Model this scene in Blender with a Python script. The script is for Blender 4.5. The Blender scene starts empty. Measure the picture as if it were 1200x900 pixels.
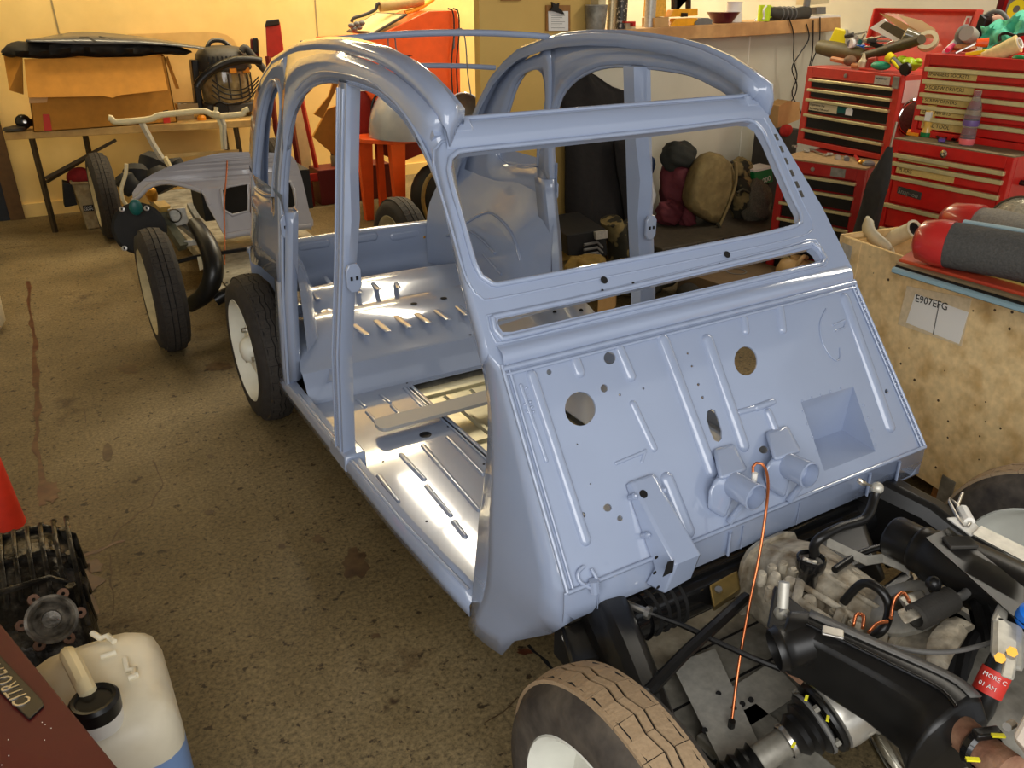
import bpy, bmesh, math, random
from mathutils import Vector, Matrix, Euler
from mathutils.geometry import tessellate_polygon
random.seed(7)
PI = math.pi
C = bpy.context.scene.collection
scene = bpy.context.scene

# ------------------------------------------------------------------ camera
CAM = Vector((-1.243, -0.994, 1.546)); F = 954.97
_a, _p, _k = 0.534, 0.446, -0.002
_fwd = Vector((math.sin(_a)*math.cos(_p), math.cos(_a)*math.cos(_p), -math.sin(_p)))
_rt = Vector((math.cos(_a), -math.sin(_a), 0)); _up = _rt.cross(_fwd)
RT = math.cos(_k)*_rt + math.sin(_k)*_up; UP = -math.sin(_k)*_rt + math.cos(_k)*_up; FW = _fwd
cd = bpy.data.cameras.new('camera'); cam = bpy.data.objects.new('camera', cd); C.objects.link(cam)
cd.sensor_width = 36; cd.lens = F/1200*36; cd.clip_start = .02
cam.matrix_world = Matrix(((RT.x, UP.x, -FW.x, CAM.x), (RT.y, UP.y, -FW.y, CAM.y), (RT.z, UP.z, -FW.z, CAM.z), (0, 0, 0, 1)))
scene.camera = cam

# ------------------------------------------------------------------ world, light, exposure
w = bpy.data.worlds.new('world'); scene.world = w; w.use_nodes = True
bg = w.node_tree.nodes['Background']; bg.inputs[0].default_value = (.92, .95, 1.0, 1); bg.inputs[1].default_value = 0.62
vs = scene.view_settings; vs.view_transform = 'Standard'; vs.look = 'None'; vs.gamma = 1; vs.exposure = 0.12; vs.use_curve_mapping = False
scene.cycles.max_bounces = 8; scene.cycles.diffuse_bounces = 4; scene.cycles.glossy_bounces = 4
scene.cycles.caustics_reflective = False; scene.cycles.caustics_refractive = False
scene.cycles.sample_clamp_indirect = 6

def area(name, loc, target, sx, sy, power, col):
    l = bpy.data.lights.new(name, 'AREA'); l.shape = 'RECTANGLE'; l.size = sx; l.size_y = sy; l.energy = power; l.color = col
    o = bpy.data.objects.new(name, l); C.objects.link(o); o.location = loc
    d = Vector(target)-Vector(loc); o.rotation_euler = d.to_track_quat('-Z', 'Y').to_euler()
    return o
# daylight through the big roller door behind and left of the viewer
area('door_daylight', (-1.7, -2.3, 2.0), (.9, .9, .45), 3.2, 2.0, 84, (1.0, .985, .96))

# ------------------------------------------------------------------ pixels to points on real planes
def ray(p):
    return ((p[0]-600)/F)*RT + (-(p[1]-450)/F)*UP + FW
def onp(p, n, d):
    n = Vector(n); r = ray(p); return CAM + r*((d-n.dot(CAM))/n.dot(r))
def atX(p, x): return onp(p, (1, 0, 0), x)
def atY(p, y): return onp(p, (0, 1, 0), y)
def atZ(p, z): return onp(p, (0, 0, 1), z)
def onplane(p, o, n):
    return onp(p, n, Vector(n).dot(Vector(o)))
def interp(x, xs, ys):
    if x <= xs[0]: return ys[0]
    for i in range(len(xs)-1):
        if x <= xs[i+1]:
            t = (x-xs[i])/(xs[i+1]-xs[i]); return ys[i]+t*(ys[i+1]-ys[i])
    return ys[-1]

# ------------------------------------------------------------------ materials
def lin(c):
    return tuple((v/255/12.92 if v/255 <= .04045 else ((v/255+.055)/1.055)**2.4) for v in c)
def pm(name, col, rough=.5, metal=0, var=0, scale=8, bump=0, bscale=40, coat=0, col2=None, mix=.5, sharp=.15, trans=0, ior=1.45, emit=0, detail=6):
    """procedural material: base colour with noise variation, optional second colour in patches, bump"""
    m = bpy.data.materials.new(name); m.use_nodes = True; nt = m.node_tree; N = nt.nodes; Lk = nt.links
    b = N['Principled BSDF']; c = lin(col)
    b.inputs['Base Color'].default_value = (*c, 1); b.inputs['Roughness'].default_value = rough; b.inputs['Metallic'].default_value = metal
    b.inputs['Coat Weight'].default_value = coat; b.inputs['Coat Roughness'].default_value = .05
    b.inputs['Transmission Weight'].default_value = trans; b.inputs['IOR'].default_value = ior
    if emit:
        b.inputs['Emission Color'].default_value = (*c, 1); b.inputs['Emission Strength'].default_value = emit
    tc = N.new('ShaderNodeTexCoord')
    if var or col2:
        n1 = N.new('ShaderNodeTexNoise'); n1.inputs['Scale'].default_value = scale; n1.inputs['Detail'].default_value = detail
        Lk.new(tc.outputs['Object'], n1.inputs['Vector'])
        cur = None
        if col2:
            r = N.new('ShaderNodeMapRange'); r.inputs['From Min'].default_value = mix-sharp; r.inputs['From Max'].default_value = mix+sharp
            Lk.new(n1.outputs['Fac'], r.inputs['Value'])
            mx = N.new('ShaderNodeMix'); mx.data_type = 'RGBA'
            mx.inputs['A'].default_value = (*c, 1); mx.inputs['B'].default_value = (*lin(col2), 1)
            Lk.new(r.outputs['Result'], mx.inputs['Factor']); cur = mx.outputs['Result']
        if var:
            n2 = N.new('ShaderNodeTexNoise'); n2.inputs['Scale'].default_value = scale*3.1; n2.inputs['Detail'].default_value = detail
            Lk.new(tc.outputs['Object'], n2.inputs['Vector'])
            r2 = N.new('ShaderNodeMapRange'); r2.inputs['From Min'].default_value = .3; r2.inputs['From Max'].default_value = .7
            r2.inputs['To Min'].default_value = 1-var; r2.inputs['To Max'].default_value = 1+var
            Lk.new(n2.outputs['Fac'], r2.inputs['Value'])
            mu = N.new('ShaderNodeMix'); mu.data_type = 'RGBA'; mu.blend_type = 'MULTIPLY'; mu.inputs['Factor'].default_value = 1
            if cur: Lk.new(cur, mu.inputs['A'])
            else: mu.inputs['A'].default_value = (*c, 1)
            Lk.new(r2.outputs['Result'], mu.inputs['B']); cur = mu.outputs['Result']
        Lk.new(cur, b.inputs['Base Color'])
    if bump:
        nb = N.new('ShaderNodeTexNoise'); nb.inputs['Scale'].default_value = bscale; nb.inputs['Detail'].default_value = 5
        Lk.new(tc.outputs['Object'], nb.inputs['Vector'])
        bp = N.new('ShaderNodeBump'); bp.inputs['Strength'].default_value = bump; bp.inputs['Distance'].default_value = .01
        Lk.new(nb.outputs['Fac'], bp.inputs['Height']); Lk.new(bp.outputs['Normal'], b.inputs['Normal'])
    return m
M = {}
M['blue'] = pm('blue_paint', (150, 162, 186), .14, 0, .02, 3, coat=1.0)
M['rubber'] = pm('tyre_rubber', (44, 40, 37), .8, 0, .25, 12, bump=.15, bscale=80)
M['tread_brown'] = pm('dusty_tread', (156, 132, 102), .85, 0, .10, 60, bump=.2, bscale=120)
M['dusty_rubber'] = pm('dusty_rubber', (84, 76, 66), .8, 0, .25, 14, bump=.12, bscale=60, col2=(56, 50, 45), mix=.5)
M['tread_black'] = pm('dark_tread', (48, 43, 38), .8, 0, .25, 30, bump=.2, bscale=120)
M['groove'] = pm('groove_black', (14, 12, 11), .9)
M['rim'] = pm('cream_rim', (226, 226, 214), .35, 0, .05, 6)
M['black'] = pm('black_paint', (22, 21, 20), .35, 0, .2, 10)
M['blackmatt'] = pm('matt_black', (24, 23, 22), .75, 0, .2, 10)
M['blackgloss'] = pm('gloss_black', (20, 20, 21), .22, 0, .1, 10, coat=.3)
M['zinc'] = pm('zinc_plate', (186, 182, 170), .4, .35, .15, 20)
M['dullzinc'] = pm('dull_zinc', (148, 144, 132), .5, .25, .2, 14, col2=(108, 103, 92), mix=.55)
M['alu'] = pm('cast_aluminium', (198, 188, 168), .5, .2, .2, 22, bump=.3, bscale=60, col2=(132, 114, 88), mix=.58)
M['brightalu'] = pm('machined_aluminium', (215, 210, 198), .28, .6, .08, 20)
M['steel'] = pm('bright_steel', (190, 186, 178), .28, .9, .08, 20)
M['rust'] = pm('rusty_pipe', (126, 86, 66), .7, .2, .25, 18, bump=.3, bscale=60, col2=(160, 124, 98))
M['copper'] = pm('copper_wire', (205, 120, 75), .3, .8)
M['brass'] = pm('brass_bolt', (196, 140, 50), .35, .7)
M['red'] = pm('tool_red', (196, 30, 24), .35, 0, .12, 6, coat=.3)
M['redorange'] = pm('cabinet_red', (205, 62, 46), .4, 0, .1, 6, coat=.2)
M['orange'] = pm('orange_cabinet', (222, 82, 22), .42, 0, .08, 5, coat=.2)
M['darkred'] = pm('dark_red_paint', (84, 5, 9), .55, 0, .06, 6)
M['cream'] = pm('cream_paint', (206, 190, 150), .45, 0, .1, 8)
M['card'] = pm('cardboard', (188, 130, 48), .8, 0, .1, 5, bump=.05)
M['card2'] = pm('pale_cardboard', (190, 150, 95), .8, 0, .1, 5)
M['wood'] = pm('bench_wood', (205, 170, 105), .6, 0, .15, 5, col2=(176, 138, 78), mix=.52)
M['ply'] = pm('plywood', (232, 204, 152), .5, 0, .12, 14, bump=.08, col2=(196, 160, 104), mix=.58, sharp=.14)
M['white'] = pm('white_plastic', (232, 228, 218), .4, 0, .05, 6)
M['paper'] = pm('paper', (228, 226, 220), .7)
M['yellow'] = pm('yellow_plastic', (240, 220, 30), .4)
M['lime'] = pm('lime_plastic', (190, 220, 40), .4)
M['green'] = pm('green_plastic', (20, 120, 60), .4)
M['grey'] = pm('grey_plastic', (110, 108, 104), .5, 0, .1, 8)
M['darkgrey'] = pm('dark_grey_plastic', (58, 55, 50), .55, 0, .2, 8)
M['glass'] = pm('clear_glass', (240, 245, 245), .04, 0, trans=1, ior=1.45)
M['chrome'] = pm('chrome', (220, 218, 210), .1, 1)
M['khaki'] = pm('khaki_cloth', (128, 110, 68), .85, 0, .15, 10, bump=.5, bscale=24, col2=(104, 88, 52), mix=.55)
def camo_mat():
    m = pm('camouflage_cloth', (124, 108, 66), .9, 0, .2, 11, col2=(46, 42, 28), mix=.5, sharp=.02, bump=.3, bscale=25, detail=2)
    return m
M['camo'] = camo_mat()

# ------------------------------------------------------------------ mesh building
WL = {}
class MB:
    def __init__(s): s.v = []; s.f = []; s.mi = []
    def add(s, vs, fs, mi=0):
        n = len(s.v); s.v += [Vector(v) for v in vs]; s.f += [[i+n for i in f] for f in fs]; s.mi += [mi]*len(fs); return s
    def box(s, c, size, rot=None, mi=0):
        c = Vector(c); hx, hy, hz = size[0]/2, size[1]/2, size[2]/2
        Rm = rot if isinstance(rot, Matrix) else (Euler(rot).to_matrix() if rot else Matrix.Identity(3))
        vs = [c+Rm@Vector((x*hx, y*hy, z*hz)) for x in (-1, 1) for y in (-1, 1) for z in (-1, 1)]
        return s.add(vs, [(0, 1, 3, 2), (4, 6, 7, 5), (0, 4, 5, 1), (2, 3, 7, 6), (0, 2, 6, 4), (1, 5, 7, 3)], mi)
    def hexa(s, lo, hi, mi=0):
        """four points below, four above, in the same order"""
        n = len(lo); vs = list(lo)+list(hi)
        fs = [tuple(reversed(range(n))), tuple(range(n, 2*n))]+[(i, (i+1) % n, n+(i+1) % n, n+i) for i in range(n)]
        return s.add(vs, fs, mi)
    def tube(s, pts, r, seg=8, caps=True, mi=0, flat=None):
        pts = [Vector(p) for p in pts]; n = len(pts); rs = r if isinstance(r, (list, tuple)) else [r]*n
        vs = []; u = None
        for i, p in enumerate(pts):
            t = (pts[min(i+1, n-1)]-pts[max(i-1, 0)])
            t = t.normalized() if t.length > 1e-9 else Vector((0, 0, 1))
            if u is None:
                u = t.orthogonal().normalized()
                if abs(t.z) < .9: u = t.cross(Vector((0, 0, 1))).normalized()
            u = (u-t*u.dot(t)).normalized(); w_ = t.cross(u)
            k = flat or 1
            for j in range(seg):
                a = 2*PI*(j+.5)/seg; vs.append(p+u*(math.cos(a)*rs[i])+w_*(math.sin(a)*rs[i]*k))
        fs = [(i*seg+j, i*seg+(j+1) % seg, (i+1)*seg+(j+1) % seg, (i+1)*seg+j) for i in range(n-1) for j in range(seg)]
        if caps: fs += [tuple(reversed(range(seg))), tuple(range((n-1)*seg, n*seg))]
        return s.add(vs, fs, mi)
    def lathe(s, prof, o, axis=(0, 0, 1), seg=20, mi=0, arc=(0, 2*PI), start=None, caps=False):
        o = Vector(o); ax = Vector(axis).normalized(); u = Vector(start).normalized() if start else ax.orthogonal().normalized()
        u = (u-ax*u.dot(ax)).normalized(); w_ = ax.cross(u); full = abs(arc[1]-arc[0]-2*PI) < 1e-6
        m = seg if full else seg+1; vs = []; fs = []
        for (r, h) in prof:
            for j in range(m):
                a = arc[0]+(arc[1]-arc[0])*j/seg; vs.append(o+ax*h+(u*math.cos(a)+w_*math.sin(a))*r)
        for i in range(len(prof)-1):
            for j in range(seg):
                k = (j+1) % m if full else j+1
                fs.append((i*m+j, i*m+k, (i+1)*m+k, (i+1)*m+j))
        if caps and full: fs += [tuple(reversed(range(m))), tuple(range((len(prof)-1)*m, len(prof)*m))]
        return s.add(vs, fs, mi)
    def cyl(s, a, b, r, seg=14, r2=None, mi=0):
        a = Vector(a); b = Vector(b); L = (b-a).length
        return s.lathe([(r, 0), (r2 if r2 is not None else r, L)], a, b-a, seg, mi, caps=True)
    def ball(s, c, r, seg=12, rings=8, scale=(1, 1, 1), rot=None, mi=0):
        c = Vector(c); Rm = Euler(rot).to_matrix() if rot else Matrix.Identity(3); vs = []; fs = []
        for i in range(rings+1):
            th = PI*i/rings
            for j in range(seg):
                a = 2*PI*j/seg
                vs.append(c+Rm@Vector((math.sin(th)*math.cos(a)*r*scale[0], math.sin(th)*math.sin(a)*r*scale[1], math.cos(th)*r*scale[2])))
        for i in range(rings):
            for j in range(seg):
                fs.append((i*seg+j, (i+1)*seg+j, (i+1)*seg+(j+1) % seg, i*seg+(j+1) % seg))
        return s.add(vs, fs, mi)
    def loft(s, rows, closed=False, mi=0, flip=False):
        n = len(rows[0]); vs = [Vector(p) for r in rows for p in r]; fs = []
        for i in range(len(rows)-1):
            for j in range(n if closed else n-1):
                k = (j+1) % n; q = (i*n+j, i*n+k, (i+1)*n+k, (i+1)*n+j); fs.append(tuple(reversed(q)) if flip else q)
        return s.add(vs, fs, mi)
    def plate(s, outer, holes, fn, off, mi=0):
        """flat plate with holes: loops are 2D, fn maps (u,v) to a point, off is the thickness vector"""
        loops = [outer]+list(holes); flat = [p for l in loops for p in l]
        tris = tessellate_polygon([[Vector((p[0], p[1], 0)) for p in l] for l in loops])
        P = [Vector(fn(*p)) for p in flat]; n = len(P); off = Vector(off)
        vs = P+[p+off for p in P]; fs = []
        for t in tris:
            a, b, c = t; fs.append((a, b, c)); fs.append((n+c, n+b, n+a))
        k = 0
        for l in loops:
            m = len(l)
            for i in range(m): fs.append((k+i, k+(i+1) % m, n+k+(i+1) % m, n+k+i))
            k += m
        return s.add(vs, fs, mi)
    def prism(s, poly, o, u, v, n, mi=0):
        """polygon in the frame o,u,v pushed along n"""
        o, u, v, n = Vector(o), Vector(u), Vector(v), Vector(n)
        return s.plate(poly, [], lambda a, b: o+u*a+v*b, n, mi)
    def build(s, name, mat, parent=None, smooth=35, solid=0, bevel=0, recalc=True, sub=0, mats=None, solidoff=-1):
        me = bpy.data.meshes.new(name); org = Vector((0, 0, 0))
        if parent is not None: org = WL[parent.name]
        me.from_pydata([tuple(p-org) for p in s.v], [], s.f)
        for m_ in (mats or [mat]): me.materials.append(m_)
        if mats: me.polygons.foreach_set('material_index', s.mi)
        if recalc:
            b = bmesh.new(); b.from_mesh(me); bmesh.ops.remove_doubles(b, verts=b.verts, dist=1e-5)
            bmesh.ops.recalc_face_normals(b, faces=b.faces); b.to_mesh(me); b.free()
        if smooth:
            me.shade_smooth()
            if smooth < 180: me.set_sharp_from_angle(angle=math.radians(smooth))
        o = bpy.data.objects.new(name, me); C.objects.link(o)
        if parent is not None: o.parent = parent
        WL[o.name] = org
        if solid:
            md = o.modifiers.new('s', 'SOLIDIFY'); md.thickness = solid; md.offset = solidoff
        if sub:
            md = o.modifiers.new('u', 'SUBSURF'); md.levels = sub; md.render_levels = sub
        if bevel:
            md = o.modifiers.new('b', 'BEVEL'); md.width = bevel; md.segments = 2; md.limit_method = 'ANGLE'; md.angle_limit = math.radians(40)
        return o
def thing(name, label, cat, loc, group=None):
    o = bpy.data.objects.new(name, None); C.objects.link(o); o.location = loc; o.empty_display_size = .05
    o['label'] = label; o['category'] = cat
    if group: o['group'] = group
    WL[o.name] = Vector(loc); return o
def tag(o, label, cat, group=None):
    """a thing that is one mesh: recentre its origin to its base"""
    me = o.data; xs = [v.co for v in me.vertices]
    c = Vector((sum(v.x for v in xs)/len(xs), sum(v.y for v in xs)/len(xs), min(v.z for v in xs)))
    me.transform(Matrix.Translation(-c)); o.location = o.location+c; WL[o.name] = WL[o.name]+c
    o['label'] = label; o['category'] = cat
    if group: o['group'] = group
    return o
def struct(o): o['kind'] = 'structure'; return o
def stuff(o): o['kind'] = 'stuff'; return o
def resample(pts, n):
    pts = [Vector(p) for p in pts]; d = [0]
    for i in range(1, len(pts)): d.append(d[-1]+(pts[i]-pts[i-1]).length)
    out = []
    for k in range(n):
        t = d[-1]*k/(n-1); i = 0
        while i < len(d)-2 and d[i+1] < t: i += 1
        f = (t-d[i])/max(1e-9, d[i+1]-d[i]); out.append(pts[i].lerp(pts[i+1], min(1, f)))
    return out
def smoothline(pts, n, it=2):
    """Catmull-Rom through pts, resampled to n"""
    P = [Vector(p) for p in pts]; out = []
    for i in range(len(P)-1):
        p0, p1, p2, p3 = P[max(i-1, 0)], P[i], P[i+1], P[min(i+2, len(P)-1)]
        for k in range(8):
            t = k/8; out.append(.5*((2*p1)+(p2-p0)*t+(2*p0-5*p1+4*p2-p3)*t*t+(3*p1-p0-3*p2+p3)*t**3))
    out.append(P[-1]); return resample(out, n)
def mirrorx(o, name=None):
    """a copy of a built object mirrored in the car's middle plane"""
    c = o.copy(); c.data = o.data.copy(); C.objects.link(c); org = WL[o.name]
    me = c.data; me.transform(Matrix.Translation(org)); me.transform(Matrix.Diagonal((-1, 1, 1, 1))); me.flip_normals(); me.transform(Matrix.Translation(-org))
    WL[c.name] = org.copy(); return c
def text(s, size, o, u, v, mat, parent=None, name='lettering', depth=.0015, align='LEFT', gap=1.0):
    """raised lettering as a mesh: o origin, u along the line, v up"""
    cu = bpy.data.curves.new('t', 'FONT'); cu.body = s; cu.size = size; cu.extrude = depth; cu.align_x = align; cu.resolution_u = 2; cu.space_character = gap
    t = bpy.data.objects.new('t', cu); C.objects.link(t); bpy.context.view_layer.update()
    dg = bpy.context.evaluated_depsgraph_get(); me = bpy.data.meshes.new_from_object(t.evaluated_get(dg)); bpy.data.objects.remove(t)
    u = Vector(u).normalized(); v = Vector(v); v = (v-u*u.dot(v)).normalized(); n = u.cross(v); o = Vector(o)
    org = WL[parent.name] if parent is not None else Vector((0, 0, 0))
    me.transform(Matrix(((u.x, v.x, n.x, o.x-org.x), (u.y, v.y, n.y, o.y-org.y), (u.z, v.z, n.z, o.z-org.z), (0, 0, 0, 1))))
    me.materials.clear(); me.materials.append(mat)
    ob = bpy.data.objects.new(name, me); C.objects.link(ob)
    if parent is not None: ob.parent = parent
    WL[ob.name] = org.copy(); return ob
def circle(c, r, n=20, ry=None):
    return [(c[0]+r*math.cos(2*PI*i/n), c[1]+(ry or r)*math.sin(2*PI*i/n)) for i in range(n)]
# ------------------------------------------------------------------ the garage
BW = 6.29; PW = 3.20; RW = 4.0; LW = -2.35
def floor_mat():
    m = bpy.data.materials.new('stained_concrete'); m.use_nodes = True; nt = m.node_tree; N = nt.nodes; L = nt.links; b = N['Principled BSDF']
    b.inputs['Roughness'].default_value = .62
    tc = N.new('ShaderNodeTexCoord')
    def noise(sc, det=8, rough=.6):
        n = N.new('ShaderNodeTexNoise'); n.inputs['Scale'].default_value = sc; n.inputs['Detail'].default_value = det; n.inputs['Roughness'].default_value = rough
        L.new(tc.outputs['Object'], n.inputs['Vector']); return n.outputs['Fac']
    def ramp(src, stops):
        r = N.new('ShaderNodeValToRGB'); L.new(src, r.inputs['Fac']); e = r.color_ramp.elements
        while len(e) < len(stops): e.new(.5)
        for el, (p, c) in zip(e, stops): el.position = p; el.color = (*lin(c), 1)
        return r.outputs['Color']
    base = ramp(noise(1.6), [(.3, (102, 86, 54)), (.5, (130, 112, 76)), (.7, (152, 134, 98))])
    fine = ramp(noise(85, 5, .75), [(.35, (110, 108, 104)), (.62, (255, 255, 255))])
    def mul(a, c, f=1.0):
        x = N.new('ShaderNodeMix'); x.data_type = 'RGBA'; x.blend_type = 'MULTIPLY'; x.inputs['Factor'].default_value = f; L.new(a, x.inputs['A']); L.new(c, x.inputs['B']); return x.outputs['Result']
    col = mul(base, fine, .8)
    blot = ramp(noise(3.3, 6, .65), [(.60, (255, 255, 255)), (.70, (150, 125, 100))]); col = mul(col, blot, .8)
    spots = ramp(noise(11, 3, .5), [(.70, (255, 255, 255)), (.76, (110, 80, 60))]); col = mul(col, spots, .9)
    pits = ramp(noise(34, 3, .6), [(.61, (255, 255, 255)), (.67, (96, 74, 52))]); col = mul(col, pits, .9)
    L.new(col, b.inputs['Base Color'])
    rr = N.new('ShaderNodeMapRange'); rr.inputs['To Min'].default_value = .45; rr.inputs['To Max'].default_value = .8; L.new(noise(2.2), rr.inputs['Value']); L.new(rr.outputs['Result'], b.inputs['Roughness'])
    bp = N.new('ShaderNodeBump'); bp.inputs['Strength'].default_value = .5; bp.inputs['Distance'].default_value = .004; L.new(noise(45, 6, .7), bp.inputs['Height']); L.new(bp.outputs['Normal'], b.inputs['Normal'])
    return m
M['floor'] = floor_mat()
M['stain'] = pm('oil_stain', (66, 46, 30), .5, 0, .3, 14, col2=(92, 72, 46), mix=.5)
M['stainred'] = pm('oil_stain_red', (74, 34, 22), .4, 0, .3, 14, col2=(96, 64, 40), mix=.5)
M['wallyellow'] = pm('yellow_cream_wall', (236, 204, 130), .7, 0, .05, 2, bump=.06, bscale=9, col2=(228, 194, 118), mix=.5)
M['walltan'] = pm('tan_cream_wall', (214, 178, 100), .65, 0, .04, 2, col2=(206, 170, 94), mix=.5)
M['wallwhite'] = pm('off_white_wall', (206, 202, 184), .65, 0, .04, 1.5, col2=(196, 190, 168), mix=.5)
M['ceil'] = pm('dull_ceiling', (118, 108, 92), .8)
M['seam'] = pm('wall_seam', (150, 132, 92), .8)

fl = MB().box((0.83, .65, -.05), (6.4, 11.4, .1)).build('floor', M['floor'], smooth=0); struct(fl)
# cracks and stains lie in the floor as thin fills of real dirt
def crack(name, pxs, w0, w1, mat, jit=2.0):
    pts = []
    for i in range(len(pxs)-1):
        a, b = pxs[i], pxs[i+1]; n = max(2, int(math.dist(a, b)/7))
        for k in range(n): pts.append((a[0]+(b[0]-a[0])*k/n+random.uniform(-jit, jit), a[1]+(b[1]-a[1])*k/n+random.uniform(-jit, jit)*.4))
    P = [atZ(p, .0012) for p in pts]; m = MB(); l = []; r = []
    for i, p in enumerate(P):
        t = (P[min(i+1, len(P)-1)]-P[max(i-1, 0)]).normalized(); nn = Vector((-t.y, t.x, 0)); w_ = random.uniform(w0, w1)
        l.append(p+nn*w_); r.append(p-nn*w_)
    m.loft([l, r]); o = m.build(name, mat, fl, smooth=0); return o
WL[fl.name] = Vector((0, 0, 0))
crack('crack', [(33, 330), (40, 400), (44, 470), (42, 520), (50, 570), (48, 600)], .004, .016, M['stainred'])
crack('crack', [(98, 478), (100, 512)], .001, .003, M['stain'])
crack('crack', [(180, 540), (193, 566), (176, 592), (140, 620), (127, 640)], .001, .004, M['stain'])
crack('crack', [(146, 634), (125, 640), (80, 660)], .003, .010, M['stainred'])
crack('crack', [(128, 650), (134, 728)], .001, .003, M['stain'])
crack('crack', [(620, 756), (640, 775), (662, 800)], .003, .007, M['groove'])
crack('crack', [(606, 818), (588, 836), (560, 850)], .001, .002, M['stain'])
def stain(c, rx, ry, mat, n=22, rag=.35):
    ph = [random.uniform(1-rag, 1+rag*.6) for _ in range(n)]
    pts = [atZ((c[0]+rx*ph[i]*math.cos(2*PI*i/n), c[1]+ry*ph[i]*math.sin(2*PI*i/n)), .0016) for i in range(n)]
    MB().add(pts, [tuple(range(n))]).build('stain', mat, fl, smooth=0)
stain((415, 660), 17, 17, M['stain']); stain((126, 530), 6, 11, M['stain'], 8, .1); stain((373, 632), 9, 5, M['stain']); stain((93, 690), 26, 34, M['stainred'], 26, .55)
stain((104, 664), 20, 10, M['stainred']); stain((60, 575), 10, 14, M['stainred']); stain((150, 432), 12, 7, M['stain']); stain((247, 535), 4, 3, M['stain']); stain((228, 775), 3, 2, M['stain']); stain((440, 745), 6, 3, M['stain']); stain((330, 640), 5, 3, M['stain']); stain((245, 600), 6, 3, M['stain'])
stain((615, 764), 10, 4, M['stainred']); stain((255, 430), 16, 5, M['stain'])
# walls
def wall(name, boxes, mat):
    m = MB()
    for c, s in boxes: m.box(c, s)
    o = m.build(name, mat, smooth=0); return struct(o)
wall('wall_back', [((1.3, BW+.05, 1.6), (7.4, .1, 3.2))], M['wallyellow'])
wx = atY((562, 40), PW).x; wx2 = atY((697, 20), PW).x
wall('wall_partition', [(((wx+wx2)/2, PW+.03, 1.6), (wx2-wx, .06, 3.2))], M['walltan'])
l0, l1, l2, l3 = [atY(p, PW-.13) for p in ((690, 38), (985, 20), (690, 55), (985, 36))]
lz = l0.z; LED0, LED1 = l0.copy(), l1.copy()
wk = MB(); wk.hexa([Vector((wx2, PW, 0)), Vector((RW, PW, 0)), Vector((RW, PW+.1, 0)), Vector((wx2, PW+.1, 0))], [Vector((wx2, PW, l2.z)), Vector((RW, PW, l3.z)), Vector((RW, PW+.1, l3.z)), Vector((wx2, PW+.1, l2.z))])
struct(wk.build('wall_counter', M['wallwhite'], smooth=0))
wall('wall_right', [((RW+.05, 1.7, 1.6), (.1, 9.2, 3.2))], M['wallwhite'])
wall('wall_left', [((LW-.05, 3.0, 1.6), (.1, 6.7, 3.2))], M['wallwhite'])
ce = MB().box((.83, 2.0, 3.25), (6.4, 8.7, .1)).build('ceiling', M['ceil'], smooth=0); struct(ce)
# ledge board on the half wall
lb = MB(); lb.hexa([Vector((wx2-.1, PW-.13, l2.z+.01)), Vector((l3.x, PW-.13, l3.z)), Vector((l3.x, PW+.14, l3.z)), Vector((wx2-.1, PW+.14, l2.z+.01))], [Vector((wx2-.1, PW-.13, l0.z+.005)), Vector((l1.x, PW-.13, l1.z)), Vector((l1.x, PW+.14, l1.z)), Vector((wx2-.1, PW+.14, l0.z+.005))])
led = lb.build('trim_1', pm('ledge_board', (206, 160, 104), .55, 0, .1, 6, col2=(180, 134, 84), mix=.5), smooth=0, bevel=.004); struct(led)
# wall seams and a skirting strip
def seam(name, a, b, wd=.004, d=.004, mat=None):
    a = Vector(a); b = Vector(b); m = MB(); t = (b-a).normalized(); s_ = t.cross(Vector((0, 1, 0))).normalized()*wd; n = Vector((0, -d, 0))
    m.hexa([a-s_, a+s_, b+s_, b-s_], [a-s_+n, a+s_+n, b+s_+n, b-s_+n]); o = m.build(name, mat or M['seam'], smooth=0); return struct(o)
for i, (a, b) in enumerate([((60, 0), (74, 60)), ((369, 0), (372.5, 46))]): seam('trim_%d' % (i+2), atY(a, BW), atY(b, BW), .006, .003)
seam('trim_4', atY((879, 43), PW), atY((866, 184), PW), .005, .003, pm('filled_joint', (226, 222, 206), .7))
MB().box((.8, BW-.012, .05), (6.0, .024, .1)).build('baseboard_back', M['wallyellow'], smooth=0)['kind'] = 'structure'
# white upright at the end of the partition
MB().box((wx2-.01, PW-.01, 2.25), (.05, .14, 1.7)).build('trim_5', M['cream'], smooth=0)['kind'] = 'structure'
# left door post and its dark opening leaf
dA = atY((5, 175), BW-.03); dB = atY((24, 243), BW-.03)
MB().box((dA.x-.03, BW-.04, 1.05), (.10, .06, 2.1)).build('trim_6', pm('old_door_post', (92, 66, 34), .7, 0, .2, 8), smooth=0)['kind'] = 'structure'
MB().box((dA.x-.5, BW-.03, 1.03), (.84, .04, 2.06)).build('door_1', pm('dark_blue_door', (24, 30, 38), .6, 0, .3, 6), smooth=0)['kind'] = 'structure'
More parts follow.
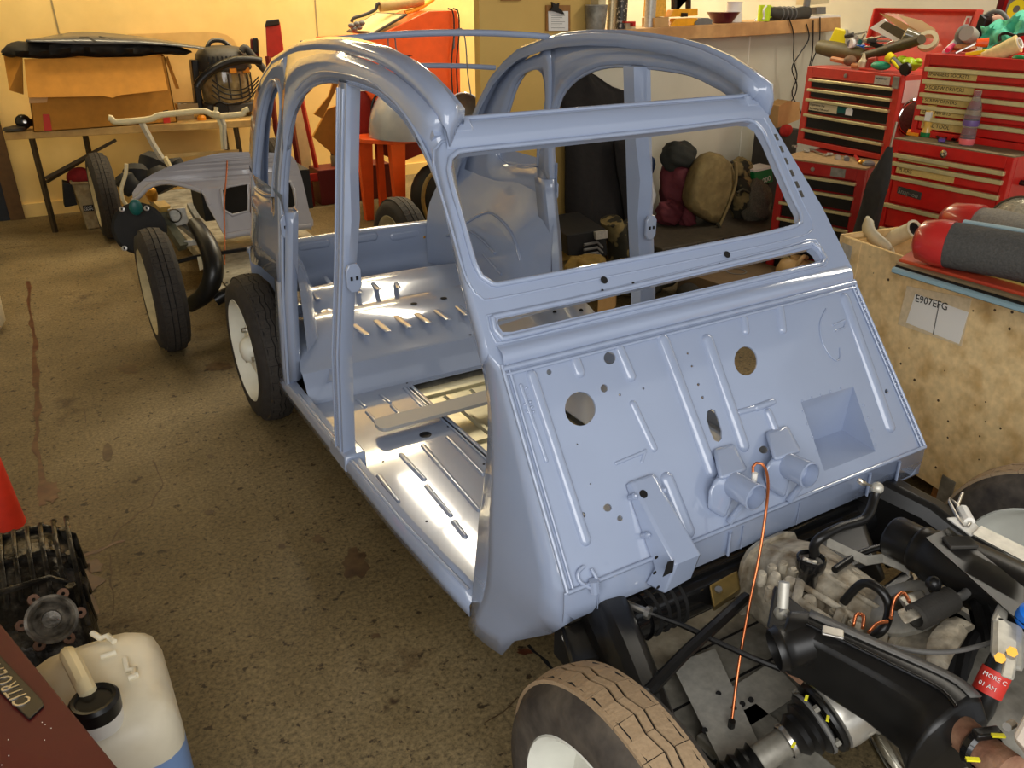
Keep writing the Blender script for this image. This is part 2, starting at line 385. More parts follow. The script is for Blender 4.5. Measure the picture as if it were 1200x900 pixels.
# ceiling strip lamps (real lamps of the room)
lampm = pm('lamp_tube', (255, 250, 235), .5, emit=1)
def strip(x, y, L_, power, col, where, along='y'):
    t = thing('strip_lamp', 'white fluorescent strip lamp on the ceiling, '+where, 'lamp', (x, y, 3.2), 'ceiling strip lamps')
    sz = (.22, L_, .05) if along == 'y' else (L_, .22, .05)
    MB().box((x, y, 3.175), sz).build('lamp_body', M['white'], t, smooth=0)
    area('strip_light', (x, y, 3.13), (x, y, 0), sz[0], sz[1], power, col); return t
strip(1.3, 4.4, 1.8, 34, (1.0, .90, .72), 'behind the car'); strip(-.9, 5.5, 1.8, 34, (1.0, .82, .50), 'over the bench', 'x'); strip(.9, 5.75, 1.6, 34, (1.0, .82, .50), 'along the back wall', 'x'); strip(3.2, .9, 1.8, 46, (1.0, .93, .80), 'over the tool chests'); strip(2.8, 5.2, 1.8, 105, (1.0, .88, .62), 'beyond the half wall')
# ------------------------------------------------------------------ the blue body shell
def hw(y, z):
    base = interp(z, [.0, .24, .6, .87, 1.35, 1.5], [.605, .60, .578, .542, .488, .468])
    return base - .068*max(0, (.9-y)/.9)**2 - .12*max(0, (y-1.9)/.6)**2
def sd(y, z, off=0): return Vector((-hw(y, z)+off, y, z))
def side(p):
    x = -.53
    for _ in range(15):
        P = atX(p, x); x = -hw(P.y, P.z)
    return P
BP = M['blue']
body = thing('car_body', 'pale blue stripped car bodyshell with open windscreen and door frames', 'car body', (0, 1.2, .235))
# planes of the front: bulkhead and windscreen frame
B0 = Vector((0, 0, .528)); B1 = Vector((0, .275, .887)); bn = Vector((0, -(B1.z-B0.z), B1.y-B0.y)).normalized()   # outward (towards the front, up)
W1 = Vector((0, .62, 1.303)); wn = Vector((0, -(W1.z-B1.z), W1.y-B1.y)).normalized()
def bk(p, h=0): return onplane(p, B0+bn*h, bn)
def ws(p, h=0): return onplane(p, B1, wn)+wn*h
# ---- windscreen frame: left edge measured, right edge its mirror
wl = [ws(p) for p in [(519, 150), (530, 220), (546, 318), (561, 370), (573, 414), (588, 431)]]
wr = [Vector((-p.x, p.y, p.z)) for p in wl]
su = (W1-B1).normalized()
def to_uv(P): return (P.x, (P-B1).dot(su))
def wsf(u, v): return B1+su*v+Vector((u, 0, 0))
outer = [to_uv(p) for p in wl]+[to_uv(p) for p in reversed(wr)]
def symloop(pl, pr):
    """left half measured in px, right half measured in px, both brought to the mean"""
    return [to_uv(ws(p)) for p in pl]+[to_uv(ws(p)) for p in pr]
glass_hole = symloop([(590, 174), (545, 179), (535, 182), (529, 189), (528, 200), (532, 220), (545, 265), (556, 304), (562, 318), (569, 327), (578, 331), (594, 330)], [(760, 299), (880, 276), (915, 268), (930, 264), (937, 258), (936, 250), (925, 228), (910, 194), (898, 166), (889, 150), (880, 144), (868, 143), (780, 154)])
slot = symloop([(584, 374), (583, 379), (589, 389), (600, 389)], [(700, 366), (850, 332), (950, 309), (962, 305), (958, 297), (951, 291), (918, 299), (800, 326), (683, 353)])
m = MB().plate(outer, [glass_hole, slot], wsf, -wn*.018)
m.build('windscreen_frame', BP, body, smooth=30)
def lip(loop, fn, h, r, name, par, n=-1):
    pts = [fn(*q)+wn*h for q in loop]; pts.append(pts[0]); MB().tube(pts, r, 6, caps=False).build(name, BP, par, smooth=80)
wf = bpy.data.objects['windscreen_frame']
def grow(loop, d):
    cx = sum(p[0] for p in loop)/len(loop); cy = sum(p[1] for p in loop)/len(loop); w_ = max(p[0] for p in loop)-cx; h_ = max(p[1] for p in loop)-cy
    return [(cx+(p[0]-cx)*(1+d/w_), cy+(p[1]-cy)*(1+d/h_)) for p in loop]
def sm2(loop, n=60):
    L = [Vector((p[0], p[1], 0)) for p in loop]; L.append(L[0]); q = smoothline(L, n); return [(a.x, a.y) for a in q[:-1]]
lip(sm2(grow(glass_hole, .004), 90), wsf, .002, .006, 'glass_flange', wf)
lip(sm2(grow(glass_hole, .034), 90), wsf, -.001, .003, 'pressed_bead', wf)
lip(sm2(grow(slot, .012), 70), wsf, .001, .006, 'vent_flange', wf)
lip(sm2(grow(slot, .022), 70), wsf, -.001, .003, 'vent_bead', wf)
for p in [(909.5, 161), (915.5, 175), (921, 189), (928, 203), (934, 216.5), (939, 227.5)]:
    P = ws(p, .001); t_ = (ws((p[0]+2.2, p[1]+5))-ws(p)).normalized(); MB().tube([P-t_*.009, P+t_*.009], .0055, 8, flat=.25).build('slotted_hole', M['darkgrey'], wf, smooth=60)
sh_ = [atZ(p, .862) for p in ((575, 386), (683, 352), (698, 368), (580, 402))]; MB().hexa(sh_, [p+Vector((0, 0, .003)) for p in sh_]).build('dash_shelf', BP, body, smooth=0)
for p in ((650, 366), (681, 364)): MB().cyl(atZ(p, .8655), atZ(p, .866), .005, 8).build('shelf_hole', M['groove'], body, smooth=0)
# inner return of the slot ends
# holes drilled in the frame (flat black discs, the shade inside each hole put into their colour)
def hole(P, n, r, name='hole_disc', par=body, mat=None, ry=None, rim=True):
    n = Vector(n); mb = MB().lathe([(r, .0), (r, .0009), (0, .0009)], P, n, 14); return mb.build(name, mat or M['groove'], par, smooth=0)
for p, r in [((707, 329), .0085), ((851, 299), .0085), ((705, 341), .003), ((741, 332.5), .003), ((809, 318), .003), ((842, 310), .003), ((873, 304), .003), ((902, 297), .003)]:
    hole(ws(p, .0035), wn, r, par=wf)
# header: gutter rail across the top of the windscreen
gl = ws((527, 146)); gr = Vector((-gl.x, gl.y, gl.z))
hd = MB()
prof = [(.0, -.058), (.008, -.050), (.013, -.030), (.012, -.008), (.006, .004), (-.012, .010), (-.030, .004), (-.034, -.03)]
rows = []
for X_ in (gl.x-.026, gl.x+.05, 0, gr.x-.05, gr.x+.026):
    rows.append([Vector((X_, gl.y, gl.z))+wn*(a+.004*(1-(X_/gl.x)**2))+su*b for a, b in prof])
hd.loft(rows); hd.build('roof_header', BP, body, smooth=70)
MB().tube([gl+wn*.006+su*.008, gr+wn*.006+su*.008], .0055, 6).build('gutter_lip', BP, body, smooth=80)
for P in (gl, gr):
    s_ = 1 if P.x < 0 else -1
    MB().box(P+wn*.009-su*.012+Vector((s_*.018, 0, 0)), (.05, .012, .030), Matrix((Vector((1, 0, 0)), -wn, su)).transposed()).build('corner_clip', BP, body, bevel=.003)
# ---- curved scuttle under the vent: convex roll between frame and bulkhead
bl_, br_ = wl[-1], wr[-1]
rows = []
for i in range(9):
    t = i/8; h = .012*math.sin(PI*t); c = B1+su*(.045*(1-t)-.004)
    rows.append([Vector((x, c.y, c.z))+wn*(h+.001) for x in (bl_.x+.004, bl_.x+.02, 0, br_.x-.02, br_.x-.004)])
MB().loft(rows).build('scuttle_roll', BP, body, smooth=60)
MB().tube([bl_-su*.004+wn*.004, br_-su*.004+wn*.004], .006, 6).build('scuttle_bead', BP, body, smooth=80)
MB().tube([bl_-su*.016+wn*.002, br_-su*.016+wn*.002], .004, 6).build('scuttle_bead', BP, body, smooth=80)

# ---- bulkhead
bu = (B1-B0).normalized()
def b_uv(P): return (P.x, (P-B0).dot(bu))
def bfn(u, v): return B0+bu*v+Vector((u, 0, 0))
def bpx(p): return b_uv(bk(p))
Lb = (B1-B0).length
bo = [(-.536, 0), (.536, 0), (.517, Lb), (-.517, Lb)]
def hpx(c, rx, ry=None, n=20):
    return [bpx((c[0]+rx*math.cos(2*PI*i/n), c[1]+(ry or rx)*math.sin(2*PI*i/n))) for i in range(n)]
oval = [bpx(p) for p in [(829, 482), (833, 479), (838, 481), (842, 491), (846, 505), (846, 514), (842, 518), (837, 516), (832, 505), (828, 491)]]
pocket = [bpx(p) for p in [(938.5, 471), (966, 552), (1026, 529), (1000, 453)]]
holes = [hpx((680, 479), 18, 20, 28), hpx((714.5, 419.5), 7, 7.5), hpx((708, 455), 4.3, 4.8, 14), hpx((643.5, 436), 3, 3.4, 12), hpx((874, 423), 13.5, 17, 26), oval, pocket,
         hpx((712, 595), 5, 4.6, 12), hpx((726.5, 607.5), 3.3, 3.5, 12), hpx((683.5, 603.5), 3, 3.3, 12), hpx((726.5, 462.5), 1.5, 1.7, 8), hpx((754, 455), 1.5, 1.7, 8), hpx((806, 414), 1.4, 1.5, 8), hpx((811, 429), 1.4, 1.5, 8), hpx((818.5, 450.5), 1.6, 1.8, 8), hpx((823.5, 465.5), 1.6, 1.8, 8), hpx((1039, 458.5), 2.2, 3, 10), hpx((895, 527), 5.5, 4.5, 14), hpx((676.5, 520.5), 1, 1, 8), hpx((692, 567), 1, 1, 8)]
bulk = MB().plate(bo, holes, bfn, -bn*.004).build('bulkhead', BP, body, smooth=30)
def rib(a, b, wpx, h=.006, name='pressed_rib', wp2=None, fn=bk, nrm=bn, par=None):
    """raised stadium-shaped pressing between two pixels of the panel"""
    A, B = fn(a), fn(b); t = (B-A).normalized(); s_ = nrm.cross(t); W = (fn((a[0]+wpx, a[1]))-A).length/2; W2 = (fn((b[0]+(wp2 or wpx), b[1]))-B).length/2
    mb = MB(); rows = []
    for q, hh in [(1.0, -.0005), (.82, h*.55), (.5, h*.95), (.2, h)]:
        row = []
        for i in range(10): 
            an = PI/2+PI*i/9; row.append(A+(t*math.cos(an)*W+s_*math.sin(an)*W)*q+nrm*hh)
        for i in range(10):
            an = -PI/2+PI*i/9; row.append(B+(t*math.cos(an)*W2+s_*math.sin(an)*W2)*q+nrm*hh)
        rows.append(row)
    mb.loft(rows, closed=True); n = len(rows[0]); base = len(mb.v)-n; mb.f.append(list(range(base, base+n))); mb.mi.append(0)
    return mb.build(name, BP, par or bulk, smooth=50)
rib((623, 440), (686, 633), 13, .008); rib((610, 452), (640, 540), 5, .004)
rib((675, 424), (679, 436), 13, .007); rib((726, 410), (739, 441), 12, .008); rib((742, 474), (766, 525), 9, .005)
rib((777, 399), (834, 552), 14, .010); rib((829, 399), (871, 522), 13, .010); rib((914, 362), (917, 386), 9, .007)
rib((990, 350), (1043, 500), 11, .008); rib((872, 374), (874, 388), 8, .006); rib((900, 484), (909, 506), 9, .008)
rib((866, 483), (885, 478), 6, .005); rib((886, 478), (905, 471), 7, .008)
rib((722, 543), (756, 529), 4, .003); rib((756, 528), (752, 541), 4, .003)
rib((782, 562), (806, 622), 16, .009)
# stamped arc at upper right
arcp = [bk(p)+bn*.001 for p in [(968, 362), (961, 378), (962, 396), (969, 412), (978, 422), (984, 420), (984, 408)]]
MB().tube(smoothline(arcp, 24), .0022, 6).build('pressed_rib', BP, bulk, smooth=80)
MB().tube([bk(p)+bn*.001 for p in [(976, 381), (990, 375), (989, 384), (978, 388)]], .0025, 6).build('pressed_rib', BP, bulk, smooth=80)
# flange beads round the bulkhead
for s_ in (-1, 1):
    for k, (dx, r) in enumerate([(.0, .0045), (.013, .003)]):
        a = Vector((s_*(.536-dx), B0.y, B0.z))+bn*.003+bu*.0; b = Vector((s_*(.517-dx), B1.y, B1.z))+bn*.003
        MB().tube([a, b], r, 6).build('edge_bead', BP, bulk, smooth=80)
MB().tube([Vector((-.536, 0, B0.z))+bn*.003, Vector((.536, 0, B0.z))+bn*.003], .005, 6).build('edge_bead', BP, bulk, smooth=80)
# spot welds and sealer beads along the edges
mb = MB()
for i in range(46):
    t = i/45; P = Vector((.536-.019*t-.010, 0, 0))+B0+bu*(Lb*t)+bn*.004; mb.ball(P+Vector((random.uniform(-.004, .004), 0, 0)), .004, 6, 4, (1, 1, .6))
for p in [(940, 470), (951, 466), (962, 463), (973, 459), (985, 455), (1012, 475), (1017, 490), (1022, 505), (1026, 521), (941, 482), (946, 497), (952, 512), (957, 528)]: mb.ball(bk(p), .003, 6, 4)
for i in range(16): mb.ball(bk((611+random.uniform(-4, 6)+i*.7, 456+i*2+random.uniform(-2, 2))), random.uniform(.002, .0045), 6, 4)
stuff(mb.build('sealer_beads', BP, bulk, smooth=80))
# pocket: five inner faces
TL, BL, BR_, TR = [bk(p) for p in [(938.5, 471), (966, 552), (1026, 529), (1000, 453)]]
A_ = onplane((986.5, 504), B0-bn*.085, bn); A2 = A_+(BL-BR_)*.78
mb = MB(); mb.add([TL, TR, A_, A2], [(0, 1, 2, 3)]).add([TR, BR_, A_], [(0, 1, 2)]).add([BR_, BL, A2, A_], [(0, 1, 2, 3)]).add([BL, TL, A2], [(0, 1, 2)])
mb.build('bulkhead_pocket', BP, bulk, smooth=0, recalc=False)
# lower skirt and returns
sk = MB(); prof = [(0, 0), (0, -.004), (-.001, -.04), (.004, -.078), (.03, -.086)]
rows = [[Vector((x, a, B0.z+b)) for a, b in prof] for x in (-.541, -.2, .2, .541)]
sk.loft(rows); skirt = sk.build('front_skirt', BP, body, smooth=50, solid=.003)
def skrib(px_, w_=.016):
    x = atY(px_, 0).x; MB().tube([Vector((x, -.002, B0.z-.012)), Vector((x, -.003, B0.z-.07))], w_*.5, 8, flat=.35).build('pressed_rib', BP, skirt, smooth=80)
for p in [(855, 625), (1018, 560), (1050, 555), (700, 700), (800, 660), (870, 620), (935, 598)]: skrib(p, .022 if p[0] in (855, 1018, 1050) else .006)
# lifting ring pressing at the lower left
ring = [bk(p)+bn*.004 for p in [(683, 664), (676, 671), (678, 681), (686, 687), (694, 690)]]+[Vector((atY(p, -.006).x, -.006, atY(p, -.006).z)) for p in [(700, 688), (700, 680)]]+[bk((692, 667))+bn*.004]
MB().tube(smoothline(ring, 26), .004, 6).build('stamped_ring', BP, skirt, smooth=80)
MB().cyl(atY((696, 680), -.008), atY((697, 694), -.012), .010, 10).build('drain_stub', BP, skirt)
# steering bracket: a hat channel wedge hanging over the lower edge
a1, a2 = bk((737, 565)), bk((762, 556)); c1, c2 = bk((772, 664)), bk((801, 652))
d1 = atY((771, 690), -.03); d2 = atY((803, 672), -.03)
h0, h1 = .012, .060
mb = MB()
top = [a1+bn*h0, a2+bn*h0, c2+bn*h1, c1+bn*h1]; base = [a1-(a2-a1)*.25, a2+(a2-a1)*.25, c2+(c2-c1)*.22, c1-(c2-c1)*.2]
mb.hexa(base, top)
low = [base[3], base[2], d2+Vector((.012, .03, -.005)), d1+Vector((-.01, .03, -.005))]; hi = [top[3], top[2], d2+Vector((0, -.02, 0)), d1+Vector((0, -.02, 0))]
mb.hexa(low, hi)
brk = mb.build('steering_bracket', BP, body, smooth=20, bevel=.005)
hole(onplane((754, 579), top[0], (top[1]-top[0]).cross(top[3]-top[0]).normalized()), (top[1]-top[0]).cross(top[3]-top[0]).normalized()*(1 if (top[1]-top[0]).cross(top[3]-top[0]).dot(bn) > 0 else -1), .009, par=brk)
fn_ = (hi[1]-hi[0]).cross(hi[3]-hi[0]).normalized(); fn_ = fn_ if fn_.y < 0 else -fn_
for p, r in [((769, 653), .006), ((767, 671), .006), ((771, 688), .006)]: hole(onplane(p, hi[0], fn_), fn_, r*.7, par=brk)
mb = MB(); q = [onplane(p, hi[0], fn_)+fn_*.0008 for p in [(782, 658), (790, 656), (788, 670), (776, 676)]]; mb.add(q, [(0, 1, 2, 3)]); mb.build('bracket_slot', M['groove'], brk, smooth=0)
for p in [(738, 583), (753, 628), (772, 576)]:
    P = bk(p)+bn*.014; MB().cyl(P-bn*.012, P+bn*.006, .007, 8).ball(P+bn*.006, .006, 8, 5).build('bolt', BP, brk)
MB().tube([bk((764, 561))+bn*.01, bk((806, 640))+bn*.012], .006, 6).build('bracket_flange', BP, brk, smooth=80)
# heater outlets: two Y-shaped ducts
def yduct(tp, mouth, foot, rm, name='heater_duct'):
    """tp four px of the upper box (top left, top right, low right, low left), mouth px centre"""
    d = MB(); d.hexa([bk(p)-bn*.004 for p in tp], [bk(tp[0], .012), bk(tp[1], .012), bk(tp[2], .050), bk(tp[3], .050)])
    o = d.build(name, BP, body, smooth=40, bevel=.009)
    Mo = bk(mouth, .085); mid = ((tp[2][0]+tp[3][0])/2-1, (tp[2][1]+tp[3][1])/2+10); jn = bk(mid, .032); ax = (Mo-jn).normalized(); L_ = (Mo-jn).length
    MB().lathe([(rm*.72, -.03), (rm*.86, -.01), (rm*.95, .01), (rm*.97, L_*.7), (rm, L_), (rm*.88, L_+.001), (rm*.84, L_*.55), (0, L_*.5)], jn, ax, 24).build('duct_mouth', BP, o, smooth=50)
    f = MB(); q = [(tp[3][0]-4, tp[3][1]-4), (tp[2][0]-6, tp[2][1]+4), (foot[0]+12, foot[1]-2), (foot[0]-8, foot[1]-14), (tp[3][0]-12, tp[3][1]+12)]
    f.hexa([bk(p)-bn*.004 for p in q], [bk(p, h) for p, h in zip(q, (.040, .050, .012, .012, .030))]); f.build('duct_foot', BP, o, smooth=40, bevel=.010)
    MB().tube([bk((foot[0]+16, foot[1]+2), .006), bk((foot[0]+36, foot[1]-24), .040)], .009, 6, flat=.6).build('duct_stay', BP, o, smooth=50)
yduct([(836, 526), (861, 519), (877, 551), (843, 563)], (886, 583), (838, 610), .030)
yduct([(897, 506), (924, 498), (940, 529), (907, 541)], (949, 557), (908, 586), .030)

# ---- sides
def mlist(l): return [sd(y, z) for y, z in l]
def yz(pxs): return [(q.y, q.z) for q in (side(p) for p in pxs)]
roof = yz([(517, 125), (501, 104), (483, 85), (461, 68), (440, 57), (421, 51), (397, 45), (371, 44), (349, 47), (337, 52)])
ry, rz = roof[-1]
rearroof = [(ry, rz), (1.79, 1.372), (1.9, 1.325), (2.02, 1.255), (2.11, 1.17), (2.2, 1.065), (2.28, .95), (2.35, .82), (2.40, .70)]
front_edge = [wl[4], wl[3], wl[2], wl[1], wl[0]]
fd_px = [(566, 432), (563, 423), (552, 380), (541, 332), (528, 273), (516, 230), (507, 203), (496, 179), (483, 155), (467, 133), (453, 120), (440, 109), (415, 100)]
fd_top = yz(fd_px)
rd_top = yz([(389, 95), (373, 96), (360, 103), (349, 115), (340, 133), (335, 155), (331, 181)])
rd_low = yz([(328.5, 213), (328, 240), (329, 283)]); cy = rd_low[-1][0]
inner = resample(mlist(fd_top+rd_top), 46)
outer_r = resample(front_edge+[sd(y, z-.03) for y, z in roof], 46)
# ease the outer edge so the band keeps an even width
rows = [inner]
for t in (.33, .66): rows.append([a.lerp(b, t)+Vector((-.010*math.sin(PI*t), 0, 0)) for a, b in zip(inner, outer_r)])
rows.append(outer_r)
sp = MB(); sp.loft(rows)
# quarter panel as a ring round the rear window
win = [(1.80, .93), (1.775, 1.03), (1.725, 1.13), (1.69, 1.22), (1.705, 1.28), (1.76, 1.30), (1.83, 1.28), (1.91, 1.22), (1.98, 1.13), (2.05, 1.02), (2.09, .95), (2.06, .91), (1.92, .912)]
oq = [(ry, rz-.03)]+[(y-.012, z-.026) for y, z in rearroof[1:]]+[(2.41, .58), (2.2, .60), (1.95, .65), (1.76, .655), (cy-.01, .655)]+rd_low[::-1]+[rd_top[-1]]
def polar(loop, c, a):
    d = (math.cos(a), math.sin(a)); best = None
    for i in range(len(loop)):
        (x1, y1), (x2, y2) = loop[i], loop[(i+1) % len(loop)]; ex, ey = x2-x1, y2-y1; den = d[0]*ey-d[1]*ex
        if abs(den) < 1e-9: continue
        t = ((x1-c[0])*ey-(y1-c[1])*ex)/den; s_ = ((x1-c[0])*d[1]-(y1-c[1])*d[0])/den
        if t > 0 and -1e-6 <= s_ <= 1+1e-6 and (best is None or t < best): best = t
    return (c[0]+d[0]*best, c[1]+d[1]*best)
wins = sm2(win, 80)
rows = []
for t in (0, .3, .65, 1):
    row = []
    for i in range(72):
        a = 2*PI*i/72; p, q = polar(wins, (1.87, 1.09), a), polar(oq, (1.87, 1.09), a)
        row.append(sd(p[0]+(q[0]-p[0])*t, p[1]+(q[1]-p[1])*t))
    rows.append(row)
sp.loft(rows, closed=True)
# cowl side between the front door opening and the bulkhead
cow = [fd_top[1], fd_top[0]]+yz([(572, 475), (571, 528), (567, 571), (561, 613), (559, 640), (552, 712), (549, 735)])
dr = resample(mlist(cow), 18)
fr = resample([wl[4], Vector((-.517, B1.y, B1.z)), Vector((-.527, .13, .70)), Vector((-.536, 0, .528)), Vector((-.541, 0, .449))], 14)+resample([Vector((-.541, .004, .44)), side((650, 742)), side((625, 747)), side((600, 752)), side((588, 768))], 5)[1:]
rows = [dr]
for t in (.25, .5, .75): rows.append([a.lerp(b, t)+Vector((-.006*math.sin(PI*t), 0, 0)) for a, b in zip(dr, fr)])
rows.append(fr); sp.loft(rows)
# C pillar foot
rows = [[sd(y, z) for z in (.66, .5, .36, .235)] for y in (cy-.012, cy+.035, cy+.075)]; sp.loft(rows)
sideL = sp.build('side_panel', BP, body, smooth=60, solid=.028, solidoff=-1)
# make sure the shell faces outwards (x negative)
me = sideL.data; s_ = sum(p.normal.x*p.area for p in me.polygons)
if s_ > 0: me.flip_normals()
sideR = mirrorx(sideL)
for v_ in sideR.data.vertices:          # the far window is a touch wider towards the front
    yy, zz = v_.co.y+WL[body.name].y, v_.co.z+WL[body.name].z
    if .86 < zz < 1.36: v_.co.y -= .055*math.exp(-((yy-1.76)/.07)**2)
# roof rail roll-over and gutter
rr = [sd(y, z) for y, z in roof]+[sd(y, z) for y, z in rearroof[1:]]
def rail_rows(side_=-1):
    out = []
    n = len(rr)
    for i, P in enumerate(rr):
        t = rr[min(i+1, n-1)]-rr[max(i-1, 0)]; nn = Vector((0, -t.z, t.y)).normalized()
        if nn.z < 0 and i < 8: nn = -nn
        o = P+Vector((0, 0, 0))
        out.append([o-nn*.030, o-nn*.014+Vector((.003, 0, 0)), o-nn*.004+Vector((.010, 0, 0)), o+Vector((.022, 0, 0)), o+nn*.002+Vector((.036, 0, 0)), o-nn*.008+Vector((.040, 0, 0)), o-nn*.008+Vector((.056, 0, 0)), o-nn*.045+Vector((.060, 0, 0))])
    return out
rr0_ = rail_rows()[0]; T_ = [(wl[0]-su*.05+Vector((-.004, 0, 0))).lerp(gl+Vector((.022, 0, 0))-su*.004, k/7)+wn*.010 for k in range(8)]
Tm = [a.lerp(b, .5)+wn*.012 for a, b in zip(T_, rr0_)]
rail = MB().loft([T_, Tm]+rail_rows()).build('roof_rail', BP, body, smooth=70, solid=.003)
mirrorx(rail)
# the closed front end of the rail and the block under it
cf = MB()
cf.box(Vector((gl.x-.012, gl.y, gl.z))-wn*.018+su*.004, (.060, .030, .050), Matrix((Vector((1, 0, 0)), -wn, su)).transposed())
cfo = cf.build('header_corner', BP, body, smooth=20); mirrorx(cfo)
# inner lip round door openings and window: a dark return flange
def lipline(l, r, name, off=.012, closed=False):
    pts = [sd(y, z, off) for y, z in l]
    if closed: pts.append(pts[0])
    o = MB().tube(smoothline(pts, 60), r, 6, caps=not closed).build(name, BP, body, smooth=80); mirrorx(o)
lipline(list(fd_top[2:])+rd_top+rd_low+[(cy-.01, .655), (cy-.012, .4), (cy-.012, .29)], .007, 'door_seal_lip', .006)
lipline(win, .007, 'window_lip', .004, True)
lipline(cow[::-1], .006, 'door_seal_lip', .006)
lipline([(y+.0, z+.022) for y, z in fd_top[3:]]+[(y, z+.022) for y, z in rd_top[:4]], .004, 'rail_bead', -.006)
# door pillars: a shaped column with a flange on the outside
def pillar():
    m = MB(); rows = []
    for z in (.27, .45, .6, .72, .87, 1.0, 1.12, 1.24, 1.345):
        w_ = .038; yc = 1.135; x0 = -hw(yc, z)
        bulge = .022*math.exp(-((z-1.02)/.05)**2)
        rows.append([Vector((x0-.002, yc-w_, z)), Vector((x0-.004, yc+.015, z)), Vector((x0+.004, yc+w_, z)), Vector((x0+.045, yc+w_, z)), Vector((x0+.045, yc-w_*.4-bulge, z)), Vector((x0+.012, yc-w_-bulge, z))])
    m.loft(rows, closed=True); return m.build('door_pillar', BP, body, smooth=35)
pil = pillar(); MB().tube([sd(1.115, z, -.004) for z in (.29, .6, .87, 1.1, 1.33)], .004, 6).build('pillar_bead', BP, pil, smooth=80)
MB().tube([sd(1.155, z, -.004) for z in (.29, .6, .87, 1.1, 1.33)], .004, 6).build('pillar_bead', BP, pil, smooth=80)
pil2 = mirrorx(pil)
def latch(pc, xin, name='latch_plate', mir=True, sy=-1):
    """octagonal latch plate facing the front with two square holes"""
    P = Vector(pc); m = MB(); w_, h_ = .0215, .040; q = [(-w_, -h_*.6), (-w_*.55, -h_), (w_*.55, -h_), (w_, -h_*.6), (w_, h_*.6), (w_*.55, h_), (-w_*.55, h_), (-w_, h_*.6)]
    m.prism(q, P, (1, 0, 0), (0, 0, 1), (0, .012, 0)); o = m.build(name, BP, body, smooth=20, bevel=.003)
    MB().box(P+Vector((-.008, -.001, .0)), (.006, .004, .010)).box(P+Vector((.008, -.001, .0)), (.006, .004, .010)).build('latch_hole', M['groove'], o, smooth=0)
    if mir:
        c = mirrorx(o); k = mirrorx([x for x in o.children][0]); k.parent = c
latch((-.523, 1.075, .842), 0); latch((-.528, cy-.02, .852), 0)
# hinge post on the C pillar: a stepped channel inside
m = MB(); rows = []
for z in (.30, .45, .62, .75, .86, .90): rows.append([Vector((-hw(cy, z)+.01, cy-.02, z)), Vector((-hw(cy, z)+.03, cy-.03, z)), Vector((-hw(cy, z)+.05, cy-.015, z)), Vector((-hw(cy, z)+.055, cy+.05, z))])
hp = m.loft(rows).build('hinge_post', BP, body, smooth=30, solid=.004); mirrorx(hp)
# sills
ys = [.33, .5, .7, .9, 1.1, 1.3, 1.5, cy+.03, cy+.075]
rows = [[Vector((-hw(y, .24)-.004, y, .238)), Vector((-hw(y, .26)-.006, y, .27)), Vector((-hw(y, .28)+.004, y, .288)), Vector((-hw(y, .28)+.035, y, .290)), Vector((-hw(y, .28)+.045, y, .262)), Vector((-hw(y, .28)+.05, y, .235))] for y in ys]
sill = MB().loft(rows).build('sill', BP, body, smooth=40, solid=.003); mirrorx(sill)
for y0, y1 in ((.36, 1.06), (1.21, 1.58)):
    o = MB().tube([Vector((-hw(y, .28)+.012, y, .289)) for y in (y0, (y0+y1)/2, y1)], .0055, 6, flat=.5).build('sill_lip', BP, sill, smooth=80)
pf = MB().hexa([sd(1.06, .25, -.010), sd(1.06, .25, .06), sd(1.21, .25, .06), sd(1.21, .25, -.010)], [sd(1.07, .30, -.006), sd(1.07, .30, .06), sd(1.20, .30, .06), sd(1.20, .30, -.006)]).build('pillar_foot', BP, body, smooth=30, bevel=.006); mirrorx(pf)
# ---- front floor with a rectangular opening
FZ = .255; xl = -.19
fo = [(-.556, .36), (.556, .36), (.556, 1.545), (-.556, 1.545)]
op = [(-.185, .62), (.185, .62), (.185, 1.515), (-.185, 1.515)]
fpan = MB().plate(fo, [op], lambda u, v: Vector((u, v, FZ)), (0, 0, -.004)).build('front_floor', BP, body, smooth=0)
fz = lambda p: atZ(p, FZ)
up = Vector((0, 0, 1))
def frib(a, b, w_, h=.006, name='floor_rib'): return rib(a, b, w_, h, name, None, fz, up, fpan)
frib((470, 533), (497, 562), 7); frib((500, 570), (528, 604), 7); frib((532, 612), (545, 629), 8)
frib((496, 523), (561, 598), 7); frib((525, 513), (566, 556), 6); frib((444, 558), (466, 588), 7)
frib((419, 469), (428, 477), 5); frib((430, 483), (443, 498), 5); frib((446, 463), (457, 472), 5); frib((459, 476), (471, 489), 5); frib((474, 455), (500, 482), 5)
hole(fz((498.5, 509.5)), up, .020, 'floor_grommet', fpan, M['black'])
for p in [(449, 541), (500, 611), (525, 500), (477, 449), (567, 544)]: hole(fz(p), up, .004, par=fpan)
for x_ in (-.198, -.212):
    MB().tube([Vector((x_, .64, FZ+.002)), Vector((x_, 1.50, FZ+.002))], .004, 6).build('opening_rail', BP, fpan, smooth=80)
MB().box((-.205, 1.07, FZ+.0005), (.004, .86, .002)).build('rail_slot', M['groove'], fpan, smooth=0)
# upright flange beside the pillar foot
MB().hexa([atZ((402, 521), FZ), atZ((413, 525), FZ), atZ((413, 523), FZ), atZ((403, 519), FZ)], [atZ((401, 521), FZ)+up*.10, atZ((412, 524), FZ)+up*.10, atZ((412, 522), FZ)+up*.10, atZ((402, 519), FZ)+up*.10]).build('floor_flange', BP, fpan, smooth=0)
